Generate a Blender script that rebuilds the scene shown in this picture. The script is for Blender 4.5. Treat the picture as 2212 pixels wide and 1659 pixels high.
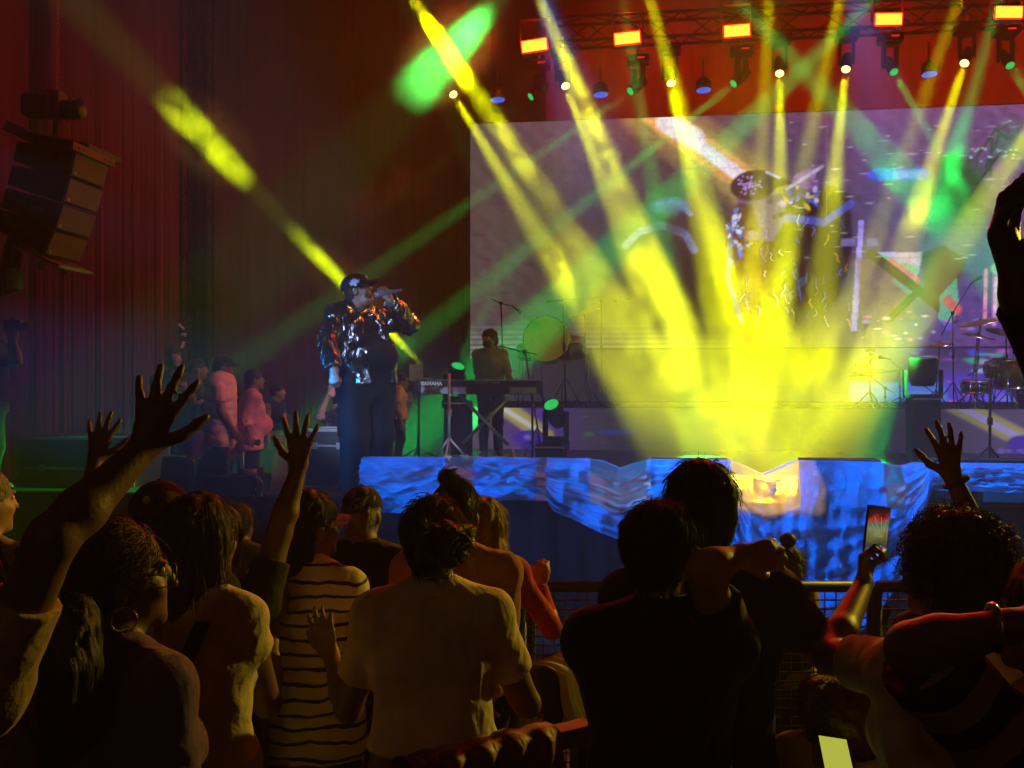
import bpy, bmesh, math, random
import numpy as np
from mathutils import Vector, Matrix, Quaternion, noise as mnoise

random.seed(7)
np.random.seed(7)
SC = bpy.context.scene
COL = SC.collection
for _o in list(bpy.data.objects):
    bpy.data.objects.remove(_o)

# ------------------------------------------------------------------ camera
FW, CX, CY, CAM_H = 2212.0, 1106.0, 829.5, 2.0
def P(px, py, Y):
    """world point seen at (px, py) of the photograph, Y metres in front of the lens"""
    return Vector(((px - CX) / FW * Y, Y, CAM_H + (CY - py) / FW * Y))
cam = bpy.data.objects.new('camera', bpy.data.cameras.new('camera'))
COL.objects.link(cam)
cam.location = (0, 0, CAM_H)
cam.rotation_euler = (math.pi / 2, 0, 0)
cam.data.sensor_width = 36.0
cam.data.lens = 36.0
cam.data.clip_start = 0.05
cam.data.clip_end = 400
SC.camera = cam

# ------------------------------------------------------------------ night, exposure, render settings
W = bpy.data.worlds.new('World'); SC.world = W; W.use_nodes = True
_nt = W.node_tree; _nt.nodes.clear()
_bg = _nt.nodes.new('ShaderNodeBackground'); _wo = _nt.nodes.new('ShaderNodeOutputWorld')
_bg.inputs['Color'].default_value = (0.25, 0.16, 0.10, 1); _bg.inputs['Strength'].default_value = 0.004
_nt.links.new(_bg.outputs[0], _wo.inputs[0])
vs = SC.view_settings
vs.view_transform = 'Standard'; vs.look = 'None'; vs.exposure = 0.0; vs.gamma = 1.0; vs.use_curve_mapping = False
SC.render.engine = 'CYCLES'
cy = SC.cycles
cy.use_denoising = True
cy.use_adaptive_sampling = True; cy.adaptive_threshold = 0.004; cy.adaptive_min_samples = 48
try:
    cy.denoiser = 'OPENIMAGEDENOISE'; cy.denoising_input_passes = 'RGB_ALBEDO_NORMAL'
except Exception:
    pass
cy.max_bounces = 5; cy.diffuse_bounces = 2; cy.glossy_bounces = 2; cy.transmission_bounces = 3; cy.transparent_max_bounces = 10
cy.volume_bounces = 1
cy.volume_step_rate = 1.0; cy.volume_max_steps = 96
cy.sample_clamp_indirect = 4.0; cy.sample_clamp_direct = 0.0
cy.use_light_tree = True
cy.caustics_reflective = False; cy.caustics_refractive = False
SC.render.use_persistent_data = False

# ------------------------------------------------------------------ stage frame: u runs along the front edge, v into the stage
PHI = math.radians(8.0)
EU = Vector((math.cos(PHI), -math.sin(PHI), 0)); EV = Vector((math.sin(PHI), math.cos(PHI), 0))
S0 = Vector(((760 - CX) / FW * 8.6, 8.6, 0))
STAGE_Z = 1.06
def S(u, v, z=0.0):
    p = S0 + EU * u + EV * v
    return Vector((p.x, p.y, z))
def depth_at(px, v):
    """distance Y at which the column px meets the upright plane v"""
    k = (px - CX) / FW
    return (EV.dot(S0) + v) / (k * EV.x + EV.y)
def Q(px, py, v):
    return P(px, py, depth_at(px, v))
def to_uv(p):
    d = Vector((p.x, p.y, 0)) - S0
    return d.dot(EU), d.dot(EV)

# ------------------------------------------------------------------ lamps of the rig, and spots added for fill and tint
def aim(o, target):
    o.rotation_euler = (Vector(target) - o.location).to_track_quat('-Z', 'Y').to_euler()
def spot(name, loc, target, color, power, deg, blend=0.35, radius=0.05, fall=None):
    l = bpy.data.lights.new(name, 'SPOT'); l.energy = power; l.color = color
    l.spot_size = math.radians(deg); l.spot_blend = blend; l.shadow_soft_size = radius
    if fall:
        l.use_nodes = True; nt = l.node_tree
        em = next(n for n in nt.nodes if n.type == 'EMISSION')
        lf = nt.nodes.new('ShaderNodeLightFalloff'); lf.inputs['Strength'].default_value = 1.0
        nt.links.new(lf.outputs[fall], em.inputs['Strength'])
    o = bpy.data.objects.new(name, l); COL.objects.link(o); o.location = loc; aim(o, target)
    return o
YEL = (0.86, 0.92, 0.0); GRN = (0.0, 1.0, 0.10); AMB = (1.0, 0.55, 0.02); BLU = (0.0, 0.27, 1.0)
V_REAR, V_MID, V_FRONT = 5.5, 4.2, 1.5
REAR_Y = [(980, 205), (1222, 187), (1450, 181), (1684, 160), (1827, 151), (2083, 138), (2330, 120)]
REAR_TO = [(1440, 960), (1540, 1000), (1620, 1010), (1690, 1010), (1735, 1010), (1800, 1010), (1830, 900)]
FRONT_Y = [(814, -120), (1115, -120), (1372, -120), (1668, -120), (1839, -120), (2112, -120)]
FRONT_TO = [(1560, 1000), (1600, 1000), (1680, 1000), (1610, 1000), (1600, 1000), (1720, 1000)]
FRONT_W = [1.0, 0.85, 0.7, 0.45, 0.5, 0.3]
REAR_G = [(1145, 210), (1360, 198), (1583, 182), (1932, 157), (2183, 143)]
REAR_G_TO = [(560, 640), (900, 520), (1000, 650), (2140, 520), (2420, 520)]
FRONT_G = [(1190, -120), (1325, -120), (1480, -120), (2010, -120), (2190, -120)]
FRONT_G_TO = [(640, 470), (1400, 330), (1800, 220), (1680, 200), (2040, 420)]
def lens_pt(px, py, v, to, off):
    a = Q(px, py, v); return a + (to - a).normalized() * off
for i, (px, py) in enumerate(REAR_Y):
    to = Q(*REAR_TO[i], 1.6); spot('beam_lamp', lens_pt(px, py, V_REAR, to, 0.03), to, YEL, 205000, 6.2, 0.75, 0.05, None)
for i, (px, py) in enumerate(FRONT_Y):
    to = Q(*FRONT_TO[i], 2.2); spot('beam_lamp', lens_pt(px, py, V_FRONT, to, 0.03), to, YEL, 260000 * FRONT_W[i], 5.8, 0.75, 0.05, None)
for i, (px, py) in enumerate(REAR_G):
    to = Q(*REAR_G_TO[i], (7.0, 4.6, 4.4, 3.2, 3.2)[i]); spot('beam_lamp', lens_pt(px, py, V_REAR, to, 0.03), to, GRN, (800, 11000, 20000, 14000, 14000)[i] * 7, 4.2, 0.9, 0.05, None)
for i, (px, py) in enumerate(FRONT_G):
    to = Q(*FRONT_G_TO[i], 1.0 if i == 0 else 3.5); spot('beam_lamp', lens_pt(px, py, 2.6, to, 0.03), to, GRN, (4200, 42000, 42000, 48000, 48000)[i], (13, 5, 7, 7, 6)[i], 0.5, 0.05, 'Linear')
# floor units
spot('beam_lamp', Q(938, 818, 4.0), P(250, 95, 11.2), (0.78, 1.0, 0.0), 13000, 5.4, 0.5, 0.04, 'Linear')
spot('beam_lamp', Q(990, 783, 4.6), Q(1150, 470, 4.2), GRN, 4000, 14, 0.7, 0.05)
spot('beam_lamp', Q(1190, 862, 3.2), Q(1060, 480, 3.6), GRN, 2600, 5, 0.5, 0.04, 'Linear')
# the fixture behind the thin plastic at the stage lip
_l = bpy.data.lights.new('floor_lamp', 'POINT'); _l.energy = 40; _l.color = (1.0, 0.50, 0.0); _l.shadow_soft_size = 0.06
_o = bpy.data.objects.new('floor_lamp', _l); COL.objects.link(_o); _o.location = Q(1650, 1050, 0.42)
spot('floor_lamp', Q(1645, 1040, 0.75), Q(1630, 600, 1.1), (1.0, 0.46, 0.0), 20000, 15, 0.9, 0.08)
# coloured washes from unseen front lamps, plus spots added for colour and contrast
spot('unseen_wash', Vector((-6.4, 6.3, 2.7)), Q(1350, 1060, -0.1), BLU, 2200, 22, 0.8, 0.06, 'Linear')  # unseen side spot added to graze the folds of the sheet
for px in (1480, 2050):
    q = Q(px, 1020, -0.1); spot('unseen_wash', Vector((q.x - 1.2, q.y - 1.3, 4.7)), q, BLU, 3800, 32, 0.9, 0.04)
spot('unseen_wash', Vector((-6.2, 6.6, 4.7)), Q(785, 720, 0.1), (0.16, 0.42, 1.0), 2200, 9, 0.6, 0.06)  # second key added off to the left to brighten the jacket
spot('unseen_wash', Vector((-1.4, -6.0, 6.0)), Q(790, 800, 0.2), (0.42, 0.58, 1.0), 13000, 6.0, 0.6, 0.10)  # unseen key spot for the singer, added behind the camera
for u in (2.5, 6.0, 9.5):
    spot('unseen_wash', S(u, 6.4, 9.0), S(u, 10.6, 6.6), (1.0, 0.035, 0.0), 2000, 75, 0.9, 0.12)  # unseen spots added to redden the cloth above the video wall
spot('unseen_wash', Vector((2.2, 8.6, 5.6)), P(540, 880, 11.0), (1.0, 0.24, 0.36), 520, 28, 0.8, 0.12)
spot('unseen_wash', Vector((-9.5, 9.5, 6.8)), P(-40, 150, 13.4), (1.0, 0.02, 0.06), 560, 50, 0.9, 0.15)
spot('unseen_wash', Vector((-4.0, 6.5, 6.8)), P(220, 300, 13.4), (1.0, 0.03, 0.09), 170, 62, 0.9, 0.15)
spot('unseen_wash', Vector((-5.6, 8.0, 6.8)), P(280, 800, 13.4), (0.50, 0.14, 0.7), 170, 50, 0.9, 0.15)
spot('unseen_wash', Vector((-1.0, 7.5, 6.8)), P(720, 300, 17), (1.0, 0.14, 0.05), 600, 60, 0.9, 0.15)  # unseen spot added to tint the rear drape
# the crowd: yellow rim spot added at the right, faint amber fill added behind
spot('unseen_wash', Vector((6.2, 8.2, 3.6)), Vector((0.0, 2.9, 1.3)), (1.0, 0.68, 0.05), 1300, 46, 0.6, 0.12)
spot('added_crowd_fill', Vector((-2.5, -4.5, 5.2)), Vector((0.0, 3.0, 1.2)), (1.0, 0.54, 0.26), 25, 62, 0.8, 0.3)
spot('unseen_wash', Q(1500, 60, 3.2), P(800, 720, 8.8), (1.0, 0.45, 0.05), 700, 9, 0.7, 0.10)  # amber back spot added for a warm rim on the singer
spot('unseen_wash', S(1.0, 4.2, 7.3), P(640, 420, 14.5), (1.0, 0.13, 0.03), 1300, 75, 1.0, 0.12)  # red-orange spot added to tint the haze left of the screen
spot('unseen_wash', S(8.2, 4.6, 7.0), Q(2130, 800, 6.7), (0.30, 0.22, 1.0), 1500, 34, 0.9, 0.10)  # violet spot added to colour the air and drums at the right

# ------------------------------------------------------------------ tagging and materials
def tag(o, label=None, cat=None, group=None, kind=None):
    if label: o['label'] = label
    if cat: o['category'] = cat
    if group: o['group'] = group
    if kind: o['kind'] = kind
    return o
def empty(name, loc, label=None, cat=None, group=None):
    o = bpy.data.objects.new(name, None); COL.objects.link(o); o.location = loc
    o.empty_display_size = 0.1
    return tag(o, label, cat, group)
def link_mesh(name, me, mat, parent=None):
    o = bpy.data.objects.new(name, me); COL.objects.link(o)
    if mat is not None and not me.materials: me.materials.append(mat)
    if parent is not None:
        o.parent = parent
        o.matrix_parent_inverse = Matrix.Translation(-parent_world(parent))
    return o
def parent_world(p):
    t = Vector((0, 0, 0))
    while p is not None:
        t += p.location; 
        if p.parent is not None: t += p.matrix_parent_inverse.translation
        p = p.parent
    return t
def copy_tree(o, parent=None, delta=Vector((0, 0, 0))):
    c = o.copy(); COL.objects.link(c)
    if parent is None: c.location = o.location + delta
    else: c.parent = parent
    for ch in list(o.children): copy_tree(ch, c)
    return c

_mats = {}
def new_mat(name):
    m = bpy.data.materials.new(name); m.use_nodes = True
    nt = m.node_tree
    return m, nt, nt.nodes['Principled BSDF']
def mat(name, col, rough=0.6, metal=0.0, bump=0.0, bscale=40.0, vary=0.25, vscale=6.0, stretch=(1, 1, 1), spec=None, emit=None, estr=1.0, sample=False, sheen=0.0, coat=0.0, detail=4.0, trans=0.0):
    if name in _mats: return _mats[name]
    if spec is None: spec = 0.12 if ('cloth' in name or 'denim' in name or 'curtain' in name or 'skirt' in name) else 0.5
    m, nt, b = new_mat(name); N, L = nt.nodes, nt.links
    b.inputs['Roughness'].default_value = rough; b.inputs['Metallic'].default_value = metal
    b.inputs['Specular IOR Level'].default_value = spec
    b.inputs['Sheen Weight'].default_value = sheen; b.inputs['Coat Weight'].default_value = coat
    tc = N.new('ShaderNodeTexCoord'); mp = N.new('ShaderNodeMapping'); mp.inputs['Scale'].default_value = stretch
    L.new(tc.outputs['Object'], mp.inputs['Vector'])
    n1 = N.new('ShaderNodeTexNoise'); n1.inputs['Scale'].default_value = vscale; n1.inputs['Detail'].default_value = detail
    L.new(mp.outputs[0], n1.inputs['Vector'])
    mr = N.new('ShaderNodeMapRange'); mr.inputs[1].default_value = 0.3; mr.inputs[2].default_value = 0.7
    mr.inputs[3].default_value = 1 - vary; mr.inputs[4].default_value = 1 + vary
    L.new(n1.outputs['Fac'], mr.inputs[0])
    mx = N.new('ShaderNodeVectorMath'); mx.operation = 'SCALE'; mx.inputs[0].default_value = col[:3]
    L.new(mr.outputs[0], mx.inputs['Scale']); L.new(mx.outputs[0], b.inputs['Base Color'])
    if bump:
        n2 = N.new('ShaderNodeTexNoise'); n2.inputs['Scale'].default_value = bscale; n2.inputs['Detail'].default_value = detail
        L.new(mp.outputs[0], n2.inputs['Vector'])
        bp = N.new('ShaderNodeBump'); bp.inputs['Strength'].default_value = min(1.0, bump); bp.inputs['Distance'].default_value = 0.01 if bump <= 1 else 0.01 * bump
        L.new(n2.outputs['Fac'], bp.inputs['Height']); L.new(bp.outputs[0], b.inputs['Normal'])
    if emit is not None:
        b.inputs['Emission Color'].default_value = (*emit, 1); b.inputs['Emission Strength'].default_value = estr
    if not sample: m.cycles.emission_sampling = 'NONE'
    _mats[name] = m
    return m
def stripe_mat(name, a, b_, period, frac, axis='Z', warp=0.01, rough=0.8, diag=None):
    """woven stripes, printed across the cloth"""
    if name in _mats: return _mats[name]
    m, nt, b = new_mat(name); N, L = nt.nodes, nt.links
    tc = N.new('ShaderNodeTexCoord')
    n = N.new('ShaderNodeTexNoise'); n.inputs['Scale'].default_value = 7.0; n.inputs['Detail'].default_value = 2
    L.new(tc.outputs['Object'], n.inputs['Vector'])
    dt = N.new('ShaderNodeVectorMath'); dt.operation = 'DOT_PRODUCT'
    dt.inputs[1].default_value = diag if diag else {'X': (1, 0, 0), 'Y': (0, 1, 0), 'Z': (0, 0, 1)}[axis]
    L.new(tc.outputs['Object'], dt.inputs[0])
    w = N.new('ShaderNodeMath'); w.operation = 'MULTIPLY_ADD'; w.inputs[1].default_value = warp * 6
    L.new(n.outputs['Fac'], w.inputs[0]); L.new(dt.outputs['Value'], w.inputs[2])
    d = N.new('ShaderNodeMath'); d.operation = 'DIVIDE'; d.inputs[1].default_value = period; L.new(w.outputs[0], d.inputs[0])
    f = N.new('ShaderNodeMath'); f.operation = 'FRACT'; L.new(d.outputs[0], f.inputs[0])
    g = N.new('ShaderNodeMath'); g.operation = 'LESS_THAN'; g.inputs[1].default_value = frac; L.new(f.outputs[0], g.inputs[0])
    mx = N.new('ShaderNodeMix'); mx.data_type = 'RGBA'
    mx.inputs['A'].default_value = (*a, 1); mx.inputs['B'].default_value = (*b_, 1)
    L.new(g.outputs[0], mx.inputs['Factor']); L.new(mx.outputs['Result'], b.inputs['Base Color'])
    b.inputs['Roughness'].default_value = rough
    bn = N.new('ShaderNodeTexNoise'); bn.inputs['Scale'].default_value = 26; bn.inputs['Detail'].default_value = 3
    L.new(tc.outputs['Object'], bn.inputs['Vector'])
    bp = N.new('ShaderNodeBump'); bp.inputs['Strength'].default_value = 0.5; bp.inputs['Distance'].default_value = 0.012
    L.new(bn.outputs['Fac'], bp.inputs['Height']); L.new(bp.outputs[0], b.inputs['Normal'])
    _mats[name] = m
    return m
def vol_mat(name, dens, noise=None, lo=0.42, hi=0.72, color=(0.92, 0.92, 0.92), soft=0.45, stretch=(1, 1, 1), aniso=0.0, detail=5.0, distort=0.6):
    """pale air; with noise: billowing smoke that thins out towards the edge of its own ellipsoid"""
    m = bpy.data.materials.new(name); m.use_nodes = True; nt = m.node_tree; nt.nodes.clear(); N, L = nt.nodes, nt.links
    out = N.new('ShaderNodeOutputMaterial'); v = N.new('ShaderNodeVolumePrincipled')
    v.inputs['Color'].default_value = (*color, 1); v.inputs['Density'].default_value = dens; v.inputs['Anisotropy'].default_value = aniso
    L.new(v.outputs[0], out.inputs['Volume'])
    if noise is None:
        m.cycles.homogeneous_volume = True
        return m
    tc = N.new('ShaderNodeTexCoord'); geo = N.new('ShaderNodeNewGeometry')
    mp = N.new('ShaderNodeMapping'); mp.inputs['Scale'].default_value = stretch
    L.new(geo.outputs['Position'], mp.inputs['Vector'])
    n = N.new('ShaderNodeTexNoise'); n.inputs['Scale'].default_value = noise; n.inputs['Detail'].default_value = detail
    n.inputs['Roughness'].default_value = 0.6; n.inputs['Distortion'].default_value = distort
    L.new(mp.outputs[0], n.inputs['Vector'])
    mr = N.new('ShaderNodeMapRange'); mr.inputs[1].default_value = lo; mr.inputs[2].default_value = hi
    mr.inputs[3].default_value = 0; mr.inputs[4].default_value = dens; mr.interpolation_type = 'SMOOTHSTEP'
    L.new(n.outputs['Fac'], mr.inputs[0])
    ln = N.new('ShaderNodeVectorMath'); ln.operation = 'LENGTH'; L.new(tc.outputs['Object'], ln.inputs[0])
    # the noise also frays the edge
    ad = N.new('ShaderNodeMath'); ad.operation = 'MULTIPLY_ADD'; ad.inputs[1].default_value = 0.5
    L.new(n.outputs['Fac'], ad.inputs[0]); L.new(ln.outputs['Value'], ad.inputs[2])
    mr2 = N.new('ShaderNodeMapRange'); mr2.inputs[1].default_value = 1.2; mr2.inputs[2].default_value = 1.2 - soft
    mr2.inputs[3].default_value = 0; mr2.inputs[4].default_value = 1; mr2.interpolation_type = 'SMOOTHSTEP'
    L.new(ad.outputs[0], mr2.inputs[0])
    mu = N.new('ShaderNodeMath'); mu.operation = 'MULTIPLY'; L.new(mr.outputs[0], mu.inputs[0]); L.new(mr2.outputs[0], mu.inputs[1])
    L.new(mu.outputs[0], v.inputs['Density'])
    return m

# ------------------------------------------------------------------ mesh builder
class MB:
    def __init__(s): s.v = []; s.f = []; s.sm = []
    def add(s, vs, fs, smooth=False):
        n = len(s.v); s.v += [tuple(p) for p in vs]; s.f += [tuple(i + n for i in f) for f in fs]; s.sm += [smooth] * len(fs)
        return s
    def hexa(s, p):
        """8 corners: bottom ring 0-3, top ring 4-7"""
        return s.add(p, [(3, 2, 1, 0), (4, 5, 6, 7), (0, 1, 5, 4), (1, 2, 6, 5), (2, 3, 7, 6), (3, 0, 4, 7)])
    def box(s, c, size, ax=None):
        c = Vector(c); X, Y, Z = ax if ax else (Vector((1, 0, 0)), Vector((0, 1, 0)), Vector((0, 0, 1)))
        a, b, d = [v / 2 for v in size]
        q = lambda i, j, k: c + X * a * i + Y * b * j + Z * d * k
        return s.hexa([q(-1, -1, -1), q(1, -1, -1), q(1, 1, -1), q(-1, 1, -1), q(-1, -1, 1), q(1, -1, 1), q(1, 1, 1), q(-1, 1, 1)])
    def bbox(s, c, size, ax=None, r=0.01):
        """box with chamfered edges"""
        c = Vector(c); X, Y, Z = ax if ax else (Vector((1, 0, 0)), Vector((0, 1, 0)), Vector((0, 0, 1)))
        bm = bmesh.new(); bmesh.ops.create_cube(bm, size=1)
        for v in bm.verts: v.co = Vector((v.co.x * size[0], v.co.y * size[1], v.co.z * size[2]))
        bmesh.ops.bevel(bm, geom=bm.edges[:], offset=min(r, min(size) * 0.45), segments=2, affect='EDGES', profile=0.7)
        bm.verts.index_update()
        s.add([c + X * v.co.x + Y * v.co.y + Z * v.co.z for v in bm.verts], [[v.index for v in f.verts] for f in bm.faces])
        bm.free(); return s
    def tube(s, pts, r, n=8, caps=True, smooth=True):
        pts = [Vector(p) for p in pts]; rs = r if isinstance(r, (list, tuple)) else [r] * len(pts)
        vs = []; prev = None
        for i, p in enumerate(pts):
            t = (pts[min(i + 1, len(pts) - 1)] - pts[max(i - 1, 0)]).normalized()
            if prev is None:
                a = t.cross(Vector((0, 0, 1)) if abs(t.z) < 0.9 else Vector((1, 0, 0))).normalized()
            else:
                a = (prev - t * prev.dot(t)).normalized()
            prev = a; b = t.cross(a)
            vs += [p + (a * math.cos(2 * math.pi * k / n) + b * math.sin(2 * math.pi * k / n)) * rs[i] for k in range(n)]
        fs = []
        for i in range(len(pts) - 1):
            for k in range(n):
                fs.append((i * n + k, i * n + (k + 1) % n, (i + 1) * n + (k + 1) % n, (i + 1) * n + k))
        s.add(vs, fs, smooth)
        if caps:
            m = len(s.v) - len(vs)
            s.f += [tuple(m + k for k in reversed(range(n))), tuple(m + (len(pts) - 1) * n + k for k in range(n))]; s.sm += [False, False]
        return s
    def lathe(s, base, axis, prof, n=20, smooth=True):
        """prof: (radius, height along axis)"""
        base = Vector(base); t = Vector(axis).normalized()
        a = t.cross(Vector((0, 0, 1)) if abs(t.z) < 0.9 else Vector((1, 0, 0))).normalized(); b = t.cross(a)
        vs = []
        for r, h in prof:
            r = max(r, 1e-4)
            vs += [base + t * h + (a * math.cos(2 * math.pi * k / n) + b * math.sin(2 * math.pi * k / n)) * r for k in range(n)]
        fs = []
        for i in range(len(prof) - 1):
            for k in range(n):
                fs.append((i * n + k, i * n + (k + 1) % n, (i + 1) * n + (k + 1) % n, (i + 1) * n + k))
        return s.add(vs, fs, smooth)
    def ellipsoid(s, c, r, n=14, m=9, ax=None):
        c = Vector(c); X, Y, Z = ax if ax else (Vector((1, 0, 0)), Vector((0, 1, 0)), Vector((0, 0, 1)))
        vs = []
        for i in range(m + 1):
            th = math.pi * i / m
            for k in range(n):
                ph = 2 * math.pi * k / n
                vs.append(c + X * r[0] * math.sin(th) * math.cos(ph) + Y * r[1] * math.sin(th) * math.sin(ph) + Z * r[2] * math.cos(th))
        fs = [(i * n + k, (i + 1) * n + k, (i + 1) * n + (k + 1) % n, i * n + (k + 1) % n) for i in range(m) for k in range(n)]
        return s.add(vs, fs, True)
    def grid(s, fn, nu, nv, smooth=True):
        vs = [fn(i / nu, j / nv) for j in range(nv + 1) for i in range(nu + 1)]
        fs = [(j * (nu + 1) + i, j * (nu + 1) + i + 1, (j + 1) * (nu + 1) + i + 1, (j + 1) * (nu + 1) + i) for j in range(nv) for i in range(nu)]
        return s.add(vs, fs, smooth)
    def prism(s, poly, origin, X, Y, depth):
        """2-D outline poly in the frame X, Y at origin, pushed along X x Y"""
        origin, X, Y = Vector(origin), Vector(X), Vector(Y); Nn = X.cross(Y).normalized() * depth
        a = [origin + X * p[0] + Y * p[1] for p in poly]; n = len(a)
        fs = [tuple(reversed(range(n))), tuple(range(n, 2 * n))] + [(i, (i + 1) % n, n + (i + 1) % n, n + i) for i in range(n)]
        return s.add(a + [p + Nn for p in a], fs)
    def build(s, name, m, parent=None, origin=None, flat=False):
        o0 = Vector(origin) if origin is not None else (parent_world(parent) if parent is not None else None)
        if o0 is None:
            arr = np.array(s.v); o0 = Vector((float(arr[:, 0].mean()), float(arr[:, 1].mean()), float(arr[:, 2].min())))
        me = bpy.data.meshes.new(name)
        me.from_pydata([(p[0] - o0.x, p[1] - o0.y, p[2] - o0.z) for p in s.v], [], s.f)
        if not flat: me.polygons.foreach_set('use_smooth', s.sm)
        me.update()
        if m is not None: me.materials.append(m)
        o = bpy.data.objects.new(name, me); COL.objects.link(o)
        if parent is not None:
            o.parent = parent; o.location = o0 - parent_world(parent)
        else:
            o.location = o0
        return o

# ------------------------------------------------------------------ implicit bodies: smooth unions of tapered limbs, meshed with surface nets
def V3(p): return np.array((p[0], p[1], p[2]), dtype=np.float64)
class Blob:
    def __init__(s): s.p = []
    def cap(s, a, b, ra, rb, k=0.02, flat=False, sub=False):
        s.p.append(('cap', V3(a), V3(b), ra, rb, k, flat, sub)); return s
    def ell(s, c, r, ax=None, k=0.02, sub=False):
        A = np.eye(3) if ax is None else np.array([V3(x) for x in ax]); s.p.append(('ell', V3(c), np.array(r, float), A, k, sub)); return s
    def ecap(s, a, b, wa, da, wb, db, side, k=0.03):
        s.p.append(('ecap', V3(a), V3(b), wa, da, wb, db, V3(side), k)); return s
    def cut(s, pt, nrm):
        """keep what lies behind the plane"""
        s.p.append(('cut', V3(pt), V3(nrm))); return s
    def chain(s, pts, rs, k=0.01):
        for i in range(len(pts) - 1): s.cap(pts[i], pts[i + 1], rs[i], rs[i + 1], k)
        return s
    def mesh(s, vox):
        lo = np.full(3, 1e9); hi = np.full(3, -1e9)
        bb = []
        for q in s.p:
            if q[0] == 'cut': bb.append(None); continue
            if q[0] == 'cap':
                r = max(q[3], q[4]); a = np.minimum(q[1], q[2]) - r; b = np.maximum(q[1], q[2]) + r; k = q[5]; sub = q[7]
            elif q[0] == 'ell':
                e = np.abs(q[3].T) @ q[2]; a = q[1] - e; b = q[1] + e; k = q[4]; sub = q[5]
            else:
                r = max(q[3:7]); a = np.minimum(q[1], q[2]) - r; b = np.maximum(q[1], q[2]) + r; k = q[8]; sub = False
            bb.append((a - k - 2 * vox, b + k + 2 * vox))
            if not sub: lo = np.minimum(lo, a); hi = np.maximum(hi, b)
        lo -= 3 * vox; hi += 3 * vox
        n = np.ceil((hi - lo) / vox).astype(int) + 1
        F = np.full(n, 1.0, dtype=np.float32)
        ax = [lo[i] + np.arange(n[i]) * vox for i in range(3)]
        for q, b in zip(s.p, bb):
            if q[0] == 'cut':
                g = (ax[0][:, None, None] - q[1][0]) * q[2][0] + (ax[1][None, :, None] - q[1][1]) * q[2][1] + (ax[2][None, None, :] - q[1][2]) * q[2][2]
                np.maximum(F, g.astype(np.float32), out=F); continue
            i0 = np.clip(np.floor((b[0] - lo) / vox).astype(int), 0, n - 1); i1 = np.clip(np.ceil((b[1] - lo) / vox).astype(int) + 1, 1, n)
            if np.any(i1 <= i0): continue
            X = ax[0][i0[0]:i1[0]][:, None, None]; Y = ax[1][i0[1]:i1[1]][None, :, None]; Z = ax[2][i0[2]:i1[2]][None, None, :]
            if q[0] == 'cap':
                _, a, e, ra, rb, k, flat, sub = q
                d = e - a; L2 = max(float(d @ d), 1e-9)
                px, py, pz = X - a[0], Y - a[1], Z - a[2]
                t0 = (px * d[0] + py * d[1] + pz * d[2]) / L2; t = np.clip(t0, 0, 1)
                D = np.sqrt((px - t * d[0]) ** 2 + (py - t * d[1]) ** 2 + (pz - t * d[2]) ** 2) - (ra + (rb - ra) * t)
                if flat: D = np.maximum(D, (t0 - 1) * math.sqrt(L2))
            elif q[0] == 'ell':
                _, c, r, A, k, sub = q
                px, py, pz = X - c[0], Y - c[1], Z - c[2]
                l = [(px * A[i, 0] + py * A[i, 1] + pz * A[i, 2]) for i in range(3)]
                k0 = np.sqrt(sum((l[i] / r[i]) ** 2 for i in range(3))); k1 = np.sqrt(sum((l[i] / r[i] ** 2) ** 2 for i in range(3)))
                D = k0 * (k0 - 1) / np.maximum(k1, 1e-6)
            else:
                _, a, e, wa, da, wb, db, sd, k = q; sub = False
                d = e - a; Ln = max(float(np.sqrt(d @ d)), 1e-6); tn = d / Ln
                sd = sd - tn * (sd @ tn); sd = sd / np.sqrt(sd @ sd); fr = np.cross(tn, sd)
                px, py, pz = X - a[0], Y - a[1], Z - a[2]
                al = px * tn[0] + py * tn[1] + pz * tn[2]; t = np.clip(al / Ln, 0, 1)
                ss = px * sd[0] + py * sd[1] + pz * sd[2]; ff = px * fr[0] + py * fr[1] + pz * fr[2]
                w = wa + (wb - wa) * t; de = da + (db - da) * t; ov = al - t * Ln
                k0 = np.sqrt((ss / w) ** 2 + (ff / de) ** 2 + (ov / de) ** 2)
                k1 = np.sqrt((ss / w ** 2) ** 2 + (ff / de ** 2) ** 2 + (ov / de ** 2) ** 2)
                D = k0 * (k0 - 1) / np.maximum(k1, 1e-6)
            D = D.astype(np.float32)
            V = F[i0[0]:i1[0], i0[1]:i1[1], i0[2]:i1[2]]
            if sub:
                D = -D; h = np.maximum(k - np.abs(V - D), 0) / max(k, 1e-6); V[...] = np.maximum(V, D) + h * h * k * 0.25
            else:
                h = np.maximum(k - np.abs(V - D), 0) / max(k, 1e-6); V[...] = np.minimum(V, D) - h * h * k * 0.25
        return nets(F, lo, vox)
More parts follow.
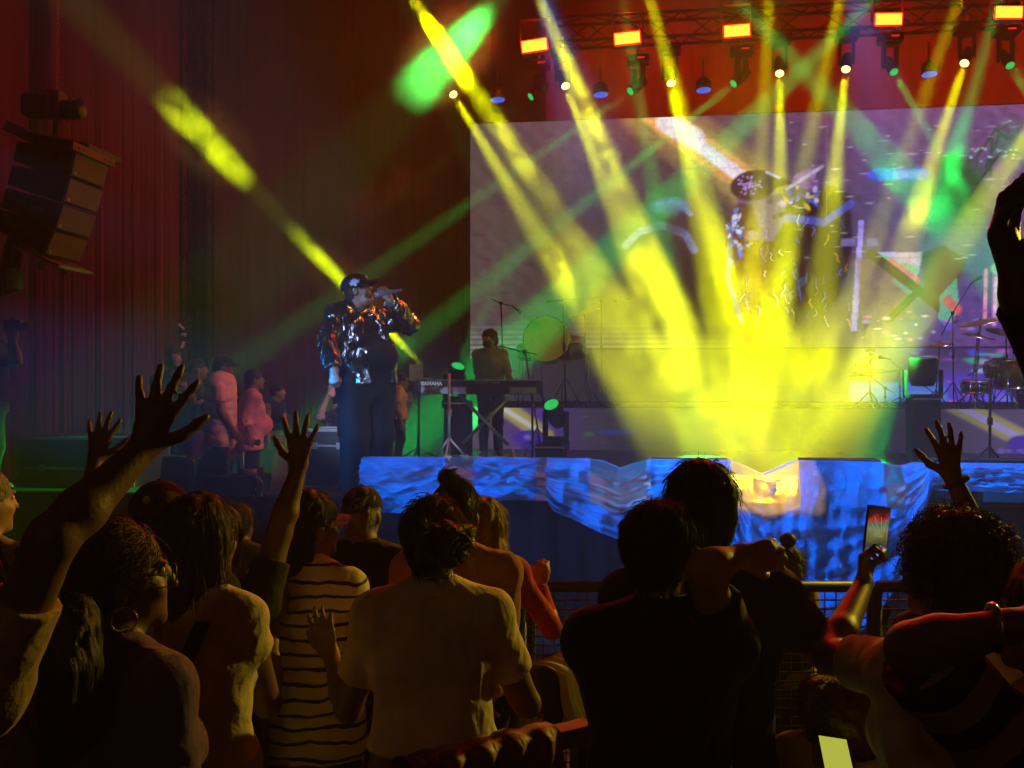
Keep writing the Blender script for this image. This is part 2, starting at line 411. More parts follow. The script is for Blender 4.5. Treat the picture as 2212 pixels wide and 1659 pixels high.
def nets(F, lo, vox):
    ins = F < 0
    c = np.zeros(tuple(np.array(F.shape) - 1), dtype=np.int8)
    for dx in (0, 1):
        for dy in (0, 1):
            for dz in (0, 1):
                c += ins[dx:F.shape[0] - 1 + dx, dy:F.shape[1] - 1 + dy, dz:F.shape[2] - 1 + dz]
    act = (c > 0) & (c < 8)
    idx = np.argwhere(act)
    ids = np.full(act.shape, -1, dtype=np.int64); ids[act] = np.arange(len(idx))
    acc = np.zeros((len(idx), 3)); cnt = np.zeros(len(idx))
    for axis in range(3):
        o1, o2 = [a for a in range(3) if a != axis]
        for i in (0, 1):
            for j in (0, 1):
                off = np.zeros(3, int); off[o1] = i; off[o2] = j
                a = idx + off; b = a.copy(); b[:, axis] += 1
                fa = F[a[:, 0], a[:, 1], a[:, 2]]; fb = F[b[:, 0], b[:, 1], b[:, 2]]
                m = (fa < 0) != (fb < 0)
                t = np.where(m, fa / np.where(m, fa - fb, 1), 0)
                p = off[None, :].astype(float).repeat(len(idx), 0); p[:, axis] += t
                acc[m] += p[m]; cnt[m] += 1
    verts = (idx + acc / cnt[:, None]) * vox + lo
    quads = []
    for axis in range(3):
        o1, o2 = (axis + 1) % 3, (axis + 2) % 3
        sl_a = [slice(None)] * 3; sl_b = [slice(None)] * 3
        sl_a[axis] = slice(0, -1); sl_b[axis] = slice(1, None)
        A = ins[tuple(sl_a)]; B = ins[tuple(sl_b)]
        e = np.argwhere(A != B)
        ok = (e[:, o1] > 0) & (e[:, o2] > 0) & (e[:, o1] < F.shape[o1] - 1) & (e[:, o2] < F.shape[o2] - 1)
        e = e[ok]
        q = []
        for (i, j) in ((-1, -1), (0, -1), (0, 0), (-1, 0)):
            g = e.copy(); g[:, o1] += i; g[:, o2] += j
            q.append(ids[g[:, 0], g[:, 1], g[:, 2]])
        q = np.stack(q, 1)
        flip = ~A[e[:, 0], e[:, 1], e[:, 2]]
        q[flip] = q[flip][:, ::-1]
        quads.append(q)
    quads = np.concatenate(quads)
    quads = quads[(quads >= 0).all(1)]
    return verts, quads
def vnormals(v, q):
    nr = np.cross(v[q[:, 2]] - v[q[:, 0]], v[q[:, 3]] - v[q[:, 1]])
    o = np.zeros_like(v)
    for i in range(4): np.add.at(o, q[:, i], nr)
    return o / np.maximum(np.linalg.norm(o, axis=1, keepdims=True), 1e-9)
_rw = np.random.RandomState(11)
_WD = _rw.normal(size=(40, 3)); _WD /= np.linalg.norm(_WD, axis=1, keepdims=True); _WP = _rw.uniform(0, 6.28, 40)
def waves(v, freq, n=7, seed=0, stretch=(1, 1, 1)):
    """sum of warped sine waves, about -1..1"""
    p = v * np.array(stretch) * freq
    w = np.stack([np.sin(p @ _WD[(seed + 3 * i + 17) % 40] * 0.7 + _WP[(i + seed) % 40]) for i in range(3)], 1)
    p = p + w * 0.9
    o = np.zeros(len(v)); a = 0
    for i in range(n):
        s = 1.0 + 0.35 * i; o += np.sin(p @ _WD[(seed + i) % 40] * s + _WP[(seed * 3 + i) % 40]) / s; a += 1 / s
    return o / a * 2.0
def raw_mesh(name, v, q, m, parent, smooth=True, world0=None):
    o0 = V3(world0 if world0 is not None else parent_world(parent))
    me = bpy.data.meshes.new(name)
    v = (v - o0).astype(np.float32)
    me.vertices.add(len(v)); me.vertices.foreach_set('co', v.ravel())
    me.loops.add(q.size); me.loops.foreach_set('vertex_index', q.astype(np.int32).ravel())
    me.polygons.add(len(q)); me.polygons.foreach_set('loop_start', np.arange(0, q.size, 4, dtype=np.int32))
    me.polygons.foreach_set('use_smooth', np.full(len(q), smooth))
    me.update(calc_edges=True); me.validate()
    if m is not None: me.materials.append(m)
    o = bpy.data.objects.new(name, me); COL.objects.link(o)
    if parent is not None: o.parent = parent
    else: o.location = Vector(o0)
    return o
def blob(name, B, vox, m, parent, fold=0.0, ffreq=18, seed=0, stretch=(1, 1, 1), ridge=False, fine=0.0):
    v, q = B.mesh(vox)
    if fold or fine:
        nr = vnormals(v, q)
        d = np.zeros(len(v))
        if fold:
            w = waves(v, ffreq, 7, seed, stretch)
            d += (1 - np.abs(w) * 1.4) * fold if ridge else w * fold
        if fine: d += waves(v, ffreq * 3.1, 6, seed + 5, stretch) * fine
        v = v + nr * d[:, None]
    return raw_mesh(name, v, q, m, parent)

# ------------------------------------------------------------------ people
UP = Vector((0, 0, 1))
def heading(deg):
    """0 looks away from the camera; positive turns to the right of the photograph"""
    a = math.radians(deg); f = Vector((math.sin(a), math.cos(a), 0)); return f, Vector((math.cos(a), -math.sin(a), 0))
def skin(tone='mid'):
    c = {'light': (0.42, 0.25, 0.17), 'mid': (0.18, 0.095, 0.06), 'dark': (0.16, 0.085, 0.055)}[tone]
    return mat('skin_' + tone, c, 0.5, bump=0.12, bscale=120, vary=0.12, vscale=14)
def hair_mat(kind='dark'):
    c = {'dark': (0.012, 0.008, 0.006), 'brown': (0.045, 0.02, 0.01), 'red': (0.07, 0.018, 0.008), 'blond': (0.26, 0.17, 0.07), 'grey': (0.18, 0.17, 0.16)}[kind]
    m = mat('hair_' + kind, c, 0.55, bump=0.9, bscale=130, vary=0.6, vscale=90, stretch=(1, 1, 0.05), spec=0.35)
    return m
def hand(B, wrist, d, n, side, pose='relax', s=1.0, k=0.009):
    """palm, four unequal fingers and a thumb. d: wrist to knuckles, n: out of the back of the hand, side: +1 thumb along d x n, -1 the other way"""
    d = Vector(d).normalized(); n = Vector(n); n = (n - d * n.dot(d)).normalized(); t = d.cross(n) * side    # towards the thumb
    w = Vector(wrist)
    L = lambda a, b, c: w + (d * a + t * b + n * c) * s
    B.ecap(L(0.008, 0, 0), L(0.078, 0.0, 0), 0.027 * s, 0.017 * s, 0.040 * s, 0.0145 * s, t, 0.02)
    spread = {'open': (0.34, 0.10, -0.12, -0.38), 'relax': (0.07, 0.0, -0.06, -0.14), 'fist': (0.02, 0, -0.02, -0.04), 'grip': (0.03, 0, -0.03, -0.06), 'flat': (0.12, 0.03, -0.05, -0.16)}[pose]
    curl = {'open': 0.12, 'flat': 0.2, 'relax': 0.55, 'fist': 1.45, 'grip': 1.05}[pose]
    for i, (off, ln, r) in enumerate(((0.030, 0.078, 0.0100), (0.010, 0.088, 0.0104), (-0.010, 0.081, 0.0100), (-0.029, 0.064, 0.0089))):
        p = L(0.082 - (0.006 if i in (0, 3) else 0) - (0.006 if i == 3 else 0), off, 0.0)
        a = spread[i]; fd = (d * math.cos(a) + t * math.sin(a)).normalized()
        ang = 0.0; pts = [p - fd * 0.02 * s, p]; rs = [r * 1.05 * s, r * 1.05 * s]
        for seg, (fr, cl) in enumerate(((0.46, 0.75), (0.30, 1.1), (0.24, 0.7))):
            ang += curl * cl * (1 + 0.05 * i)
            p = p + (fd * math.cos(ang) - n * math.sin(ang)) * (ln * fr * s); pts.append(p); rs.append(r * (1.0 - 0.08 * (seg + 1)) * s)
        B.chain(pts, rs, k * 0.55)
    ta = {'open': 0.95, 'flat': 0.6, 'relax': 0.5, 'fist': 0.25, 'grip': 0.35}[pose]
    p0 = L(0.018, 0.024, -0.006); 
    d1 = (d * math.cos(ta) + t * math.sin(ta) - n * 0.25).normalized()
    p1 = p0 + d1 * 0.042 * s
    d2 = (d * math.cos(ta * 0.6) + t * math.sin(ta * 0.6) - n * (0.35 if pose in ('open', 'flat') else 1.0)).normalized() if pose not in ('fist', 'grip') else (d * 0.5 - t * 0.75 - n * 0.8).normalized()
    p2 = p1 + d2 * 0.034 * s
    d3 = d2 if pose in ('open', 'flat') else (d2 - t * 0.5).normalized()
    B.chain([p0, p1, p2, p2 + d3 * 0.024 * s], [0.0145 * s, 0.0115 * s, 0.010 * s, 0.0085 * s], k)

class Fig:
    """joints of one figure"""
def figure(top, H_ground, face=0.0, turn=0.0, build=1.0, female=False, lean=(0, 0), pitch=0.0, roll=0.0, hips=None, body_s=1.0, neck_len=0.0):
    g = Fig(); g.f, g.r = heading(face); fh, rh = heading(face + turn)
    g.top = Vector(top); g.gz = H_ground; H = (g.top.z - H_ground); g.H = H; s = max(0.72, min(1.08, H / 1.70)) * body_s; g.s = s; g.b = build; g.female = female
    # head frame, pitched up (+) and rolled
    R = Matrix.Rotation(math.radians(pitch), 3, rh) @ Matrix.Rotation(math.radians(roll), 3, fh)
    g.hf = R @ fh; g.hr = R @ rh; g.hu = R @ UP
    g.hs = s ** 0.6
    g.hc = g.top - g.hu * 0.115 * g.hs
    ln = g.f * lean[0] + g.r * lean[1]
    base = Vector((g.hc.x, g.hc.y, 0)) - g.f * 0.03 - ln
    g.base = Vector((base.x, base.y, H_ground))
    at = lambda frac, dx=0.0, df=0.0, kl=None: base + ln * (min(1.0, max(0, (frac - 0.50) / 0.34)) if kl is None else kl) + g.r * dx + g.f * df + UP * (H_ground + H * frac)
    g.at = at
    sh = (0.150 if female else 0.172) * s * (0.6 + 0.4 * build)
    g.sh = sh
    g.neck = at(0.835, 0, -0.005) + UP * neck_len
    g.shR = at(0.812, sh, -0.01); g.shL = at(0.812, -sh, -0.01)
    g.hipR = at(0.52, 0.085 * s * build); g.hipL = at(0.52, -0.085 * s * build)
    g.kneeR = at(0.285, 0.095 * s, 0.02); g.kneeL = at(0.285, -0.095 * s, 0.02)
    g.ankR = at(0.05, 0.10 * s, -0.02); g.ankL = at(0.05, -0.10 * s, -0.02)
    g.arms = {}
    return g
def set_arm(g, side, el=None, wr=None, hand_dir=None, hand_n=None, pose='relax', thumb=None):
    sg = 1 if side == 'R' else -1; s = g.s; shp = g.shR if side == 'R' else g.shL
    if el is None:
        el = shp + Vector((0, 0, -0.285 * s)) + g.r * sg * (0.055 + 0.03 * (g.b - 1)) - g.f * 0.02
    el = Vector(el)
    if wr is None:
        wr = el + Vector((0, 0, -0.235 * s)) + g.f * 0.06 + g.r * sg * 0.015
    wr = Vector(wr)
    d = Vector(hand_dir) if hand_dir is not None else (wr - el).normalized()
    n = Vector(hand_n) if hand_n is not None else g.r * sg
    g.arms[side] = (el, wr, d, n, pose, thumb)
def torso_prims(B, g, ex=0.0, z0=0.50, k=0.05, belly=0.0):
    s, b = g.s, g.b; hip_w = (0.168 if g.female else 0.158) * s * b; wst = (0.132 if g.female else 0.148) * s * b; ch = (0.150 if g.female else 0.166) * s * (0.5 + 0.5 * b)
    dp = s * (0.45 + 0.55 * b)
    B.ecap(g.at(max(z0, 0.50)), g.at(0.565), hip_w + ex, 0.112 * dp + ex, hip_w * 0.97 + ex, 0.110 * dp + ex, g.r, k)
    B.ecap(g.at(0.57), g.at(0.64), hip_w * 0.94 + ex, 0.105 * dp + ex, wst + ex, 0.098 * dp + ex, g.r, k)
    B.ecap(g.at(0.64), g.at(0.745, 0, 0.008), wst + ex, 0.098 * dp + ex, ch + ex, 0.112 * dp + ex, g.r, k)
    B.ecap(g.at(0.745, 0, 0.008), g.at(0.79), ch + ex, 0.112 * dp + ex, ch * 0.92 + ex, 0.080 * dp + ex, g.r, k)
    if g.female:
        for sg in (-1, 1): B.ell(g.at(0.715, 0.068 * s * sg, 0.085 * dp), ((0.062 + ex) * s * b, (0.055 + ex) * b, (0.06 + ex) * s), (g.r, g.f, UP), 0.03)
    if belly: B.ell(g.at(0.63, 0, 0.07 * dp), (wst + ex, 0.10 * dp + belly + ex, 0.14 * s + ex), (g.r, g.f, UP), 0.05)
    B.cap(g.shL, g.shR, 0.047 * s + ex, 0.047 * s + ex, k)
    for p in (g.shL, g.shR): B.cap(g.neck + UP * 0.035 * s, p, 0.046 * s + ex * 0.4, 0.046 * s + ex, k)
def arm_prims(B, g, side, ex=0.0, upto='hand', k=0.03, hs=1.0):
    el, wr, d, n, pose, thumb = g.arms[side]; s = g.s; sh = g.shR if side == 'R' else g.shL; bb = (0.6 + 0.4 * g.b) * (0.92 if g.female else 1.0)
    if upto in ('short', 'cap', 'elbow'):
        fr = {'short': 0.62, 'cap': 0.34, 'elbow': 0.92}[upto]
        e = sh + (el - sh) * fr
        B.cap(sh, e, 0.058 * s * bb + ex, (0.056 if upto == 'short' else 0.062) * s * bb + ex, k, flat=True); return
    B.cap(sh, el, 0.053 * s * bb + ex, 0.043 * s * bb + ex, k)
    if upto == 'q':
        B.cap(el, el + (wr - el) * 0.55, 0.043 * s * bb + ex, 0.040 * s * bb + ex, 0.02, flat=True); return
    if upto == 'long':
        B.cap(el, el + (wr - el) * 0.97, 0.043 * s * bb + ex, 0.031 * s * bb + ex, 0.02, flat=True); return
    m = el + (wr - el) * 0.3
    B.cap(el, m, 0.040 * s * bb, 0.042 * s * bb, 0.02); B.cap(m, wr, 0.042 * s * bb, 0.0265 * s * bb, 0.02)
    sd = thumb if thumb is not None else (1 if side == 'R' else -1)
    hand(B, wr, d, n, sd, pose, (0.94 if g.female else 1.05) * s * hs)
def head_prims(B, g, detail=True):
    c, f, r, u, s = g.hc, g.hf, g.hr, g.hu, g.hs
    A = (r, f, u); Lp = lambda x, y, z: c + (r * x + f * y + u * z) * s
    B.ell(Lp(0, -0.012, 0.025), (0.074 * s, 0.092 * s, 0.090 * s), A, 0.02)
    B.ell(Lp(0, 0.030, -0.045), (0.060 * s, 0.062 * s, 0.068 * s), A, 0.04)
    B.cap(Lp(0, -0.025, -0.06), g.neck - UP * 0.03, 0.053 * s * (0.9 if g.female else 1.06), 0.058 * g.s * (0.88 if g.female else 1.06), 0.03)
    B.ell(Lp(0, 0.078, -0.092), (0.024 * s, 0.018 * s, 0.018 * s), A, 0.025)
    B.cap(Lp(0, 0.090, 0.018), Lp(0, 0.108, -0.022), 0.0085 * s, 0.0125 * s, 0.012)
    for sg in (-1, 1):
        B.ell(Lp(0.075 * sg, -0.008, -0.012), (0.010 * s, 0.020 * s, 0.031 * s), A, 0.006)
        if detail:
            B.ell(Lp(0.032 * sg, 0.096, 0.012), (0.017 * s, 0.014 * s, 0.011 * s), A, 0.012, sub=True)
            B.ell(Lp(0.031 * sg, 0.080, 0.030), (0.024 * s, 0.012 * s, 0.007 * s), A, 0.012)
            B.ell(Lp(0.036 * sg, 0.068, -0.025), (0.022 * s, 0.018 * s, 0.016 * s), A, 0.02)
    if detail:
        B.ell(Lp(0, 0.088, -0.052), (0.023 * s, 0.010 * s, 0.0055 * s), A, 0.005)
        B.ell(Lp(0, 0.086, -0.066), (0.020 * s, 0.010 * s, 0.006 * s), A, 0.005)
def legs_prims(B, g, ex=0.0, k=0.04, foot=True, to=0.05):
    s, b = g.s, (0.5 + 0.5 * g.b)
    for hp, kn, an in ((g.hipL, g.kneeL, g.ankL), (g.hipR, g.kneeR, g.ankR)):
        B.cap(hp, kn, 0.086 * s * b + ex, 0.058 * s + ex, k); B.cap(kn, an, 0.056 * s + ex, (0.036 * s if not ex else 0.05 * s) + ex, k)
        if foot: B.ecap(an + Vector((0, 0, -0.045 * s)) - g.f * 0.03, an + Vector((0, 0, -0.052 * s)) + g.f * 0.14, 0.033 * s, 0.033, 0.036 * s, 0.024, g.r, 0.03)
def flyaway(name, g, parent, m, n=60, length=0.035, rad=(0.088, 0.105, 0.105), c=None, seed=1, down=0.6):
    """single stray hairs standing off the outline"""
    rng = random.Random(seed); b = MB(); c = c or (g.hc + g.hu * 0.03 - g.hf * 0.012)
    for i in range(n):
        ph = rng.uniform(0, 6.28); th = rng.uniform(0.15, 2.1)
        d = g.hr * math.sin(th) * math.cos(ph) - g.hf * abs(math.sin(th) * math.sin(ph)) + g.hu * math.cos(th)
        p = c + (g.hr * d.dot(g.hr) * rad[0] + g.hf * d.dot(g.hf) * rad[1] + g.hu * d.dot(g.hu) * rad[2]) * g.hs * 0.97
        t = (d * rng.uniform(0.3, 0.9) + Vector((rng.uniform(-1, 1), rng.uniform(-1, 1), rng.uniform(-1, 0.6))) * 0.7).normalized()
        pts = [p]; 
        for k in range(3):
            t = (t + Vector((0, 0, -down * 0.35)) + Vector((rng.uniform(-1, 1), rng.uniform(-1, 1), rng.uniform(-1, 1))) * 0.15).normalized(); pts.append(pts[-1] + t * length / 3 * rng.uniform(0.6, 1.3))
        b.tube(pts, [0.0011, 0.0009, 0.0007, 0.0004], 3, caps=False)
    return b.build(name, m, parent)
def hair_blob(g, style, parent, m, vox=0.007, seed=0, length=0.35, fine=0.004, strands_n=0):
    c, f, r, u, s = g.hc, g.hf, g.hr, g.hu, g.hs; A = (r, f, u)
    Lp = lambda x, y, z: c + (r * x + f * y + u * z) * s
    B = Blob()
    face_cut = lambda k=0.01: B.ell(Lp(0, 0.115, -0.055), (0.082 * s, 0.085 * s, 0.105 * s), A, k, sub=True)
    if style == 'short':
        B.ell(Lp(0, -0.016, 0.036), (0.083 * s, 0.099 * s, 0.094 * s), A); B.ell(Lp(0, -0.052, -0.03), (0.068 * s, 0.055 * s, 0.068 * s), A, 0.03); face_cut()
        amp, fr, st = 0.004, 55, (1, 1, 0.5)
    elif style == 'buzz':
        B.ell(Lp(0, -0.014, 0.032), (0.078 * s, 0.096 * s, 0.088 * s), A); B.ell(Lp(0, -0.05, -0.03), (0.060 * s, 0.05 * s, 0.055 * s), A, 0.03); face_cut()
        amp, fr, st = 0.0025, 90, (1, 1, 1)
    elif style == 'curly':
        B.ell(Lp(0, -0.022, 0.036), (0.096 * s, 0.112 * s, 0.104 * s), A); B.ell(Lp(0, -0.07, -0.045), (0.082 * s, 0.062 * s, 0.075 * s), A, 0.05); face_cut()
        amp, fr, st = 0.009, 62, (1, 1, 1)
    elif style == 'long':
        B.ell(Lp(0, -0.016, 0.034), (0.086 * s, 0.101 * s, 0.096 * s), A)
        e = g.neck - g.f * 0.07 + UP * (-(length - 0.16))
        B.ecap(Lp(0, -0.045, 0.0), Lp(0, -0.055, -0.10), 0.084 * s, 0.065 * s, 0.090 * s, 0.06 * s, r, 0.04)
        B.ecap(Lp(0, -0.055, -0.10), e, 0.090 * s, 0.058 * s, 0.085 * s, 0.025 * s, g.r, 0.04); face_cut()
        for sg in (-1, 1): B.cap(Lp(0.068 * sg, 0.0, 0.0), Lp(0.078 * sg, -0.01, -0.14), 0.028 * s, 0.03 * s, 0.03)
        amp, fr, st = 0.006, 60, (1, 1, 0.10)
    elif style in ('bun', 'pony', 'topknot'):
        B.ell(Lp(0, -0.016, 0.034), (0.081 * s, 0.098 * s, 0.093 * s), A); B.ell(Lp(0, -0.055, -0.02), (0.066 * s, 0.052 * s, 0.062 * s), A, 0.03); face_cut()
        if style == 'topknot':
            B.ell(Lp(-0.03, -0.03, 0.142), (0.034 * s, 0.036 * s, 0.030 * s), A, 0.02)
        amp, fr, st = 0.004, 60, (1, 1, 0.25)
    v, q = B.mesh(vox)
    nr = vnormals(v, q); v = v + nr * (waves(v, fr, 7, seed, st) * amp + waves(v, fr * 3, 5, seed + 3, st) * fine * 0.5)[:, None]
    if strands_n: strands(g, style, v, vnormals(v, q), parent, m, strands_n, seed)
    return raw_mesh('hair', v, q, m, parent)
def strands(g, style, v, nr, parent, m, n, seed):
    """locks and single hairs lying on the hair's surface"""
    rng = random.Random(seed * 7 + 1); b = MB(); c = g.hc + g.hu * 0.02; s = g.hs
    bun = g.hc - g.hf * 0.10 * s - g.hu * 0.05 * s
    for i in range(n):
        k = rng.randrange(len(v)); p = Vector(v[k]); nn = Vector(nr[k])
        pts = [p - nn * 0.002]; h = rng.uniform(0.001, 0.006); r0 = rng.uniform(0.0006, 0.0014)
        if style == 'curly':
            a1 = nn.cross(UP if abs(nn.z) < 0.9 else g.hr).normalized(); a2 = nn.cross(a1); ph = rng.uniform(0, 6.28); rr = rng.uniform(0.006, 0.012); sg = rng.choice((-1, 1))
            for j in range(1, 9): pts.append(p + nn * (0.0035 * j * rng.uniform(0.7, 1.2)) + (a1 * math.cos(ph + sg * j * 0.95) + a2 * math.sin(ph + sg * j * 0.95)) * rr - UP * 0.0012 * j)
        else:
            aim_ = (-UP) if style in ('long', 'short', 'buzz') else None
            q = p.copy(); L = {'short': 0.0065, 'buzz': 0.003}.get(style, 0.016); jit = Vector((rng.uniform(-1, 1), rng.uniform(-1, 1), rng.uniform(-1, 1))) * 0.22
            for j in range(5):
                d = aim_ if aim_ is not None else (bun - q).normalized()
                if style == 'topknot': d = (g.hc + g.hu * 0.13 - g.hf * 0.03 - q).normalized()
                d = d + jit; d = d - nn * d.dot(nn)
                if d.length < 1e-3: break
                q = q + d.normalized() * L; pts.append(q + nn * h * math.sin((j + 1) / 5 * 2.4) + nn * 0.0015)
                if q.z > g.hc.z - 0.06: nn = (nn + (q - c).normalized()).normalized()
        if len(pts) > 2: b.tube(pts, [r0] * (len(pts) - 1) + [r0 * 0.3], 3, caps=False)
    o = b.build('hair_strand', m, parent); o['kind'] = 'stuff'
def eyes(g, parent):
    for sg in (-1, 1):
        b = MB(); p = g.hc + (g.hr * 0.032 * sg + g.hf * 0.0755 + g.hu * 0.012) * g.hs
        b.ellipsoid(p, (0.0122 * g.hs,) * 3, 10, 7); b.build('eye', mat('eye_white', (0.55, 0.52, 0.5), 0.2, vary=0.05), parent)
def ball_cap(g, parent, m, brim_m=None, back=False, brim_dir=None, snap=False, s2=1.0):
    """crown of six stitched panels, button, and a curved peak"""
    c, f, r, u, s = g.hc, g.hf, g.hr, g.hu, g.hs * s2
    if back: f2, r2 = -f, -r
    else: f2, r2 = f, r
    Lp = lambda x, y, z: c + (r2 * x + f2 * y + u * z) * s
    b = MB(); nu, nv = 36, 10
    def dome(a, t):
        ph = a * 2 * math.pi; th = t * 1.52
        seam = 1 - 0.012 * math.exp(-((a * 6 - round(a * 6)) * 9) ** 2)
        ry = 0.108 if math.sin(ph) > 0 else 0.106
        k = 1.0 if t < 0.85 else 1.0 - 0.03 * (t - 0.85) / 0.15
        return Lp(math.cos(ph) * math.sin(th) * 0.087 * seam * k, math.sin(ph) * math.sin(th) * ry * seam * k - 0.008, 0.030 + math.cos(th) * 0.094 * seam)
    b.grid(dome, nu, nv)
    b.ellipsoid(Lp(0, -0.008, 0.126), (0.008, 0.008, 0.004), 8, 5)
    o = b.build('cap', m, parent)
    bb = MB()
    def brim(a, t):
        x = (a - 0.5) * 2; w = 0.080 * (1 - 0.10 * t)
        y0 = 0.098 * math.sqrt(max(0, 1 - (x * 0.90) ** 2)); ext = 0.072 * math.sqrt(max(0.0, 1 - abs(x) ** 2.6))
        return Lp(x * w, y0 - 0.01 + ext * t, 0.036 - 0.022 * x * x - 0.012 * t + 0.004)
    bb.grid(brim, 16, 5)
    n0 = len(bb.v); top = list(bb.v); dn = [Vector(p) - u * 0.006 for p in top]
    bb.add(dn, [tuple(reversed(fc)) for fc in bb.f])
    nu1 = 17; rim = list(range(0, nu1)) + [nu1 * (j + 1) - 1 for j in range(1, 6)] + list(range(nu1 * 6 - 2, nu1 * 5 - 1, -1)) + [nu1 * j for j in range(4, 0, -1)]
    for i in range(len(rim)):
        a, c2 = rim[i], rim[(i + 1) % len(rim)]; bb.f.append((a, c2, c2 + n0, a + n0)); bb.sm.append(False)
    bb.build('visor', brim_m or m, o)
    return o
def person(label, g, hair=None, hair_c='dark', tone='mid', shirt=None, sleeve='short', shirt_z=0.50, shirt_ex=0.011, pants=None, pants_ex=0.014, vox=0.010, seed=0, face=False, group='people in the crowd', belly=0.0, fly=40, hair_len=0.35, fold=0.009, hs=1.0, hair_vox=0.007, collar=True, pants_name='trousers', shirt_name='shirt', feet=True, sleeve_L=None):
    root = empty('person', g.base, label, 'person', group)
    for sd in 'LR':
        if sd not in g.arms: set_arm(g, sd)
    B = Blob()
    torso_prims(B, g, 0.0, belly=belly); legs_prims(B, g)
    head_prims(B, g, face)
    for sd in 'LR': arm_prims(B, g, sd, hs=hs)
    blob('body', B, vox, skin(tone), root)
    if shirt is not None:
        B = Blob(); torso_prims(B, g, shirt_ex, z0=0.46, belly=belly)
        if shirt_z < 0.50: B.ecap(g.at(shirt_z), g.at(0.52), (0.172 if g.female else 0.165) * g.s * g.b + shirt_ex, 0.118 * g.s * g.b + shirt_ex, 0.165 * g.s * g.b + shirt_ex, 0.112 * g.s * g.b + shirt_ex, g.r, 0.04)
        for sd in 'LR':
            sl = sleeve_L if (sd == 'L' and sleeve_L) else sleeve
            if sl != 'none': arm_prims(B, g, sd, shirt_ex * 0.6, sl, k=0.03)
        if sleeve == 'none':
            for sd, p in (('L', g.shL), ('R', g.shR)):
                sg = 1 if sd == 'R' else -1
                B.ell(p + g.r * sg * 0.075 * g.s - UP * 0.04, (0.052 * g.s, 0.075 * g.s, 0.10 * g.s), (g.r, g.f, UP), 0.02, sub=True)
        B.ecap(g.at(0.49), g.at(0.57), (0.172 if g.female else 0.163) * g.s * g.b + shirt_ex + 0.012, 0.116 * g.s * (0.45 + 0.55 * g.b) + shirt_ex + 0.014, 0.15 * g.s * g.b + shirt_ex, 0.104 * g.s * (0.45 + 0.55 * g.b) + shirt_ex, g.r, 0.05)
        zb = g.at(shirt_z).z
        B.cut(Vector((0, 0, zb)), Vector((0, 0, -1)))
        B.ell(g.neck + g.f * 0.02 + UP * 0.045, (0.072 * g.s, 0.075 * g.s, 0.05 * g.s), (g.r, g.f, UP), 0.008, sub=True)
        v, q = B.mesh(vox)
        nr = vnormals(v, q)
        zz = np.clip((g.at(0.80).z - v[:, 2]) / (0.3 * g.H), 0.15, 1.2)
        v = v + nr * (waves(v, 15, 7, seed, (1, 1, 0.55)) * fold * 0.8 * zz + (0.45 - np.abs(waves(v, 21, 6, seed + 8, (1, 1, 0.7)))) * fold * 0.8 * zz + (0.4 - np.abs(waves(v, 50, 6, seed + 4, (1, 1, 0.6)))) * fold * 0.35)[:, None]
        so = raw_mesh(shirt_name, v, q, shirt, root)
        if collar:
            b = MB(); nk = g.neck + g.f * 0.012 + UP * 0.012 * g.s
            b.tube([nk + g.r * math.sin(t) * 0.076 * g.s + g.f * math.cos(t) * 0.082 * g.s - UP * (0.006 + 0.022 * math.cos(t)) for t in [k * 6.2832 / 26 for k in range(27)]], 0.0075 * g.s, 7, caps=False); b.build('collar', shirt, so)
    if pants is not None:
        B = Blob(); s, b = g.s, g.b
        B.ecap(g.at(0.52), g.at(0.575), 0.170 * s * b + 0.004, 0.116 * s * (0.45 + 0.55 * b) + 0.004, 0.158 * s * b + 0.006, 0.110 * s * (0.45 + 0.55 * b) + 0.006, g.r, 0.04)
        legs_prims(B, g, pants_ex, foot=False)
        B.cut(Vector((0, 0, g.gz + 0.05 * g.H)), Vector((0, 0, -1)))
        blob(pants_name, B, max(vox, 0.011), pants, root, 0.005, 20, seed + 2)
    if feet:
        for an in (g.ankL, g.ankR):
            B = Blob(); B.ecap(Vector((an.x, an.y, g.gz + 0.045)) - g.f * 0.05, Vector((an.x, an.y, g.gz + 0.035)) + g.f * 0.15, 0.045, 0.042, 0.046, 0.032, g.r, 0.03)
            B.cut(Vector((0, 0, g.gz + 0.003)), Vector((0, 0, -1)))
            blob('shoe', B, 0.012, mat('shoe_dark', (0.02, 0.02, 0.02), 0.5), root)
    hm = hair_mat(hair_c)
    if hair: 
        hair_blob(g, hair, root, hm, hair_vox, seed, hair_len, strands_n=(1300 if fly >= 60 else 600) if fly else 0)
        if fly: flyaway('stray_hair', g, root, hm, fly, 0.028, (0.098, 0.112, 0.106) if hair == 'curly' else (0.086, 0.101, 0.098), seed=seed)['kind'] = 'stuff'
    if face: eyes(g, root)
    return root

# ------------------------------------------------------------------ common materials
M = {}
M['black'] = mat('black_paint', (0.012, 0.012, 0.013), 0.45, vary=0.3)
M['black_matt'] = mat('black_matt', (0.005, 0.005, 0.006), 0.8, bump=0.3, bscale=60, spec=0.15)
M['steel'] = mat('dull_steel', (0.35, 0.35, 0.36), 0.35, 0.9, vary=0.2, vscale=20)
M['chrome'] = mat('chrome', (0.6, 0.6, 0.6), 0.15, 1.0, vary=0.05)
M['alu'] = mat('aluminium', (0.45, 0.45, 0.46), 0.4, 0.8, vary=0.15, vscale=15)
M['deck'] = mat('stage_deck', (0.015, 0.014, 0.014), 0.45, bump=0.2, bscale=30, vary=0.4, vscale=3)
M['asphalt'] = mat('asphalt', (0.045, 0.042, 0.04), 0.9, bump=0.6, bscale=90, vary=0.35, vscale=4)
M['curtain'] = mat('dark_curtain', (0.060, 0.016, 0.026), 0.85, bump=0.4, bscale=30, vary=0.25, vscale=2.0, stretch=(3, 3, 0.2))
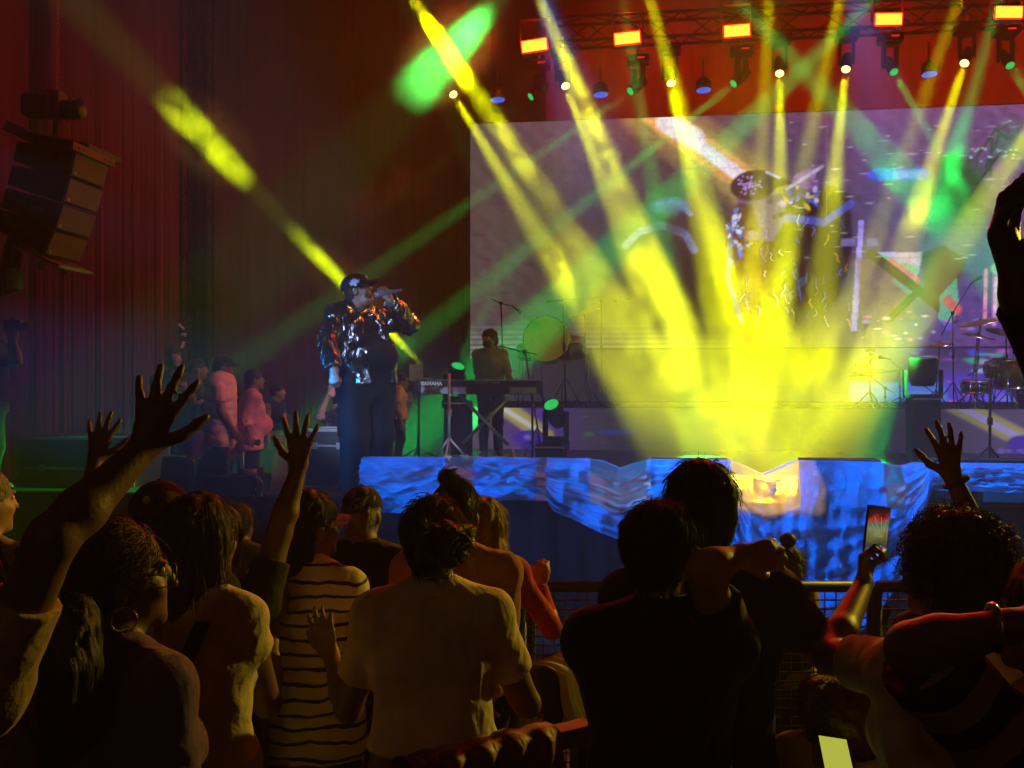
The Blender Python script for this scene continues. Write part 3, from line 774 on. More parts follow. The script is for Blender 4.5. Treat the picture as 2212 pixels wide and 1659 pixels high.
M['curtain_black'] = mat('black_curtain', (0.024, 0.015, 0.014), 0.9, bump=0.4, bscale=24, vary=0.3, vscale=2.0, stretch=(3, 3, 0.3))
M['skirt'] = mat('stage_skirt_cloth', (0.0012, 0.0014, 0.003), 0.95, bump=0.3, bscale=30, vary=0.3, spec=0.02)
M['rubber'] = mat('rubber', (0.012, 0.012, 0.012), 0.7)
M['brass'] = mat('cymbal_bronze', (0.55, 0.38, 0.12), 0.28, 0.9, vary=0.15, vscale=30)
M['white'] = mat('white_plastic', (0.6, 0.6, 0.6), 0.4)

# ------------------------------------------------------------------ ground, stage
def sheet(name, pts, m, kind='structure', z=None):
    b = MB(); b.add(pts, [tuple(range(len(pts)))]); o = b.build(name, m); o['kind'] = kind; return o
sheet('ground', [(-17.5, -3.5, 0), (17.5, -3.5, 0), (17.5, 22.5, 0), (-17.5, 22.5, 0)], M['asphalt'])
def slab(name, poly, z0, z1, m):
    n = len(poly); b = MB()
    b.add([(p.x, p.y, z0) for p in poly] + [(p.x, p.y, z1) for p in poly], [tuple(reversed(range(n))), tuple(range(n, 2 * n))] + [(i, (i + 1) % n, n + (i + 1) % n, n + i) for i in range(n)])
    o = b.build(name, m); o['kind'] = 'structure'; return o
UL = -0.55
slab('stage_floor', [S(UL, 0), S(13, 0), S(13, 12), S(UL, 12)], STAGE_Z - 0.10, STAGE_Z, M['deck'])
slab('stage_walkway_floor', [S(-9, 0), S(UL - 0.004, 0), S(UL - 0.004, 1.1), S(-9, 1.1)], STAGE_Z - 0.10, STAGE_Z, M['deck'])
slab('side_stage_floor', [S(-9, 1.11), S(UL - 0.01, 1.11), S(UL - 0.01, 12), S(-9, 12)], 0.002, 0.48, M['deck'])
slab('stage_riser_floor', [S(-0.2, 6.35), S(13, 6.35), S(13, 11.9), S(-0.2, 11.9)], STAGE_Z + 0.004, 1.66, M['deck'])
def pleated(name, p0, p1, z0, z1, amp, n, m, label=None, cat=None, seed=0, sag=None, kind=None, nz=14, per=10):
    rng = random.Random(seed); ph = [rng.uniform(0, 6.28) for _ in range(6)]; d = (p1 - p0); d.z = 0; L = d.length; t = d.normalized(); nn = Vector((t.y, -t.x, 0))
    def fn(a, b):
        x = a * L
        w = math.sin(2 * math.pi * n * a + 1.6 * math.sin(2.3 * a * 6.28 + ph[0]) + ph[1]) * 0.6 + 0.4 * math.sin(2 * math.pi * n * 2.17 * a + ph[2] + b * 0.7)
        w *= 0.55 + 0.45 * math.sin(5.1 * a * 6.28 + ph[3])
        z = z0 + (z1 - z0) * b
        o = nn * (amp * w * (1.15 - 0.4 * b))
        if sag: o = o + nn * sag(a, b)
        return Vector((p0.x, p0.y, 0)) + t * x + o + Vector((0, 0, z))
    b = MB(); b.grid(fn, n * per, nz); o = b.build(name, m)
    if kind: o['kind'] = kind
    if label: tag(o, label, cat)
    return o
pleated('stage_skirt', S(-9, -0.04), S(13, -0.04), 0.01, STAGE_Z - 0.012, 0.018, 90, M['skirt'], 'dark navy cloth skirt hanging down the front of the stage', 'stage skirt', 3, nz=6, per=6)
# curtains behind the side stage
pleated('curtain', P(-420, 0, 13.2), P(62, 0, 13.6), 0.0, 9.0, 0.03, 9, M['curtain'], 'red lit curtain strip at the outer edge behind the loudspeaker hang', 'curtain', 5)
pleated('curtain', P(70, 0, 13.8), P(416, 0, 14.2), 0.0, 9.0, 0.022, 16, M['curtain'], 'wide pleated dark curtain between loudspeaker hang and black tower', 'curtain', 6)
def swag(a, b):
    return 0.25 * math.exp(-((a - 0.12 - (1 - b) * 0.5) * 9) ** 2) * max(0.0, 1 - b * 2.2)
pleated('curtain', P(436, 0, 16.8), P(1060, 0, 18.4), 0.0, 9.2, 0.045, 15, M['curtain_black'], 'brownish dark drape with a gathered swag left of the video wall', 'curtain', 8, swag)
pleated('backdrop_cloth', S(0.5, 10.6), S(14, 10.6), 5.2, 9.2, 0.02, 20, M['curtain'], 'plain dark cloth high above the video wall', 'backdrop cloth', 9)

# ------------------------------------------------------------------ trusses
def truss_mb(a, b, w, n, r=0.022, r2=0.011, up=UP):
    mb = MB(); t = (b - a).normalized(); s1 = t.cross(up); s1 = s1.normalized() if s1.length > 1e-3 else Vector((1, 0, 0)); s2 = t.cross(s1).normalized()
    c = [(s1 * i + s2 * j) * (w / 2) for i, j in ((-1, -1), (1, -1), (1, 1), (-1, 1))]
    for o in c: mb.tube([a + o, b + o], r, 6)
    return mb, c
def truss(name, a, b, w, n, m, label, group=None, up=UP):
    root = empty(name, a.copy(), label, 'truss', group)
    mb, c = truss_mb(a, b, w, n, up=up); mb.build('chord', m, root)
    lace = MB()
    for k in range(4):
        for i in range(n):
            p = a.lerp(b, i / n); q = a.lerp(b, (i + 1) / n)
            u, v2 = (c[k], c[(k + 1) % 4]) if i % 2 == 0 else (c[(k + 1) % 4], c[k])
            lace.tube([p + u, q + v2], 0.010, 5)
    o = lace.build('lacing', m, root)
    return root
tz_r = Q(1450, 181, V_REAR).z
truss('lighting_truss', S(1.2, V_REAR, 6.75), S(12, V_REAR, 6.75), 0.32, 26, M['black_matt'], 'black rear lighting truss carrying the yellow beam lamps above the screen')
truss('lighting_truss', S(0.6, V_MID, 7.05), S(12, V_MID, 7.05), 0.30, 26, M['black_matt'], 'black truss carrying the red glowing panels at the top of the picture')
_tower = truss('truss_tower', P(426, 0, 12.6) * 1.0 - Vector((0, 0, P(426, 0, 12.6).z)) + Vector((0, 0, 0.48)), Vector((P(426, 0, 12.6).x, 12.6, 8.8)), 0.30, 22, M['black_matt'], 'black upright truss tower at the gap between the two curtains')
_tc = empty('dark_gap_sheet', Vector((P(428, 0, 12.9).x, 12.9, 0)), 'narrow black sheet added behind the truss tower as the dark gap between curtains', 'cloth')  # black sheet put in to darken the gap between the curtains
_b = MB(); _b.grid(lambda a, b: Vector((P(409, 0, 12.9).x + a * 0.24, 12.9 + 0.02 * math.sin(a * 12), 0.5 + b * 8.4)), 12, 6); _b.build('cloth', M['black_matt'], _tc)
# short struts low on the tower, coloured white for the light on them
for x0, y0, x1, y1 in ((386, 700, 398, 712), (391, 722, 402, 724), (392, 752, 397, 738)):
    b = MB(); b.tube([P(x0, y0, 12.3), P(x1, y1, 12.32)], 0.018, 6); b.build('strut', M['white'], _tower)

# ------------------------------------------------------------------ lamps hanging in the rig
def lens_mat(name, col, s):
    return mat(name, (0.02, 0.02, 0.02), 0.2, emit=col, estr=s, vary=0.0)
LENS_Y = lens_mat('lens_lit_yellow', (1.0, 1.0, 0.22), 3.2)
LENS_G = lens_mat('lens_lit_green', (0.01, 0.55, 0.10), 1.0)
LENS_B = lens_mat('led_lit_blue', (0.05, 0.16, 1.0), 1.1)
IND_R = lens_mat('red_display', (0.9, 0.02, 0.01), 0.8)
def moving_head(lens, to, lens_m, r, label, group, hang=True, scale=1.0, display=False, name='moving_head_lamp'):
    """base with two-armed yoke and a barrel head that ends in the lens"""
    d = (Vector(to) - lens).normalized(); root = empty(name, lens.copy(), label, 'stage lamp', group)
    L = 0.34 * scale; piv = lens - d * L * 0.55
    b = MB(); b.lathe(lens - d * L, d, [(0.02, 0), (r * 0.95, 0.01), (r * 1.15, L * 0.2), (r * 1.25, L * 0.55), (r * 1.22, L * 0.93), (r * 1.08, L * 0.985), (r * 1.02, L * 0.97)], 18); b.build('head', M['black_matt'], root)
    b = MB(); b.lathe(lens - d * L * 0.04, d, [(0.0, 0.004), (r * 0.6, 0.008), (r * 1.0, 0.0)], 18); b.build('lens', lens_m, root)
    sg = 1 if hang else -1
    side = d.cross(UP); side = side.normalized() if side.length > 0.2 else EU.copy()
    y = MB(); top = piv + UP * 0.27 * scale * sg
    for k in (-1, 1):
        y.bbox(piv + side * k * r * 1.55 + UP * 0.11 * scale * sg, (0.035 * scale, 0.09 * scale, 0.30 * scale), (side, UP.cross(side), UP), 0.012)
    y.bbox(top, (r * 3.3, 0.10 * scale, 0.05 * scale), (side, UP.cross(side), UP), 0.012); y.build('yoke', M['black_matt'], root)
    b = MB(); b.bbox(top + UP * 0.075 * scale * sg, (0.30 * scale, 0.24 * scale, 0.10 * scale), (EU, EV, UP), 0.015); bo = b.build('base', M['black_matt'], root)
    if display:
        b = MB(); b.box(top + UP * 0.075 * scale * sg - EV * 0.1235 * scale + EU * 0.04, (0.10 * scale, 0.003, 0.02 * scale), (EU, EV, UP)); b.build('display', IND_R, bo)
    if hang:
        b = MB(); b.tube([top + UP * 0.12 * scale, top + UP * 0.30 * scale], 0.02, 6); b.build('clamp', M['steel'], root)
    return root
ORD = ['first', 'second', 'third', 'fourth', 'fifth', 'sixth', 'seventh']
for i, (px, py) in enumerate(REAR_Y[:6]):
    moving_head(Q(px, py, V_REAR), Q(*REAR_TO[i], 1.6), LENS_Y, 0.056, 'bright yellow-white beam lamp on the rear truss, %s from the left of six' % ORD[i], 'yellow beam lamps on the rear truss')
for i, (px, py) in enumerate(REAR_G):
    moving_head(Q(px, py, V_REAR), Q(*REAR_G_TO[i], 3.2), LENS_G, 0.055, 'small green beam lamp on the rear truss, %s green one from the left' % ORD[i], 'green beam lamps on the rear truss', display=True)
PANEL = mat('red_panel_glow', (0.02, 0.01, 0.01), 0.4, emit=(1.0, 0.0017, 0.00012), estr=620.0, sample=True, vary=0.0)
for i, (px, py) in enumerate([(1154, 98), (1355, 82), (1592, 66), (1920, 41), (2180, 26)]):
    c = Q(px, py, V_MID); k = depth_at(px, V_MID) / FW
    tilt = Matrix.Rotation(math.radians(-(6, 4, 2, -2, -3)[i]), 3, EV)
    ax = (tilt @ EU, EV, tilt @ UP); w, h = 54 * k, 24 * k
    root = empty('strobe_panel', c, 'rectangular lamp panel glowing yellow with red halo, %s from the left' % ORD[i], 'stage lamp', 'glowing panels along the top')
    b = MB(); b.bbox(c + EV * 0.09, (w * 1.12, 0.14, h * 1.22), ax, 0.012); b.build('housing', M['black'], root)
    b = MB(); b.box(c, (w, 0.012, h), ax); b.build('face', PANEL, root)
    b = MB()
    for s in (-1, 1): b.tube([c + EV * 0.09 + EU * s * w * 0.6, c + EV * 0.09 + EU * s * w * 0.6 + UP * 0.35], 0.015, 6)
    b.tube([c + EV * 0.09 - EU * w * 0.6 + UP * 0.35, c + EV * 0.09 + EU * w * 0.6 + UP * 0.35], 0.015, 6); b.build('bracket', M['black'], root)
for i, (px, py) in enumerate([(1075, 216), (1298, 205), (1520, 195), (2008, 161)]):
    c = Q(px, py, V_REAR); d = (Vector((0.03, -0.13, -0.99))).normalized()
    root = empty('par_can', c, 'flat round wash lamp with dotted blue diodes, %s from the left' % ORD[i], 'stage lamp', 'blue diode wash lamps on the rear truss')
    b = MB(); b.lathe(c - d * 0.16, d, [(0.0, 0), (0.07, 0.0), (0.10, 0.05), (0.105, 0.15), (0.098, 0.158), (0.0, 0.156)], 20); b.build('housing', M['black'], root)
    b = MB(); a1 = d.cross(EV).normalized(); a2 = d.cross(a1)
    for ring, n in ((0.0, 1), (0.034, 6), (0.062, 12), (0.086, 18)):
        for k in range(n):
            p = c + (a1 * math.cos(k / n * 6.283) + a2 * math.sin(k / n * 6.283)) * ring; b.lathe(p - d * 0.003, d, [(0.011, 0), (0.010, 0.006), (0.0, 0.008)], 6)
    o = b.build('diodes', LENS_B, root); o['kind'] = 'stuff'
    b = MB(); b.tube([c - d * 0.12, c - d * 0.12 + UP * 0.3], 0.012, 6); b.build('bracket', M['black'], root)

# ------------------------------------------------------------------ video walls (pictures painted as vertex colours in wall metres)
def srgb(c): 
    c = np.asarray(c, float) / 255.0
    return np.where(c <= 0.04045, c / 12.92, ((c + 0.055) / 1.055) ** 2.4)
class Canvas:
    def __init__(s, v, x0, x1, ytop, ybot, nx, ny):
        s.v = v; u0, _ = to_uv(Q(x0, 800, v)); u1, _ = to_uv(Q(x1, 800, v)); z1 = Q(*ytop, v).z; z0 = Q(*ybot, v).z
        s.u = np.linspace(u0, u1, nx); s.z = np.linspace(z0, z1, ny); s.nx, s.ny = nx, ny
        s.U, s.Z = np.meshgrid(s.u, s.z); s.C = np.zeros((ny, nx, 3))
    def uz(s, p): q = Q(p[0], p[1], s.v); return to_uv(q)[0], q.z
    def k(s, px): return depth_at(px, s.v) / FW
    def mix(s, w, col): s.C += (srgb(col) - s.C) * np.clip(w, 0, 1)[..., None]
    def add(s, w, col): s.C += srgb(col) * np.clip(w, 0, None)[..., None]
    def poly(s, pts, col, a=1.0, soft=0.0):
        P2 = [s.uz(p) for p in pts]; ins = np.zeros_like(s.U, bool)
        for i in range(len(P2)):
            (x0, y0), (x1, y1) = P2[i], P2[(i + 1) % len(P2)]
            c = ((y0 > s.Z) != (y1 > s.Z)); ins ^= c & (s.U < (x1 - x0) * (s.Z - y0) / (y1 - y0 + 1e-12) + x0)
        w = ins.astype(float)
        for _ in range(int(soft)):
            w = (w + np.roll(w, 1, 0) + np.roll(w, -1, 0) + np.roll(w, 1, 1) + np.roll(w, -1, 1)) / 5
        s.mix(w * a, col)
    def ell(s, c, rx, ry, col, a=1.0, soft=0.15, rot=0):
        u, z = s.uz(c); kk = s.k(c[0]); x = (s.U - u) / kk; y = -(s.Z - z) / kk; r = math.radians(rot)
        x, y = x * math.cos(r) + y * math.sin(r), -x * math.sin(r) + y * math.cos(r)
        d = np.sqrt((x / rx) ** 2 + (y / ry) ** 2); s.mix(np.clip((1 + soft - d) / (2 * soft), 0, 1) * a, col)
    def line(s, pts, w, col, a=1.0, soft=0.5, add=False):
        P2 = [s.uz(p) for p in pts]; kk = s.k(pts[0][0]); D = np.full_like(s.U, 1e9)
        for (x0, y0), (x1, y1) in zip(P2[:-1], P2[1:]):
            dx, dy = x1 - x0, y1 - y0; t = np.clip(((s.U - x0) * dx + (s.Z - y0) * dy) / (dx * dx + dy * dy + 1e-12), 0, 1)
            D = np.minimum(D, np.hypot(s.U - x0 - t * dx, s.Z - y0 - t * dy))
        wgt = np.clip((w * kk / 2 - D) / (soft * w * kk / 2) + 1, 0, 1) * a
        (s.add if add else s.mix)(wgt, col)
    def noise(s, f, seed):
        v = np.stack([s.U.ravel(), s.Z.ravel() * 1.3, np.full(s.U.size, seed * 3.7)], 1); return waves(v, f, 7, seed).reshape(s.U.shape)
    def build(s, name, parent, gain):
        b = MB(); q = [S(u, s.v, z) for z in s.z for u in s.u]
        fs = [(j * s.nx + i, j * s.nx + i + 1, (j + 1) * s.nx + i + 1, (j + 1) * s.nx + i) for j in range(s.ny - 1) for i in range(s.nx - 1)]
        b.add(q, fs); o = b.build(name, None, parent)
        ca = o.data.color_attributes.new('picture', 'FLOAT_COLOR', 'POINT')
        ca.data.foreach_set('color', np.concatenate([s.C.reshape(-1, 3), np.ones((s.nx * s.ny, 1))], 1).astype(np.float32).ravel())
        m, nt, bs = new_mat('video_picture'); N, L = nt.nodes, nt.links
        at = N.new('ShaderNodeAttribute'); at.attribute_name = 'picture'
        bs.inputs['Base Color'].default_value = (0.01, 0.01, 0.012, 1); bs.inputs['Roughness'].default_value = 0.5
        L.new(at.outputs['Color'], bs.inputs['Emission Color']); bs.inputs['Emission Strength'].default_value = gain
        m.cycles.emission_sampling = 'NONE'; o.data.materials.append(m); return o
def wall_frame(c, root, depth=0.12):
    b = MB(); u0, u1, z0, z1 = c.u[0], c.u[-1], c.z[0], c.z[-1]
    b.box(S((u0 + u1) / 2, c.v + 0.01 + depth / 2, (z0 + z1) / 2), (u1 - u0 + 0.04, depth, z1 - z0 + 0.04), (EU, EV, UP)); return b.build('cabinet_back', M['black_matt'], root)

V_SCR = 8.6
cv = Canvas(V_SCR, 1016, 2420, (1600, 247), (1600, 772), 700, 300)
rs = random.Random(5)
n1 = cv.noise(0.9, 2); n2 = cv.noise(2.6, 4); n3 = cv.noise(6.0, 6)
X = (cv.U - cv.u[0]) / (cv.u[-1] - cv.u[0])
T = (cv.Z - cv.z[0]) / (cv.z[-1] - cv.z[0])
cv.C[:] = srgb((80, 70, 74)); cv.mix(np.clip((X - 0.28) * 1.6, 0, 1) * 0.85, (92, 74, 160)); cv.mix(np.clip(n1, 0, 1) * 0.4, (124, 92, 120)); cv.mix(np.clip(-n1, 0, 1) * 0.35, (72, 58, 70))
cv.mix(np.clip(0.4 - T, 0, 1) * np.clip(X * 3 - 0.9, 0, 1) * 1.2, (90, 50, 140)); cv.mix(np.clip(n2 - 0.4, 0, 1) * np.clip(X * 2 - 0.8, 0, 1) * 0.5, (150, 70, 120))
cv.C *= (1.05 - 0.98 * np.exp(-(np.abs(X - 0.39) / 0.23) ** 3 - (np.abs(T - 0.12) / 0.50) ** 3))[..., None]  # middle dimmed in the picture so the beams before it stay yellow
# beam of light across the picture
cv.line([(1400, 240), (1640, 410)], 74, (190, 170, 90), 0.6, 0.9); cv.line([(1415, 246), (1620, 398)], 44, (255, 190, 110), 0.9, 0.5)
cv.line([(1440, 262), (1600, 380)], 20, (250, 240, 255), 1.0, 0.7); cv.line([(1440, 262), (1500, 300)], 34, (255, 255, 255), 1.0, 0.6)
# rear second figure: pale cap and shoulder
cv.ell((1448, 446), 38, 18, (110, 130, 190), 0.8, 0.3); cv.line([(1480, 452), (1492, 462)], 9, (120, 140, 200), 0.8)
cv.line([(1352, 530), (1380, 500), (1430, 486), (1480, 505), (1500, 540)], 12, (140, 150, 210), 0.6, 0.8); cv.ell((1440, 480), 40, 34, (70, 62, 66), 0.7, 0.3)
# singer in the picture: jacket, face, hand, cap
cv.poly([(1575, 520), (1600, 470), (1660, 470), (1720, 430), (1800, 400), (1836, 420), (1842, 520), (1825, 620), (1780, 680), (1600, 680), (1565, 600)], (26, 22, 44), 1.0, 3)
cv.poly([(1592, 430), (1640, 420), (1690, 420), (1700, 470), (1670, 520), (1610, 520)], (104, 76, 140), 1, 3); cv.ell((1690, 440), 9, 7, (190, 150, 220), 1, 0.4); cv.ell((1664, 436), 8, 4, (60, 40, 80), 1, 0.4); cv.line([(1672, 468), (1694, 462)], 8, (60, 30, 60), 1, 0.6); cv.poly([(1592, 440), (1625, 440), (1640, 500), (1600, 500)], (40, 26, 40), 0.9, 3)
cv.line([(1580, 500), (1572, 600), (1600, 690)], 8, (90, 120, 255), 0.3, 0.8); cv.line([(1700, 470), (1780, 480), (1838, 440)], 12, (70, 90, 220), 0.7, 0.8); cv.ell((1628, 400), 50, 33, (24, 20, 60), 1, 0.08, -8); cv.poly([(1640, 374), (1690, 384), (1712, 396), (1660, 410)], (26, 22, 66), 1, 1); cv.line([(1656, 372), (1684, 384)], 5, (190, 190, 230), 0.9)
for k in range(46): cv.ell((1616 + rs.gauss(0, 12), 400 + rs.gauss(0, 8)), 2.6, 2.2, (170, 130, 225), 0.9, 0.5)
for k, (dx, dy) in enumerate(((0, 0), (12, -6), (24, -10), (36, -12))): cv.ell((1720 + dx, 388 + dy), 7, 14, (150, 108, 190), 0.95, 0.25, 20)
cv.ell((1746, 398), 22, 11, (130, 84, 160), 0.95, 0.25); cv.line([(1700, 408), (1776, 360)], 6, (190, 180, 225), 0.9)
for k in range(60):
    x, y = rs.uniform(1572, 1835), rs.uniform(455, 690); 
    col = rs.choice([(120, 150, 255), (200, 200, 255), (230, 225, 250), (60, 110, 255), (150, 130, 220)])
    if x > 1750 and rs.random() < 0.25: col = (230, 180, 60)
    pts = [(x, y)]
    for j in range(3): pts.append((pts[-1][0] + rs.uniform(-7, 7), pts[-1][1] + rs.uniform(2, 11)))
    cv.line(pts, rs.uniform(1.0, 2.4), col, rs.uniform(0.2, 0.7), 1.0)
for k in range(26): cv.ell((1585 + rs.gauss(0, 14), 500 + rs.gauss(0, 26)), rs.uniform(3, 9), rs.uniform(2, 6), rs.choice([(40, 110, 255), (130, 180, 255), (220, 230, 255)]), 0.9, 0.4, rs.uniform(0, 180))
for k in range(18): cv.ell((1740 + rs.gauss(0, 30), 425 + rs.gauss(0, 14)), rs.uniform(3, 10), rs.uniform(2, 5), rs.choice([(50, 90, 240), (190, 190, 255), (235, 200, 60)]), 0.85, 0.4, rs.uniform(0, 180))
# bright blue lozenge, green shape with a drummer
cv.poly([(1866, 376), (1890, 364), (2000, 364), (2008, 372), (2004, 388), (1890, 391)], (60, 90, 245), 1, 1); cv.poly([(1930, 368), (1990, 368), (1990, 386), (1930, 386)], (150, 180, 255), 0.8, 3)
cv.ell((2065, 430), 70, 66, (34, 120, 70), 0.85, 0.5); cv.ell((2052, 352), 26, 22, (26, 90, 60), 0.9, 0.3); cv.ell((2075, 400), 46, 60, (20, 92, 52), 0.8, 0.3)
for pts in ([(2110, 340), (2150, 280), (2176, 300)], [(2130, 360), (2160, 290)], [(2140, 380), (2142, 300)], [(2096, 420), (2160, 330), (2200, 330)]): cv.line(pts, 5, (36, 80, 70), 0.9)
cv.ell((2190, 310), 34, 40, (30, 150, 90), 0.5, 0.6)
for k in range(20): cv.ell((rs.uniform(2090, 2200), rs.uniform(320, 350)), 3, 2, (170, 220, 240), 0.8, 0.6)
# lower right: poles, prisms, bars
cv.poly([(1818, 515), (1848, 515), (1848, 532), (1818, 532)], (130, 112, 195), 0.8, 1); cv.poly([(1872, 515), (1896, 515), (1896, 532), (1872, 532)], (130, 112, 195), 0.8, 1); cv.poly([(1855, 475), (1867, 475), (1851, 715), (1838, 715)], (165, 150, 250), 1, 1)
cv.poly([(1880, 545), (1994, 545), (1978, 612)], (196, 180, 250), 1, 1); cv.poly([(1935, 545), (1994, 545), (1978, 600)], (225, 190, 190), 0.7, 3); cv.line([(1905, 555), (1978, 585)], 10, (110, 220, 150), 0.8, 0.9); cv.line([(1925, 565), (1980, 606)], 11, (230, 70, 110), 0.8, 0.9)
cv.poly([(1850, 560), (1900, 560), (1975, 625), (1975, 690), (1860, 690)], (120, 84, 110), 0.8, 4); cv.line([(1940, 605), (1975, 630)], 16, (70, 160, 190), 0.6, 0.9)
cv.line([(1882, 548), (1985, 628), (2060, 690)], 18, (38, 30, 42), 1, 0.2); cv.line([(1985, 628), (1920, 690)], 14, (38, 30, 42), 1, 0.2); cv.poly([(1990, 545), (2040, 530), (2090, 560), (2060, 640), (2000, 660)], (52, 36, 50), 0.9, 4)
cv.poly([(2030, 640), (2066, 600), (2072, 660), (2050, 712), (2028, 690)], (90, 190, 160), 0.9, 1); cv.line([(2048, 650), (2066, 668)], 16, (235, 90, 90), 0.8, 0.8); cv.poly([(2030, 690), (2066, 700), (2050, 712)], (120, 60, 220), 1, 1)
cv.poly([(2150, 560), (2212, 560), (2240, 640), (2170, 660)], (200, 180, 235), 0.9, 2); cv.line([(2150, 580), (2210, 640)], 14, (150, 230, 190), 0.7, 0.8); cv.line([(2156, 570), (2230, 610)], 10, (250, 150, 140), 0.7, 0.8)
for x, c in ((2130, (230, 150, 190)), (2148, (190, 90, 220)), (2152, (250, 200, 220))): cv.line([(x, 580 + rs.uniform(0, 30)), (x - 3, 700)], 6, c, 0.9, 0.7)
cv.ell((2200, 690), 46, 34, (90, 40, 190), 0.9, 0.3); cv.ell((2196, 670), 20, 8, (190, 120, 230), 0.9, 0.5)
for k in range(60): cv.ell((rs.uniform(1860, 2400), rs.gauss(715, 22)), rs.uniform(3, 9), rs.uniform(1.5, 4), rs.choice([(60, 70, 240), (150, 140, 255), (200, 200, 255), (160, 60, 200), (230, 110, 190)]), 0.8, 0.5)
for k in range(90): cv.ell((rs.uniform(1700, 2400), rs.uniform(260, 560)), rs.uniform(2, 12), rs.uniform(0.8, 1.8), (215, 205, 230), rs.uniform(0.25, 0.7), 0.6)
cv.mix(np.clip(0.16 - T, 0, 1) * 5 * np.clip(0.45 - X, 0, 1) * 2.2 * (np.sin(cv.Z * 75) > 0), (150, 146, 150))
cv.line([(1016 + 770, 230), (1786, 480)], 2, (150, 140, 150), 0.4); cv.line([(1470, 240), (1470, 770)], 1.2, (120, 112, 118), 0.3)
cv.C *= (1 + 0.16 * cv.noise(26, 3) + 0.10 * np.random.RandomState(3).normal(size=cv.U.shape))[..., None]; cv.C *= (1 - 0.16 * ((np.abs((cv.U / 0.5) % 1 - 0.5) > 0.485) | (np.abs((cv.Z / 0.5) % 1 - 0.5) > 0.48)))[..., None]
scr = empty('video_wall', S(float(cv.u[0]), V_SCR, 0), 'large video wall showing a close-up of the singer in a cap', 'video screen')
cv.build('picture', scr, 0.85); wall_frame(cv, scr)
b = MB()
for u in np.arange(cv.u[0] + 0.3, cv.u[-1], 1.6): b.box(S(u, V_SCR + 0.35, cv.z[0] / 2 + 0.8), (0.06, 0.06, cv.z[0] - 1.66 + 0.06), (EU, EV, UP))
b.build('support_leg', M['black'], scr)
# middle strip
c2 = Canvas(7.6, 1040, 2420, (1990, 752), (1990, 868), 420, 44)
c2.C[:] = srgb((70, 58, 80)); X2 = (c2.U - c2.u[0]) / (c2.u[-1] - c2.u[0]); n = c2.noise(3.0, 3); n_b = c2.noise(9, 8)
c2.mix(np.clip(X2 * 2.6 - 1.3, 0, 1) * 0.8, (88, 60, 150)); c2.mix(np.clip(n, 0, 1) * np.clip(X2 * 4 - 2.2, 0, 1), (90, 60, 230)); c2.mix(np.clip(-n - 0.2, 0, 1), (44, 30, 50))
c2.poly([(1836, 826), (2040, 826), (2050, 868), (1836, 868)], (80, 130, 250), 1, 2); c2.poly([(1836, 846), (2040, 846), (2040, 858), (1836, 858)], (120, 160, 255), 0.7, 2)
for k in range(60): c2.ell((rs.uniform(1960, 2400), rs.uniform(750, 868)), rs.uniform(4, 22), rs.uniform(2, 5), rs.choice([(70, 80, 250), (150, 80, 240), (220, 100, 220), (60, 190, 160), (200, 190, 255)]), 0.7, 0.5)
for k in range(24): c2.line([(2130 + k * 9, 850), (2136 + k * 9 + rs.uniform(-5, 5), 866)], 3, (60, 120, 255), 0.9)
c2.C *= (1 - 0.93 * np.exp(-(np.abs(X2 - 0.36) / 0.27) ** 3))[..., None]  # strip dimmed in its colours where the beams cross it
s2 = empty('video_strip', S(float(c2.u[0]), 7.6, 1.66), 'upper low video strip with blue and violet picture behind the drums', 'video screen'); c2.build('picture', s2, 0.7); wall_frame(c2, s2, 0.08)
# riser front strip
c3 = Canvas(6.3, 962, 2420, (1500, 882), (1500, 986), 480, 44)
X3 = (c3.U - c3.u[0]) / (c3.u[-1] - c3.u[0]); n = c3.noise(1.4, 9)
c3.C[:] = srgb((92, 80, 94)); c3.mix(np.clip(n, 0, 1) * 0.4, (108, 98, 112)); c3.mix(np.exp(-((X3 - 0.155) / 0.06) ** 2), (104, 62, 170)); c3.mix(np.clip(X3 * 2 - 1.2, 0, 1), (112, 90, 160))
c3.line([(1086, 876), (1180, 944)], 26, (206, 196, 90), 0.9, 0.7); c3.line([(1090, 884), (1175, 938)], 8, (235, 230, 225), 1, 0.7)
c3.ell((1145, 946), 34, 17, (70, 44, 190), 1, 0.1); c3.poly([(1160, 936), (1176, 946), (1190, 962), (1165, 956)], (80, 50, 200), 1, 1); c3.ell((1140, 944), 8, 5, (150, 120, 230), 0.9, 0.4); c3.ell((1150, 966), 22, 14, (60, 30, 130), 1, 0.2)
for k in range(16): c3.ell((rs.gauss(1160, 22), rs.gauss(970, 7)), 4, 3, (80, 90, 255), 0.9, 0.5)
c3.ell((1330, 934), 40, 5, (70, 90, 240), 1, 0.3); c3.ell((1272, 938), 10, 5, (40, 190, 110), 0.8, 0.4); c3.line([(1727, 895), (1727, 950)], 3, (200, 200, 210), 0.7)
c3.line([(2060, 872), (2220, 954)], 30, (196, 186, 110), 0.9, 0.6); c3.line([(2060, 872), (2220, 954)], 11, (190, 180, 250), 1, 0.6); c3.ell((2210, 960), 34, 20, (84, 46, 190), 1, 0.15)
for k in range(24): c3.ell((rs.uniform(2150, 2250), rs.gauss(978, 8)), 6, 3, rs.choice([(60, 80, 240), (140, 110, 240)]), 0.9, 0.5)
for k in range(50): c3.ell((rs.uniform(1240, 1560), rs.uniform(886, 984)), rs.uniform(2, 9), 1.2, (190, 186, 196), rs.uniform(0.2, 0.5), 0.5)
c3.C *= (1 - 0.93 * np.exp(-(np.abs(X3 - 0.49) / 0.32) ** 4))[..., None]  # centre darkened in the colours to keep the beam area yellow
s3 = empty('video_strip', S(float(c3.u[0]), 6.3, STAGE_Z), 'lower video strip along the riser front with a purple cap picture', 'video screen'); c3.build('picture', s3, 0.6); wall_frame(c3, s3, 0.03)

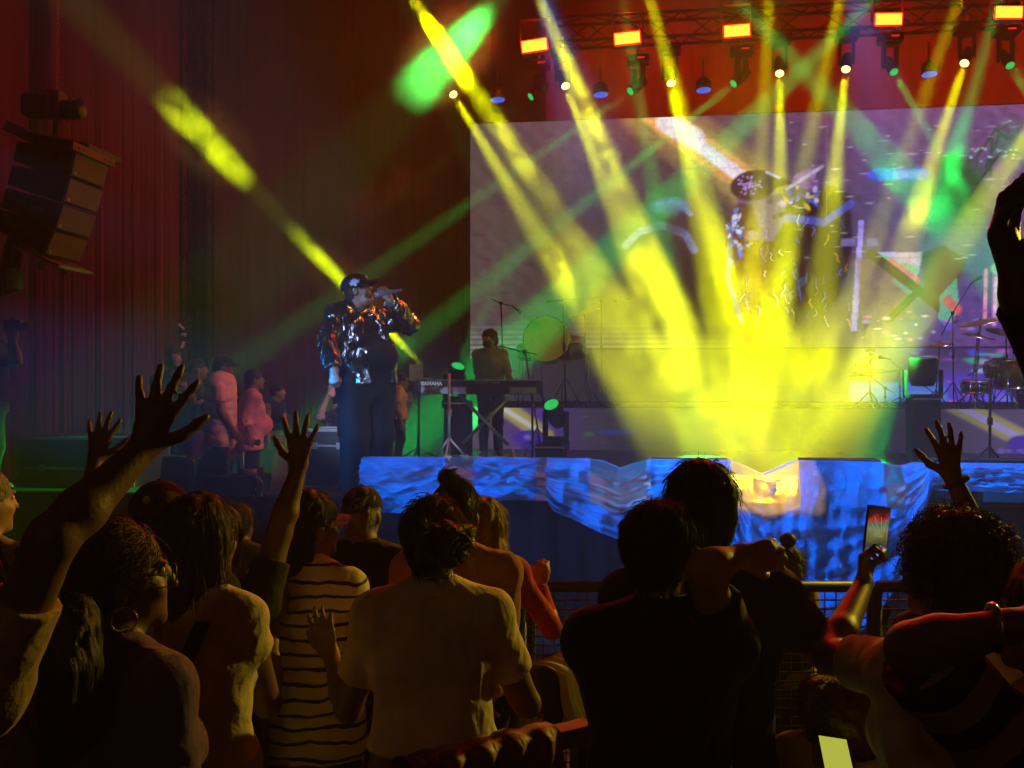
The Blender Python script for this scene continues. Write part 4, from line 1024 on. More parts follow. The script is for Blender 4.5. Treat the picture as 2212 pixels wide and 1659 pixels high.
# ------------------------------------------------------------------ loudspeaker hang
def frame3(f):
    f = Vector(f).normalized(); s = UP.cross(f).normalized(); return f, s, f.cross(s)
LA = empty('line_array', P(158, 600, 9.5), 'black hanging loudspeaker column of four cabinets in front of the red curtain', 'loudspeaker')
GRILLE = mat('speaker_grille', (0.085, 0.085, 0.09), 0.6, bump=0.8, bscale=160, vary=0.15, vscale=50)
Wd = Vector((0.08, 0.9968, 0)); nF0 = Vector((0.9968, -0.08, 0))
pt = P(158.5, 322, 9.5); cw = 0.66; chh = 0.245
for i, tl in enumerate((12, 15, 19, 24)):
    a = math.radians(tl); up = UP * math.cos(a) + nF0 * math.sin(a); nF = nF0 * math.cos(a) - UP * math.sin(a); dn = -up
    cab = MB(); dpt = 0.55; ins = 0.03
    f = [pt + dn * chh, pt + dn * chh + Wd * cw, pt + Wd * cw, pt]
    bk = [p - nF * dpt for p in f]; bk[0] = bk[0] + up * ins; bk[1] = bk[1] + up * ins; bk[2] = bk[2] + dn * ins; bk[3] = bk[3] + dn * ins
    cab.hexa([f[0], f[1], bk[1], bk[0], f[3], f[2], bk[2], bk[3]]); co = cab.build('cabinet', M['black_matt'], LA)
    g = MB(); g.bbox(pt + dn * chh / 2 + Wd * cw / 2 + nF * 0.012, (cw - 0.03, 0.022, chh - 0.028), (Wd, nF, up), 0.006); g.build('grille', GRILLE, co)
    g = MB(); g.bbox(pt + dn * (chh - 0.04) + Wd * 0.07 + nF * 0.026, (0.035, 0.006, 0.03), (Wd, nF, up), 0.002); g.build('badge', M['alu'], co)
    for k in (0.18, 0.36):
        g = MB(); g.bbox(pt + dn * chh * 0.5 - nF * k - Wd * 0.012, (0.02, 0.11, 0.035), (Wd, nF, up), 0.006); g.build('handle', M['black'], co)
    if i == 0: up0, nf0, top0 = up, nF, pt
    pt = pt + dn * (chh + 0.012)
a = MB(); a.bbox(top0 + up0 * 0.05 - nf0 * 0.22 + Wd * 0.33, (0.66, 0.72, 0.06), (Wd, nf0, up0), 0.01); fr_ = a.build('flying_frame', M['black'], LA)
a = MB(); a.bbox(P(195, 332, 9.35) + Vector((0, 0.05, 0)), (0.62, 0.05, 0.075), (Vector((0.22, 0.93, -0.06)).normalized(), Vector((0.93, -0.22, 0)).normalized(), Vector((0.05, 0.05, 0.99)).normalized()), 0.005); tb = a.build('front_bar', mat('dull_bar', (0.07, 0.07, 0.075), 0.6), LA)
for k in (-0.15, -0.10, 0.1, 0.15):
    h = MB(); h.lathe(P(195, 332, 9.35) + Vector((0, 0.05, 0)) + Vector((0.22, 0.93, -0.06)).normalized() * k * 1.5 + Vector((0.024, -0.006, 0)), (0.93, -0.22, 0), [(0, 0.0), (0.011, 0.0), (0.011, 0.006), (0, 0.006)], 8); h.build('hole', M['black'], tb)
a = MB(); a.bbox(P(52, 288, 9.6), (0.34, 0.10, 0.10), (Vector((0.85, 0.2, -0.38)).normalized(), Vector((-0.2, 0.97, 0)), Vector((0.36, 0.1, 0.92)).normalized()), 0.01); a.tube([P(72, 298, 9.6), P(130, 318, 9.6)], 0.03, 8); a.build('rear_bar', M['black'], LA)
d = -up0
pb = pt
a = MB(); a.bbox(pb + dn * 0.03 + Wd * cw * 0.5 - nF * 0.05, (cw, 0.5, 0.03), (Wd, nF, up), 0.006); dl = a.build('dolly', M['alu'], LA)
for k, w in ((0.03, 0.10), (-0.02, 0.52)):
    c = pb + dn * 0.10 + Wd * (w) - nF * 0.02
    a = MB(); a.lathe(c - EU * 0.016, EU, [(0.0, 0), (0.042, 0), (0.048, 0.008), (0.048, 0.024), (0.042, 0.032), (0, 0.032)], 16); a.build('wheel', M['rubber'], dl)
    a = MB(); a.box(c + up * 0.035, (0.012, 0.03, 0.08), (EU, EV, UP)); a.build('fork', M['steel'], dl)
HO = empty('chain_hoist', P(122, 255, 9.55), 'black electric chain hoist with chain above the loudspeaker column', 'hoist')
a = MB(); a.bbox(P(86, 229, 9.55), (0.27, 0.22, 0.21), None, 0.03); a.build('motor_body', M['black'], HO)
a = MB(); a.bbox(P(123, 226, 9.55), (0.12, 0.20, 0.24), None, 0.02); a.build('gearbox', M['black'], HO)
a = MB(); a.lathe(P(134, 238, 9.55), (1, -0.12, 0), [(0, 0), (0.078, 0), (0.085, 0.02), (0.085, 0.19), (0.08, 0.205), (0.0, 0.207)], 20); a.build('motor_end', M['black'], HO)
a = MB()
for k in range(6): a.lathe(P(140 + k * 6, 238, 9.55), (1, -0.12, 0), [(0.084, 0), (0.092, 0.004), (0.084, 0.010)], 20)
a.build('fin', M['black'], HO)
def loop_pts(c, r, ax1, ax2, n=10, a0=0, a1=6.2832): return [c + ax1 * math.cos(a0 + (a1 - a0) * k / n) * r + ax2 * math.sin(a0 + (a1 - a0) * k / n) * r for k in range(n + 1)]
a = MB(); a.tube(loop_pts(P(172, 221, 9.5), 0.035, Vector((1, 0, 0)), UP), 0.010, 6); a.tube(loop_pts(P(88, 202, 9.5), 0.035, Vector((1, 0, 0)), UP), 0.010, 6); a.build('carry_handle', M['black'], HO)
a = MB(); a.tube([P(122, 256, 9.55), P(121, 300, 9.52)], 0.03, 8); a.tube(loop_pts(P(121, 300, 9.52), 0.045, EV, UP), 0.014, 6); a.build('hook', M['black'], HO)
CHAIN = mat('chain_steel', (0.30, 0.16, 0.12), 0.4, 0.7)
def chain_links(p0, p1, step, name, parent):
    a = MB(); n = int((p1 - p0).length / step); t = (p1 - p0).normalized()
    for k in range(n):
        c = p0 + t * (k + 0.5) * step; s = Vector((1, 0, 0)) if k % 2 else Vector((0.3, 1, 0)).normalized()
        a.tube([c + t * step * 0.62 * math.cos(q) + s * step * 0.30 * math.sin(q) for q in [j * 6.2832 / 8 for j in range(9)]], step * 0.10, 4, caps=False)
    o = a.build(name, parent=parent, m=CHAIN); return o
chain_links(P(124, 205, 9.55), P(128, -320, 9.55), 0.042, 'chain', HO)
chain_links(P(146, 256, 9.5), P(150, 312, 9.5), 0.036, 'slack_chain', HO)
CB = empty('cable_bundle', P(18, 640, 9.9), 'dark taped cable bundle hanging below the loudspeaker column', 'cables')
for i in range(7):
    x = 6 + i * 5.5; a = MB(); a.tube([P(x + 30 - i * 3, 470, 9.9 + 0.03 * (i % 3)), P(x + 8 + 3 * math.sin(i), 530, 9.9 + 0.03 * (i % 2)), P(x, 580, 9.9), P(x - 4 + 2 * math.sin(i * 2), 640 - i * 2, 9.9)], 0.020, 6); a.build('cable', M['rubber'], CB)
a = MB(); a.lathe(P(27, 626, 9.85), (0, 0, 1), [(0.09, 0), (0.10, 0.06), (0.105, 0.14), (0.085, 0.20)], 12); a.build('wrap', mat('tape_wrap', (0.10, 0.07, 0.07), 0.5, bump=1.5, bscale=20), CB)

# ------------------------------------------------------------------ plastic sheet over the boxes on the stage lip
def plastic():
    m, nt, b = new_mat('plastic_sheet'); N, L = nt.nodes, nt.links
    b.inputs['Base Color'].default_value = (0.11, 0.32, 0.72, 1); b.inputs['Roughness'].default_value = 0.24; b.inputs['Specular IOR Level'].default_value = 0.7
    tc = N.new('ShaderNodeTexCoord'); mp = N.new('ShaderNodeMapping'); mp.inputs['Scale'].default_value = (1, 1, 1.4); L.new(tc.outputs['Object'], mp.inputs[0])
    n = N.new('ShaderNodeTexNoise'); n.inputs['Scale'].default_value = 9; n.inputs['Detail'].default_value = 5; n.inputs['Distortion'].default_value = 1.2; L.new(mp.outputs[0], n.inputs['Vector'])
    v = N.new('ShaderNodeTexVoronoi'); v.inputs['Scale'].default_value = 7; v.feature = 'DISTANCE_TO_EDGE'; L.new(n.outputs['Color'], v.inputs['Vector'])
    ad = N.new('ShaderNodeMath'); ad.operation = 'ADD'; L.new(n.outputs['Fac'], ad.inputs[0]); L.new(v.outputs['Distance'], ad.inputs[1])
    bp = N.new('ShaderNodeBump'); bp.inputs['Strength'].default_value = 0.9; bp.inputs['Distance'].default_value = 0.05; L.new(ad.outputs[0], bp.inputs['Height']); L.new(bp.outputs[0], b.inputs['Normal'])
    tl = N.new('ShaderNodeBsdfTranslucent'); tl.inputs['Color'].default_value = (0.75, 0.80, 0.80, 1); L.new(bp.outputs[0], tl.inputs['Normal'])
    tr = N.new('ShaderNodeBsdfTransparent'); tr.inputs['Color'].default_value = (0.95, 0.97, 1, 1)
    m1 = N.new('ShaderNodeMixShader'); m1.inputs[0].default_value = 0.34; L.new(b.outputs[0], m1.inputs[1]); L.new(tl.outputs[0], m1.inputs[2])
    m2 = N.new('ShaderNodeMixShader'); m2.inputs[0].default_value = 0.34; L.new(m1.outputs[0], m2.inputs[1]); L.new(tr.outputs[0], m2.inputs[2])
    L.new(m2.outputs[0], next(x for x in N if x.type == 'OUTPUT_MATERIAL').inputs['Surface'])
    return m
SHEET = plastic()
def clear_film():
    m, nt, b = new_mat('clear_plastic_film'); N, L = nt.nodes, nt.links
    b.inputs['Base Color'].default_value = (0.35, 0.35, 0.35, 1); b.inputs['Roughness'].default_value = 0.2
    tc = N.new('ShaderNodeTexCoord'); n = N.new('ShaderNodeTexNoise'); n.inputs['Scale'].default_value = 12; n.inputs['Detail'].default_value = 5; L.new(tc.outputs['Object'], n.inputs['Vector'])
    bp = N.new('ShaderNodeBump'); bp.inputs['Strength'].default_value = 0.8; bp.inputs['Distance'].default_value = 0.03; L.new(n.outputs['Fac'], bp.inputs['Height']); L.new(bp.outputs[0], b.inputs['Normal'])
    tl = N.new('ShaderNodeBsdfTranslucent'); tl.inputs['Color'].default_value = (0.85, 0.85, 0.82, 1); tr = N.new('ShaderNodeBsdfTransparent')
    m1 = N.new('ShaderNodeMixShader'); m1.inputs[0].default_value = 0.85; L.new(b.outputs[0], m1.inputs[1]); L.new(tl.outputs[0], m1.inputs[2])
    m2 = N.new('ShaderNodeMixShader'); m2.inputs[0].default_value = 0.42; L.new(m1.outputs[0], m2.inputs[1]); L.new(tr.outputs[0], m2.inputs[2])
    L.new(m2.outputs[0], next(x for x in N if x.type == 'OUTPUT_MATERIAL').inputs['Surface']); return m
CLEAR = clear_film()
GAPS = [(964, 1030), (1162, 1188), (1272, 1402), (1576, 1724), (1900, 1946)]
TOPP = [(788, 985), (965, 986), (1020, 986), (1190, 987), (1270, 989), (1300, 993), (1335, 1010), (1365, 1000), (1402, 990), (1574, 991), (1610, 1004), (1650, 1024), (1690, 1008), (1724, 992), (1898, 996), (1925, 1002), (1945, 1006), (1970, 1003), (1992, 998), (2090, 998), (2330, 1002)]
BOTP = [(788, 1094), (830, 1100), (880, 1104), (1040, 1082), (1120, 1074), (1186, 1078), (1200, 1098), (1290, 1138), (1356, 1166), (1420, 1130), (1500, 1120), (1580, 1180), (1620, 1330), (1700, 1400), (1800, 1390), (1880, 1330), (1940, 1240), (1986, 1120), (1998, 1052), (2060, 1056), (2140, 1058), (2330, 1060)]
def interp(tab, x):
    for (x0, y0), (x1, y1) in zip(tab[:-1], tab[1:]):
        if x0 <= x <= x1: return y0 + (y1 - y0) * (x - x0) / (x1 - x0)
    return tab[-1][1] if x > tab[-1][0] else tab[0][1]
def creases(p, f, n, seed):
    """sharp folds running in a few random directions, shifted by one another"""
    rr = np.random.RandomState(seed); o = np.zeros(len(p)); q = p[:, :2].copy()
    for i in range(n):
        a = rr.uniform(0, math.pi); t = (q[:, 0] * math.cos(a) + q[:, 1] * math.sin(a)) * f * rr.uniform(0.7, 1.5) + rr.uniform(0, 9)
        w = np.abs((t % 1.0) * 2 - 1); w = np.where(w > 0.35, w, 0.7 - w) - 0.5
        o += w; q = q + np.stack([np.sin(t * 2.1 + i), np.cos(t * 1.7 - i)], 1) * (0.10 / f)
    return o / n * 2.2
def sheet_piece(x0, x1, label, name='plastic_sheet', seed=0):
    nx = max(20, int((x1 - x0) / 5)); ny = 64; pts = []; xs = [x0 + (x1 - x0) * i / nx for i in range(nx + 1)]
    raw = np.array([[i / nx * (x1 - x0) / 170.0, j / ny * 2.2, 0] for j in range(ny + 1) for i in range(nx + 1)])
    w1 = creases(raw, 0.7, 3, seed + 2); w2 = creases(raw, 2.0, 3, seed + 9); w3 = creases(raw, 5.5, 3, seed + 4)
    k = 0; b = MB(); V = []
    for j in range(ny + 1):
        for i in range(nx + 1):
            x = xs[i]; t = j / ny; yt = interp(TOPP, x); yb = interp(BOTP, x)
            if t < 0.14:      # over the top of the boxes
                s = 1 - t / 0.14; p = Q(x, yt, -0.06); p = p + EV * (0.42 * s) + UP * (-0.03 * s)
                amp = 0.3
            else:
                s = (t - 0.14) / 0.86; y = yt + (yb - yt) * s; p = Q(x, y, -0.06); amp = min(1.0, s * 5 + 0.25)
            d = w1[k] * 0.085 + w2[k] * 0.060 + w3[k] * 0.026 + 0.075
            V.append(p - EV * (0.02 + (0.03 + d) * amp)); k += 1
    fs = [(j * (nx + 1) + i, j * (nx + 1) + i + 1, (j + 1) * (nx + 1) + i + 1, (j + 1) * (nx + 1) + i) for j in range(ny) for i in range(nx)]
    b.add(V, fs, True); o = b.build(name, SHEET); o.data.materials.append(CLEAR)
    for f in o.data.polygons:
        i, j = f.index % nx, f.index // nx; xm = xs[i] + 2.5
        if any(p + 3 < xm < q - 3 for p, q in GAPS) and 0.13 < j / ny < 0.14 + 0.86 * min(1.0, 92.0 / max(1.0, interp(BOTP, xm) - interp(TOPP, xm))): f.material_index = 1
    tag(o, label, 'plastic sheet', 'plastic sheets over the stage lip'); return o
sheet_piece(788, 1189, 'crumpled blue lit plastic sheet over the lip boxes nearest the singer', seed=1)
sheet_piece(1186, 1994, 'long blue lit plastic sheet hanging low down the stage front, yellow glow behind it', seed=5)
sheet_piece(1990, 2330, 'short crinkled blue plastic sheet at the right end of the stage lip', seed=8)
for i, (x0, x1) in enumerate([(792, 962), (1034, 1160), (1200, 1268), (1406, 1572), (1728, 1896), (1994, 2090), (2100, 2320)]):
    p0 = Q(x0, 1000, 0.14); p1 = Q(x1, 1000, 0.14); u0, u1 = to_uv(p0)[0], to_uv(p1)[0]; zt = Q(x0, 986, -0.06).z - 0.03
    root = empty('floor_monitor', S((u0 + u1) / 2, 0.15, STAGE_Z), 'black wedge monitor under the plastic sheet, %s box along the stage lip' % ORD[i], 'monitor speaker', 'boxes under the plastic sheet')
    b = MB(); z = STAGE_Z + 0.004; h = zt - z
    b.hexa([S(u0, -0.01, z), S(u1, -0.01, z), S(u1, 0.34, z), S(u0, 0.34, z), S(u0, -0.01, z + h), S(u1, -0.01, z + h), S(u1, 0.26, z + h), S(u0, 0.26, z + h)]); b.build('cabinet', M['black_matt'], root)
    b = MB(); b.bbox(S((u0 + u1) / 2, -0.018, z + h / 2), ((u1 - u0) * 0.9, 0.012, h * 0.85), (EU, EV, UP), 0.004); b.build('grille', GRILLE, root)
# blinder lamp in the gap and its cable loops
FL = empty('blinder_lamp', Q(1650, 1086, 0.42), 'amber floor lamp glowing behind the plastic sheet between two boxes', 'stage lamp')
b = MB(); p = Q(1650, 1068, 0.55); b.lathe(p, (0.05, -0.2, 1), [(0, 0), (0.08, 0), (0.10, 0.05), (0.10, 0.13), (0.09, 0.14)], 16); b.build('housing', M['black'], FL)
b = MB(); b.lathe(p + Vector((0, 0, 0.13)), (0.05, -0.2, 1), [(0.085, 0), (0.06, 0.012), (0, 0.016)], 16); b.build('lens', mat('lens_lit_amber', (0.02, 0.02, 0.02), 0.2, emit=(1, 0.6, 0.02), estr=6, vary=0), FL)
CBL = empty('cable', Q(1655, 1070, 0.02), 'black cable coiled in loops behind the glowing plastic sheet', 'cable')
b = MB(); b.tube([Q(1640 + 24 * math.cos(t), 1058 + 20 * math.sin(t), 0.02) for t in [k * 0.45 for k in range(15)]], 0.009, 6)
b.tube([Q(1680 + 12 * math.cos(t), 1065 + 26 * math.sin(t), 0.03) for t in [2.6 + k * 0.4 for k in range(11)]], 0.009, 6); b.build('loop', M['rubber'], CBL)
# dimmer pack in the open gap at the right
DP = empty('power_pack', Q(2030, 1074, 0.08), 'black power packs standing on the stage edge by the raised wrist', 'power pack')
for x in (2002, 2024, 2046):
    b = MB(); b.bbox(Q(x, 1052, 0.02) , (0.07, 0.14, 0.20), (EU, EV, UP), 0.01); b.build('unit', M['black'], DP)

# ------------------------------------------------------------------ instruments and stands
def stand_tripod(root, foot, top, r=0.011, spread=0.26, m=None, legs=3, name='leg', a0=0.4):
    m = m or M['black']; b = MB(); b.tube([foot + UP * 0.06, top], r, 8); b.tube([foot.lerp(top, 0.52), foot.lerp(top, 0.60)], r * 1.9, 8); b.build('pole', m, root)
    h = foot.lerp(top, 0.28)
    for k in range(legs):
        a = a0 + k * 2 * math.pi / legs; q = foot + Vector((math.cos(a), math.sin(a), 0)) * spread + UP * 0.012
        b = MB(); b.tube([h, q], r * 0.8, 6); b.ellipsoid(q, (0.018, 0.018, 0.012), 8, 5); b.build(name, m, root)
def mic_stand(foot, joint, mic=None, back=None, label='', m=None, r=0.011, group='microphone stands on the stage'):
    root = empty('microphone_stand', foot, label, 'microphone stand', group); stand_tripod(root, foot, joint, r, m=m)
    if mic is not None:
        b = MB(); b.tube([back if back is not None else joint, joint, mic], r * 0.75, 6); b.ellipsoid(joint, (0.026, 0.026, 0.03), 10, 6); b.build('boom', m or M['black'], root)
        d = (mic - joint).normalized(); d = (d + Vector((0, 0, -0.5))).normalized(); b = MB(); b.lathe(mic - d * 0.02, d, [(0.0, 0), (0.011, 0.0), (0.014, 0.12), (0.024, 0.135), (0.027, 0.16), (0.020, 0.185), (0, 0.19)], 12); b.build('microphone', M['black'], root)
    return root
def cymbal_stand(foot, top, r, label, tilt=(0.15, -0.1, 1), m=None):
    root = empty('cymbal_stand', foot, label, 'cymbal', 'cymbals on stands'); stand_tripod(root, foot, top, 0.011, 0.24, M['chrome'])
    b = MB(); b.lathe(top, tilt, [(0.006, 0.03), (0.03, 0.028), (0.045, 0.012), (r * 0.5, 0.004), (r, -0.014), (r, -0.017), (r * 0.5, 0.0), (0.04, 0.006)], 28); b.build('cymbal', m or M['brass'], root)
    b = MB(); b.lathe(top + Vector(tilt).normalized() * 0.025, tilt, [(0.0, 0), (0.012, 0.004), (0.012, 0.02), (0, 0.026)], 8); b.build('wing_nut', M['chrome'], root)
    return root
SHELL = mat('drum_shell', (0.03, 0.03, 0.035), 0.25, vary=0.2, coat=0.6)
SKIN_D = mat('drum_head', (0.55, 0.53, 0.5), 0.6, vary=0.08)
def drum(c, ax, r, h, label, legs=0, group='drums on the riser', parent=None, name='drum'):
    ax = Vector(ax).normalized(); root = empty(name, c, label, 'drum', group)
    b = MB(); b.lathe(c, ax, [(r * 0.97, 0), (r, 0.0), (r, h), (r * 0.97, h)], 28); b.build('shell', SHELL, root)
    for e, s in ((0, -1), (h, 1)):
        b = MB(); b.lathe(c + ax * e, ax, [(r * 1.0, -0.014), (r * 1.045, -0.014), (r * 1.045, 0.014), (r * 1.0, 0.014)], 28); b.build('hoop', M['chrome'], root)
        b = MB(); b.lathe(c + ax * (e + s * 0.006), ax, [(r * 0.99, 0), (r * 0.5, 0.001 * s), (0, 0.001 * s)], 28); b.build('head', SKIN_D, root)
    a1 = ax.cross(UP if abs(ax.z) < 0.8 else EU).normalized(); a2 = ax.cross(a1)
    for k in range(6):
        d = a1 * math.cos(k * 1.047) + a2 * math.sin(k * 1.047); b = MB(); b.tube([c + d * (r + 0.012) + ax * 0.03, c + d * (r + 0.012) + ax * (h - 0.03)], 0.006, 5); b.bbox(c + d * (r + 0.008) + ax * h / 2, (0.02, 0.02, 0.05), None, 0.004); b.build('lug', M['chrome'], root)
    for k in range(legs):
        d = a1 * math.cos(k * 2.094 + 0.5) + a2 * math.sin(k * 2.094 + 0.5); q = c + d * (r + 0.03); b = MB(); b.tube([q + UP * 0.15, Vector((q.x, q.y, 1.67)) + d * 0.05], 0.008, 6); b.build('leg', M['chrome'], root)
    return root
RZ = 1.664
def on_riser(px, v): q = Q(px, 870, v); return Vector((q.x, q.y, RZ))
def on_deck(px, v): q = Q(px, 1000, v); return Vector((q.x, q.y, STAGE_Z + 0.003))
# kit seen through the haze behind the keyboard player
v = 7.4
drum(Q(1186, 738, v), -EV + UP * 0.05, 0.34, 0.42, 'large round bass drum in the haze right of the keyboard player', 0)
drum(Q(1236, 772, v), -EV * 0.3 + UP, 0.20, 0.28, 'floor tom in the haze beside the bass drum', 3)
drum(Q(1140, 770, v), -EV * 0.4 + UP, 0.16, 0.16, 'small snare drum in the haze behind the keyboard player', 3)
cymbal_stand(on_riser(1150, 7.0), Q(1152, 690, 7.0), 0.17, 'small gold cymbal on a chrome stand, left of the hazy bass drum')
cymbal_stand(on_riser(1268, 7.2), Q(1262, 674, 7.2), 0.24, 'hazy cymbal on a tall stand, right of the bass drum', (-0.3, -0.1, 1))
mic_stand(on_riser(1090, 6.8), Q(1082, 655, 6.8), Q(1108, 662, 6.7), Q(1062, 646, 6.8), 'thin boom microphone stand in the haze above the keyboard player')
mic_stand(on_riser(1222, 6.9), Q(1216, 648, 6.9), Q(1310, 642, 6.8), Q(1180, 652, 6.9), 'long horizontal boom stand in the haze over the bass drum')
mic_stand(on_riser(1300, 7.0), Q(1298, 650, 7.0), Q(1340, 640, 6.9), None, 'boom microphone stand in the yellow haze right of the bass drum')
# right hand instruments
mic_stand(on_riser(2060, 6.5), Q(2058, 676, 6.5), Q(2098, 612, 6.5), Q(2034, 724, 6.5), 'tall boom microphone stand in front of the violet prisms of the video wall')
mic_stand(on_riser(1944, 6.45), Q(1944, 797, 6.45), Q(1922, 776, 6.4), Q(2030, 858, 6.45), 'low boom stand left of the round topped floor lamp')
mic_stand(on_deck(2138, 3.2), Q(2139, 824, 3.2), None, None, 'black straight microphone stand alone at the right on the stage floor', r=0.016)
b = MB(); b.lathe(Q(2140, 824, 3.2), (0.1, -0.2, 1), [(0.0, 0), (0.014, 0.0), (0.017, 0.07), (0.027, 0.085), (0.028, 0.10), (0, 0.125)], 12); o = b.build('microphone', M['black']); tag(o, 'black microphone clipped to the straight stand at the right', 'microphone')
cymbal_stand(on_riser(2104, 6.6), Q(2118, 694, 6.6), 0.30, 'thin tilted cymbal high at the right beside the boom microphone', (-0.25, -0.10, 1))
cymbal_stand(on_riser(2096, 6.45), Q(2112, 724, 6.45), 0.24, 'cymbal catching a bright yellow glint at the right', (0.15, -0.2, 1))
cymbal_stand(on_riser(2186, 6.5), Q(2190, 718, 6.5), 0.36, 'large dark cymbal cut off at the right edge', (0.08, -0.28, 1), mat('dark_bronze', (0.12, 0.10, 0.09), 0.4, 0.8))
b = drum(Q(2190, 838, 6.6), UP - EV * 0.05, 0.27, 0.38, 'dark floor tom at the right edge below the large cymbal', 3)
drum(Q(2250, 850, 6.7), -EV, 0.33, 0.4, 'bass drum of the right hand kit at the picture edge', 0)
drum(Q(2150, 812, 6.7), UP - EV * 0.25, 0.15, 0.17, 'small rack tom between the bright cymbal and the floor tom', 3)
drum(Q(2106, 846, 6.5), UP - EV * 0.1, 0.18, 0.14, 'shallow snare drum under the bright cymbal', 3)
cymbal_stand(on_riser(2020, 7.0), Q(2030, 742, 7.0), 0.20, 'small cymbal above the round topped floor lamp', (-0.2, -0.15, 1))
cymbal_stand(on_riser(2176, 6.9), Q(2172, 690, 6.9), 0.22, 'upper thin cymbal behind the large dark one at the right edge', (0.1, -0.15, 1))
mic_stand(on_riser(2110, 6.3), Q(2108, 800, 6.3), Q(2146, 776, 6.3), Q(2090, 812, 6.3), 'short boom stand leaning over the small rack tom')
mic_stand(on_riser(1912, 6.3), Q(1912, 838, 6.3), Q(1880, 812, 6.3), Q(1930, 848, 6.3), 'short boom stand in front of the percussion rack')
# percussion rack
PR = empty('percussion_rack', on_riser(1880, 6.5), 'rack of small bells and blocks left of the round topped floor lamp', 'percussion')
stand_tripod(PR, on_riser(1879, 6.5), Q(1879, 752, 6.5), 0.013, 0.22)
for (x, y, w) in ((1862, 788, 34), (1884, 773, 30), (1866, 806, 40), (1894, 800, 26), (1846, 812, 18), (1880, 758, 20)):
    b = MB(); c = Q(x, y, 6.45); k = depth_at(x, 6.45) / FW; b.bbox(c, (w * k, 0.06, 6 * k), (EU, EV, UP), 0.01); b.tube([c, Q(1879, y + 8, 6.5)], 0.007, 5); b.build('block', M['black'], PR)
b = MB(); b.tube([Q(1850, 812, 6.5), Q(1940, 800, 6.5)], 0.010, 6); b.build('crossbar', M['black'], PR)
# floor lamps
def floor_head(px, py, v, to, label, case_h, r=0.10, lens=None, base_z=None):
    c = Q(px, py, v); bz = STAGE_Z + 0.004
    moving_head(c, to, lens or LENS_G, r, label, 'floor lamps between the instruments', hang=False, scale=1.0, name='floor_lamp')
    ct = c.z - 0.27 - 0.125 - 0.06
    if ct - bz > 0.05:
        root = empty('lamp_plinth', Vector((c.x, c.y, bz)), 'black plinth carrying ' + label.replace('black', 'the').replace(', ', ' '), 'plinth', 'plinths under the floor lamps')
        b = MB(); b.bbox(Vector((c.x, c.y, (ct + bz) / 2)), (0.32, 0.32, ct - bz), (EU, EV, UP), 0.012); b.build('box', M['black_matt'], root)
        for z in (bz + 0.03, ct - 0.03):
            b = MB(); b.bbox(Vector((c.x, c.y, z)) - EV * 0.163, (0.31, 0.008, 0.02), (EU, EV, UP), 0.003); b.build('edge_trim', M['alu'], root)
floor_head(990, 789, 4.6, Q(1050, 600, 4.0), 'black floor lamp with green lens behind the keyboard', 0.5, 0.085)
floor_head(1190, 872, 3.2, Q(1060, 480, 3.2) - EV * 2, 'black floor lamp with green lens right of the keyboard player', 0.3, 0.085)
floor_head(1994, 772, 4.2, Q(2000, 400, 4.0), 'black floor lamp with round dark top at the right', 0.5, 0.13, lens_mat('lens_dim_green', (0.02, 0.22, 0.06), 0.6))
# keyboard on its X stand
vK = 3.9; kk = depth_at(1030, vK) / FW
KB = empty('keyboard', Q(1030, 852, vK), 'wide black stage keyboard with grey rear panel on an X stand', 'keyboard')
u0 = to_uv(Q(893, 840, vK))[0]; u1 = to_uv(Q(1166, 840, vK))[0]; zt = Q(1030, 822, vK).z; zb = Q(1030, 852, vK).z; zc = (zt + zb) / 2
b = MB(); b.bbox(S((u0 + u1) / 2, vK + 0.20, zc), (u1 - u0, 0.38, zt - zb), (EU, EV, UP), 0.015); b.build('body', M['black'], KB)
b = MB(); b.bbox(S(to_uv(Q(958, 840, vK))[0], vK + 0.004, zc - 0.035), (100 * kk, 0.012, 15 * kk), (EU, EV, UP), 0.003); b.build('rear_panel', M['alu'], KB)
b = MB(); b.bbox(S(to_uv(Q(1130, 840, vK))[0], vK + 0.004, zc - 0.035), (58 * kk, 0.012, 14 * kk), (EU, EV, UP), 0.003); b.build('rear_panel', M['alu'], KB)
for i in range(36):
    b = MB(); b.bbox(S(u0 + 0.10 + (u1 - u0 - 0.2) * (i + 0.5) / 36, vK + 0.34, zt + 0.006), ((u1 - u0 - 0.2) / 36 - 0.003, 0.13, 0.012), (EU, EV, UP), 0.003); b.build('key', M['white'], KB)
def lettering(txt, c, h, X, Nrm, parent, m, name='lettering', bold=0.0, stretch=1.0):
    cu = bpy.data.curves.new(name, 'FONT'); cu.body = txt; cu.size = h * 1.4; cu.align_x = 'CENTER'; cu.align_y = 'CENTER'; cu.extrude = 0.001; cu.offset = bold
    t_ = bpy.data.objects.new('lettering_curve', cu); COL.objects.link(t_); me = bpy.data.meshes.new_from_object(t_.evaluated_get(bpy.context.evaluated_depsgraph_get())); bpy.data.objects.remove(t_)
    me.materials.clear(); me.materials.append(m); o = bpy.data.objects.new(name, me); COL.objects.link(o); o.parent = parent
    X = Vector(X).normalized(); Z = Vector(Nrm).normalized(); Y = Z.cross(X)
    o.matrix_local = Matrix.Translation(Vector(c) - parent_world(parent)) @ Matrix((X, Y, Z)).transposed().to_4x4() @ Matrix.Diagonal((stretch, 1, 1, 1)); return o
LET = mat('glowing_print', (0.75, 0.75, 0.78), 0.5, vary=0.02, emit=(0.5, 0.5, 0.55), estr=0.12)  # white print with a faint glow of its own added
lettering('YAMAHA', Q(932, 829, vK - 0.006), 8.2 * kk, EU, -EV, KB, LET, bold=0.004)
b = MB(); pc = Q(913, 829, vK - 0.004); b.lathe(pc, -EV, [(0.016, 0.0), (0.022, 0.0), (0.022, 0.003), (0.016, 0.003)], 18)
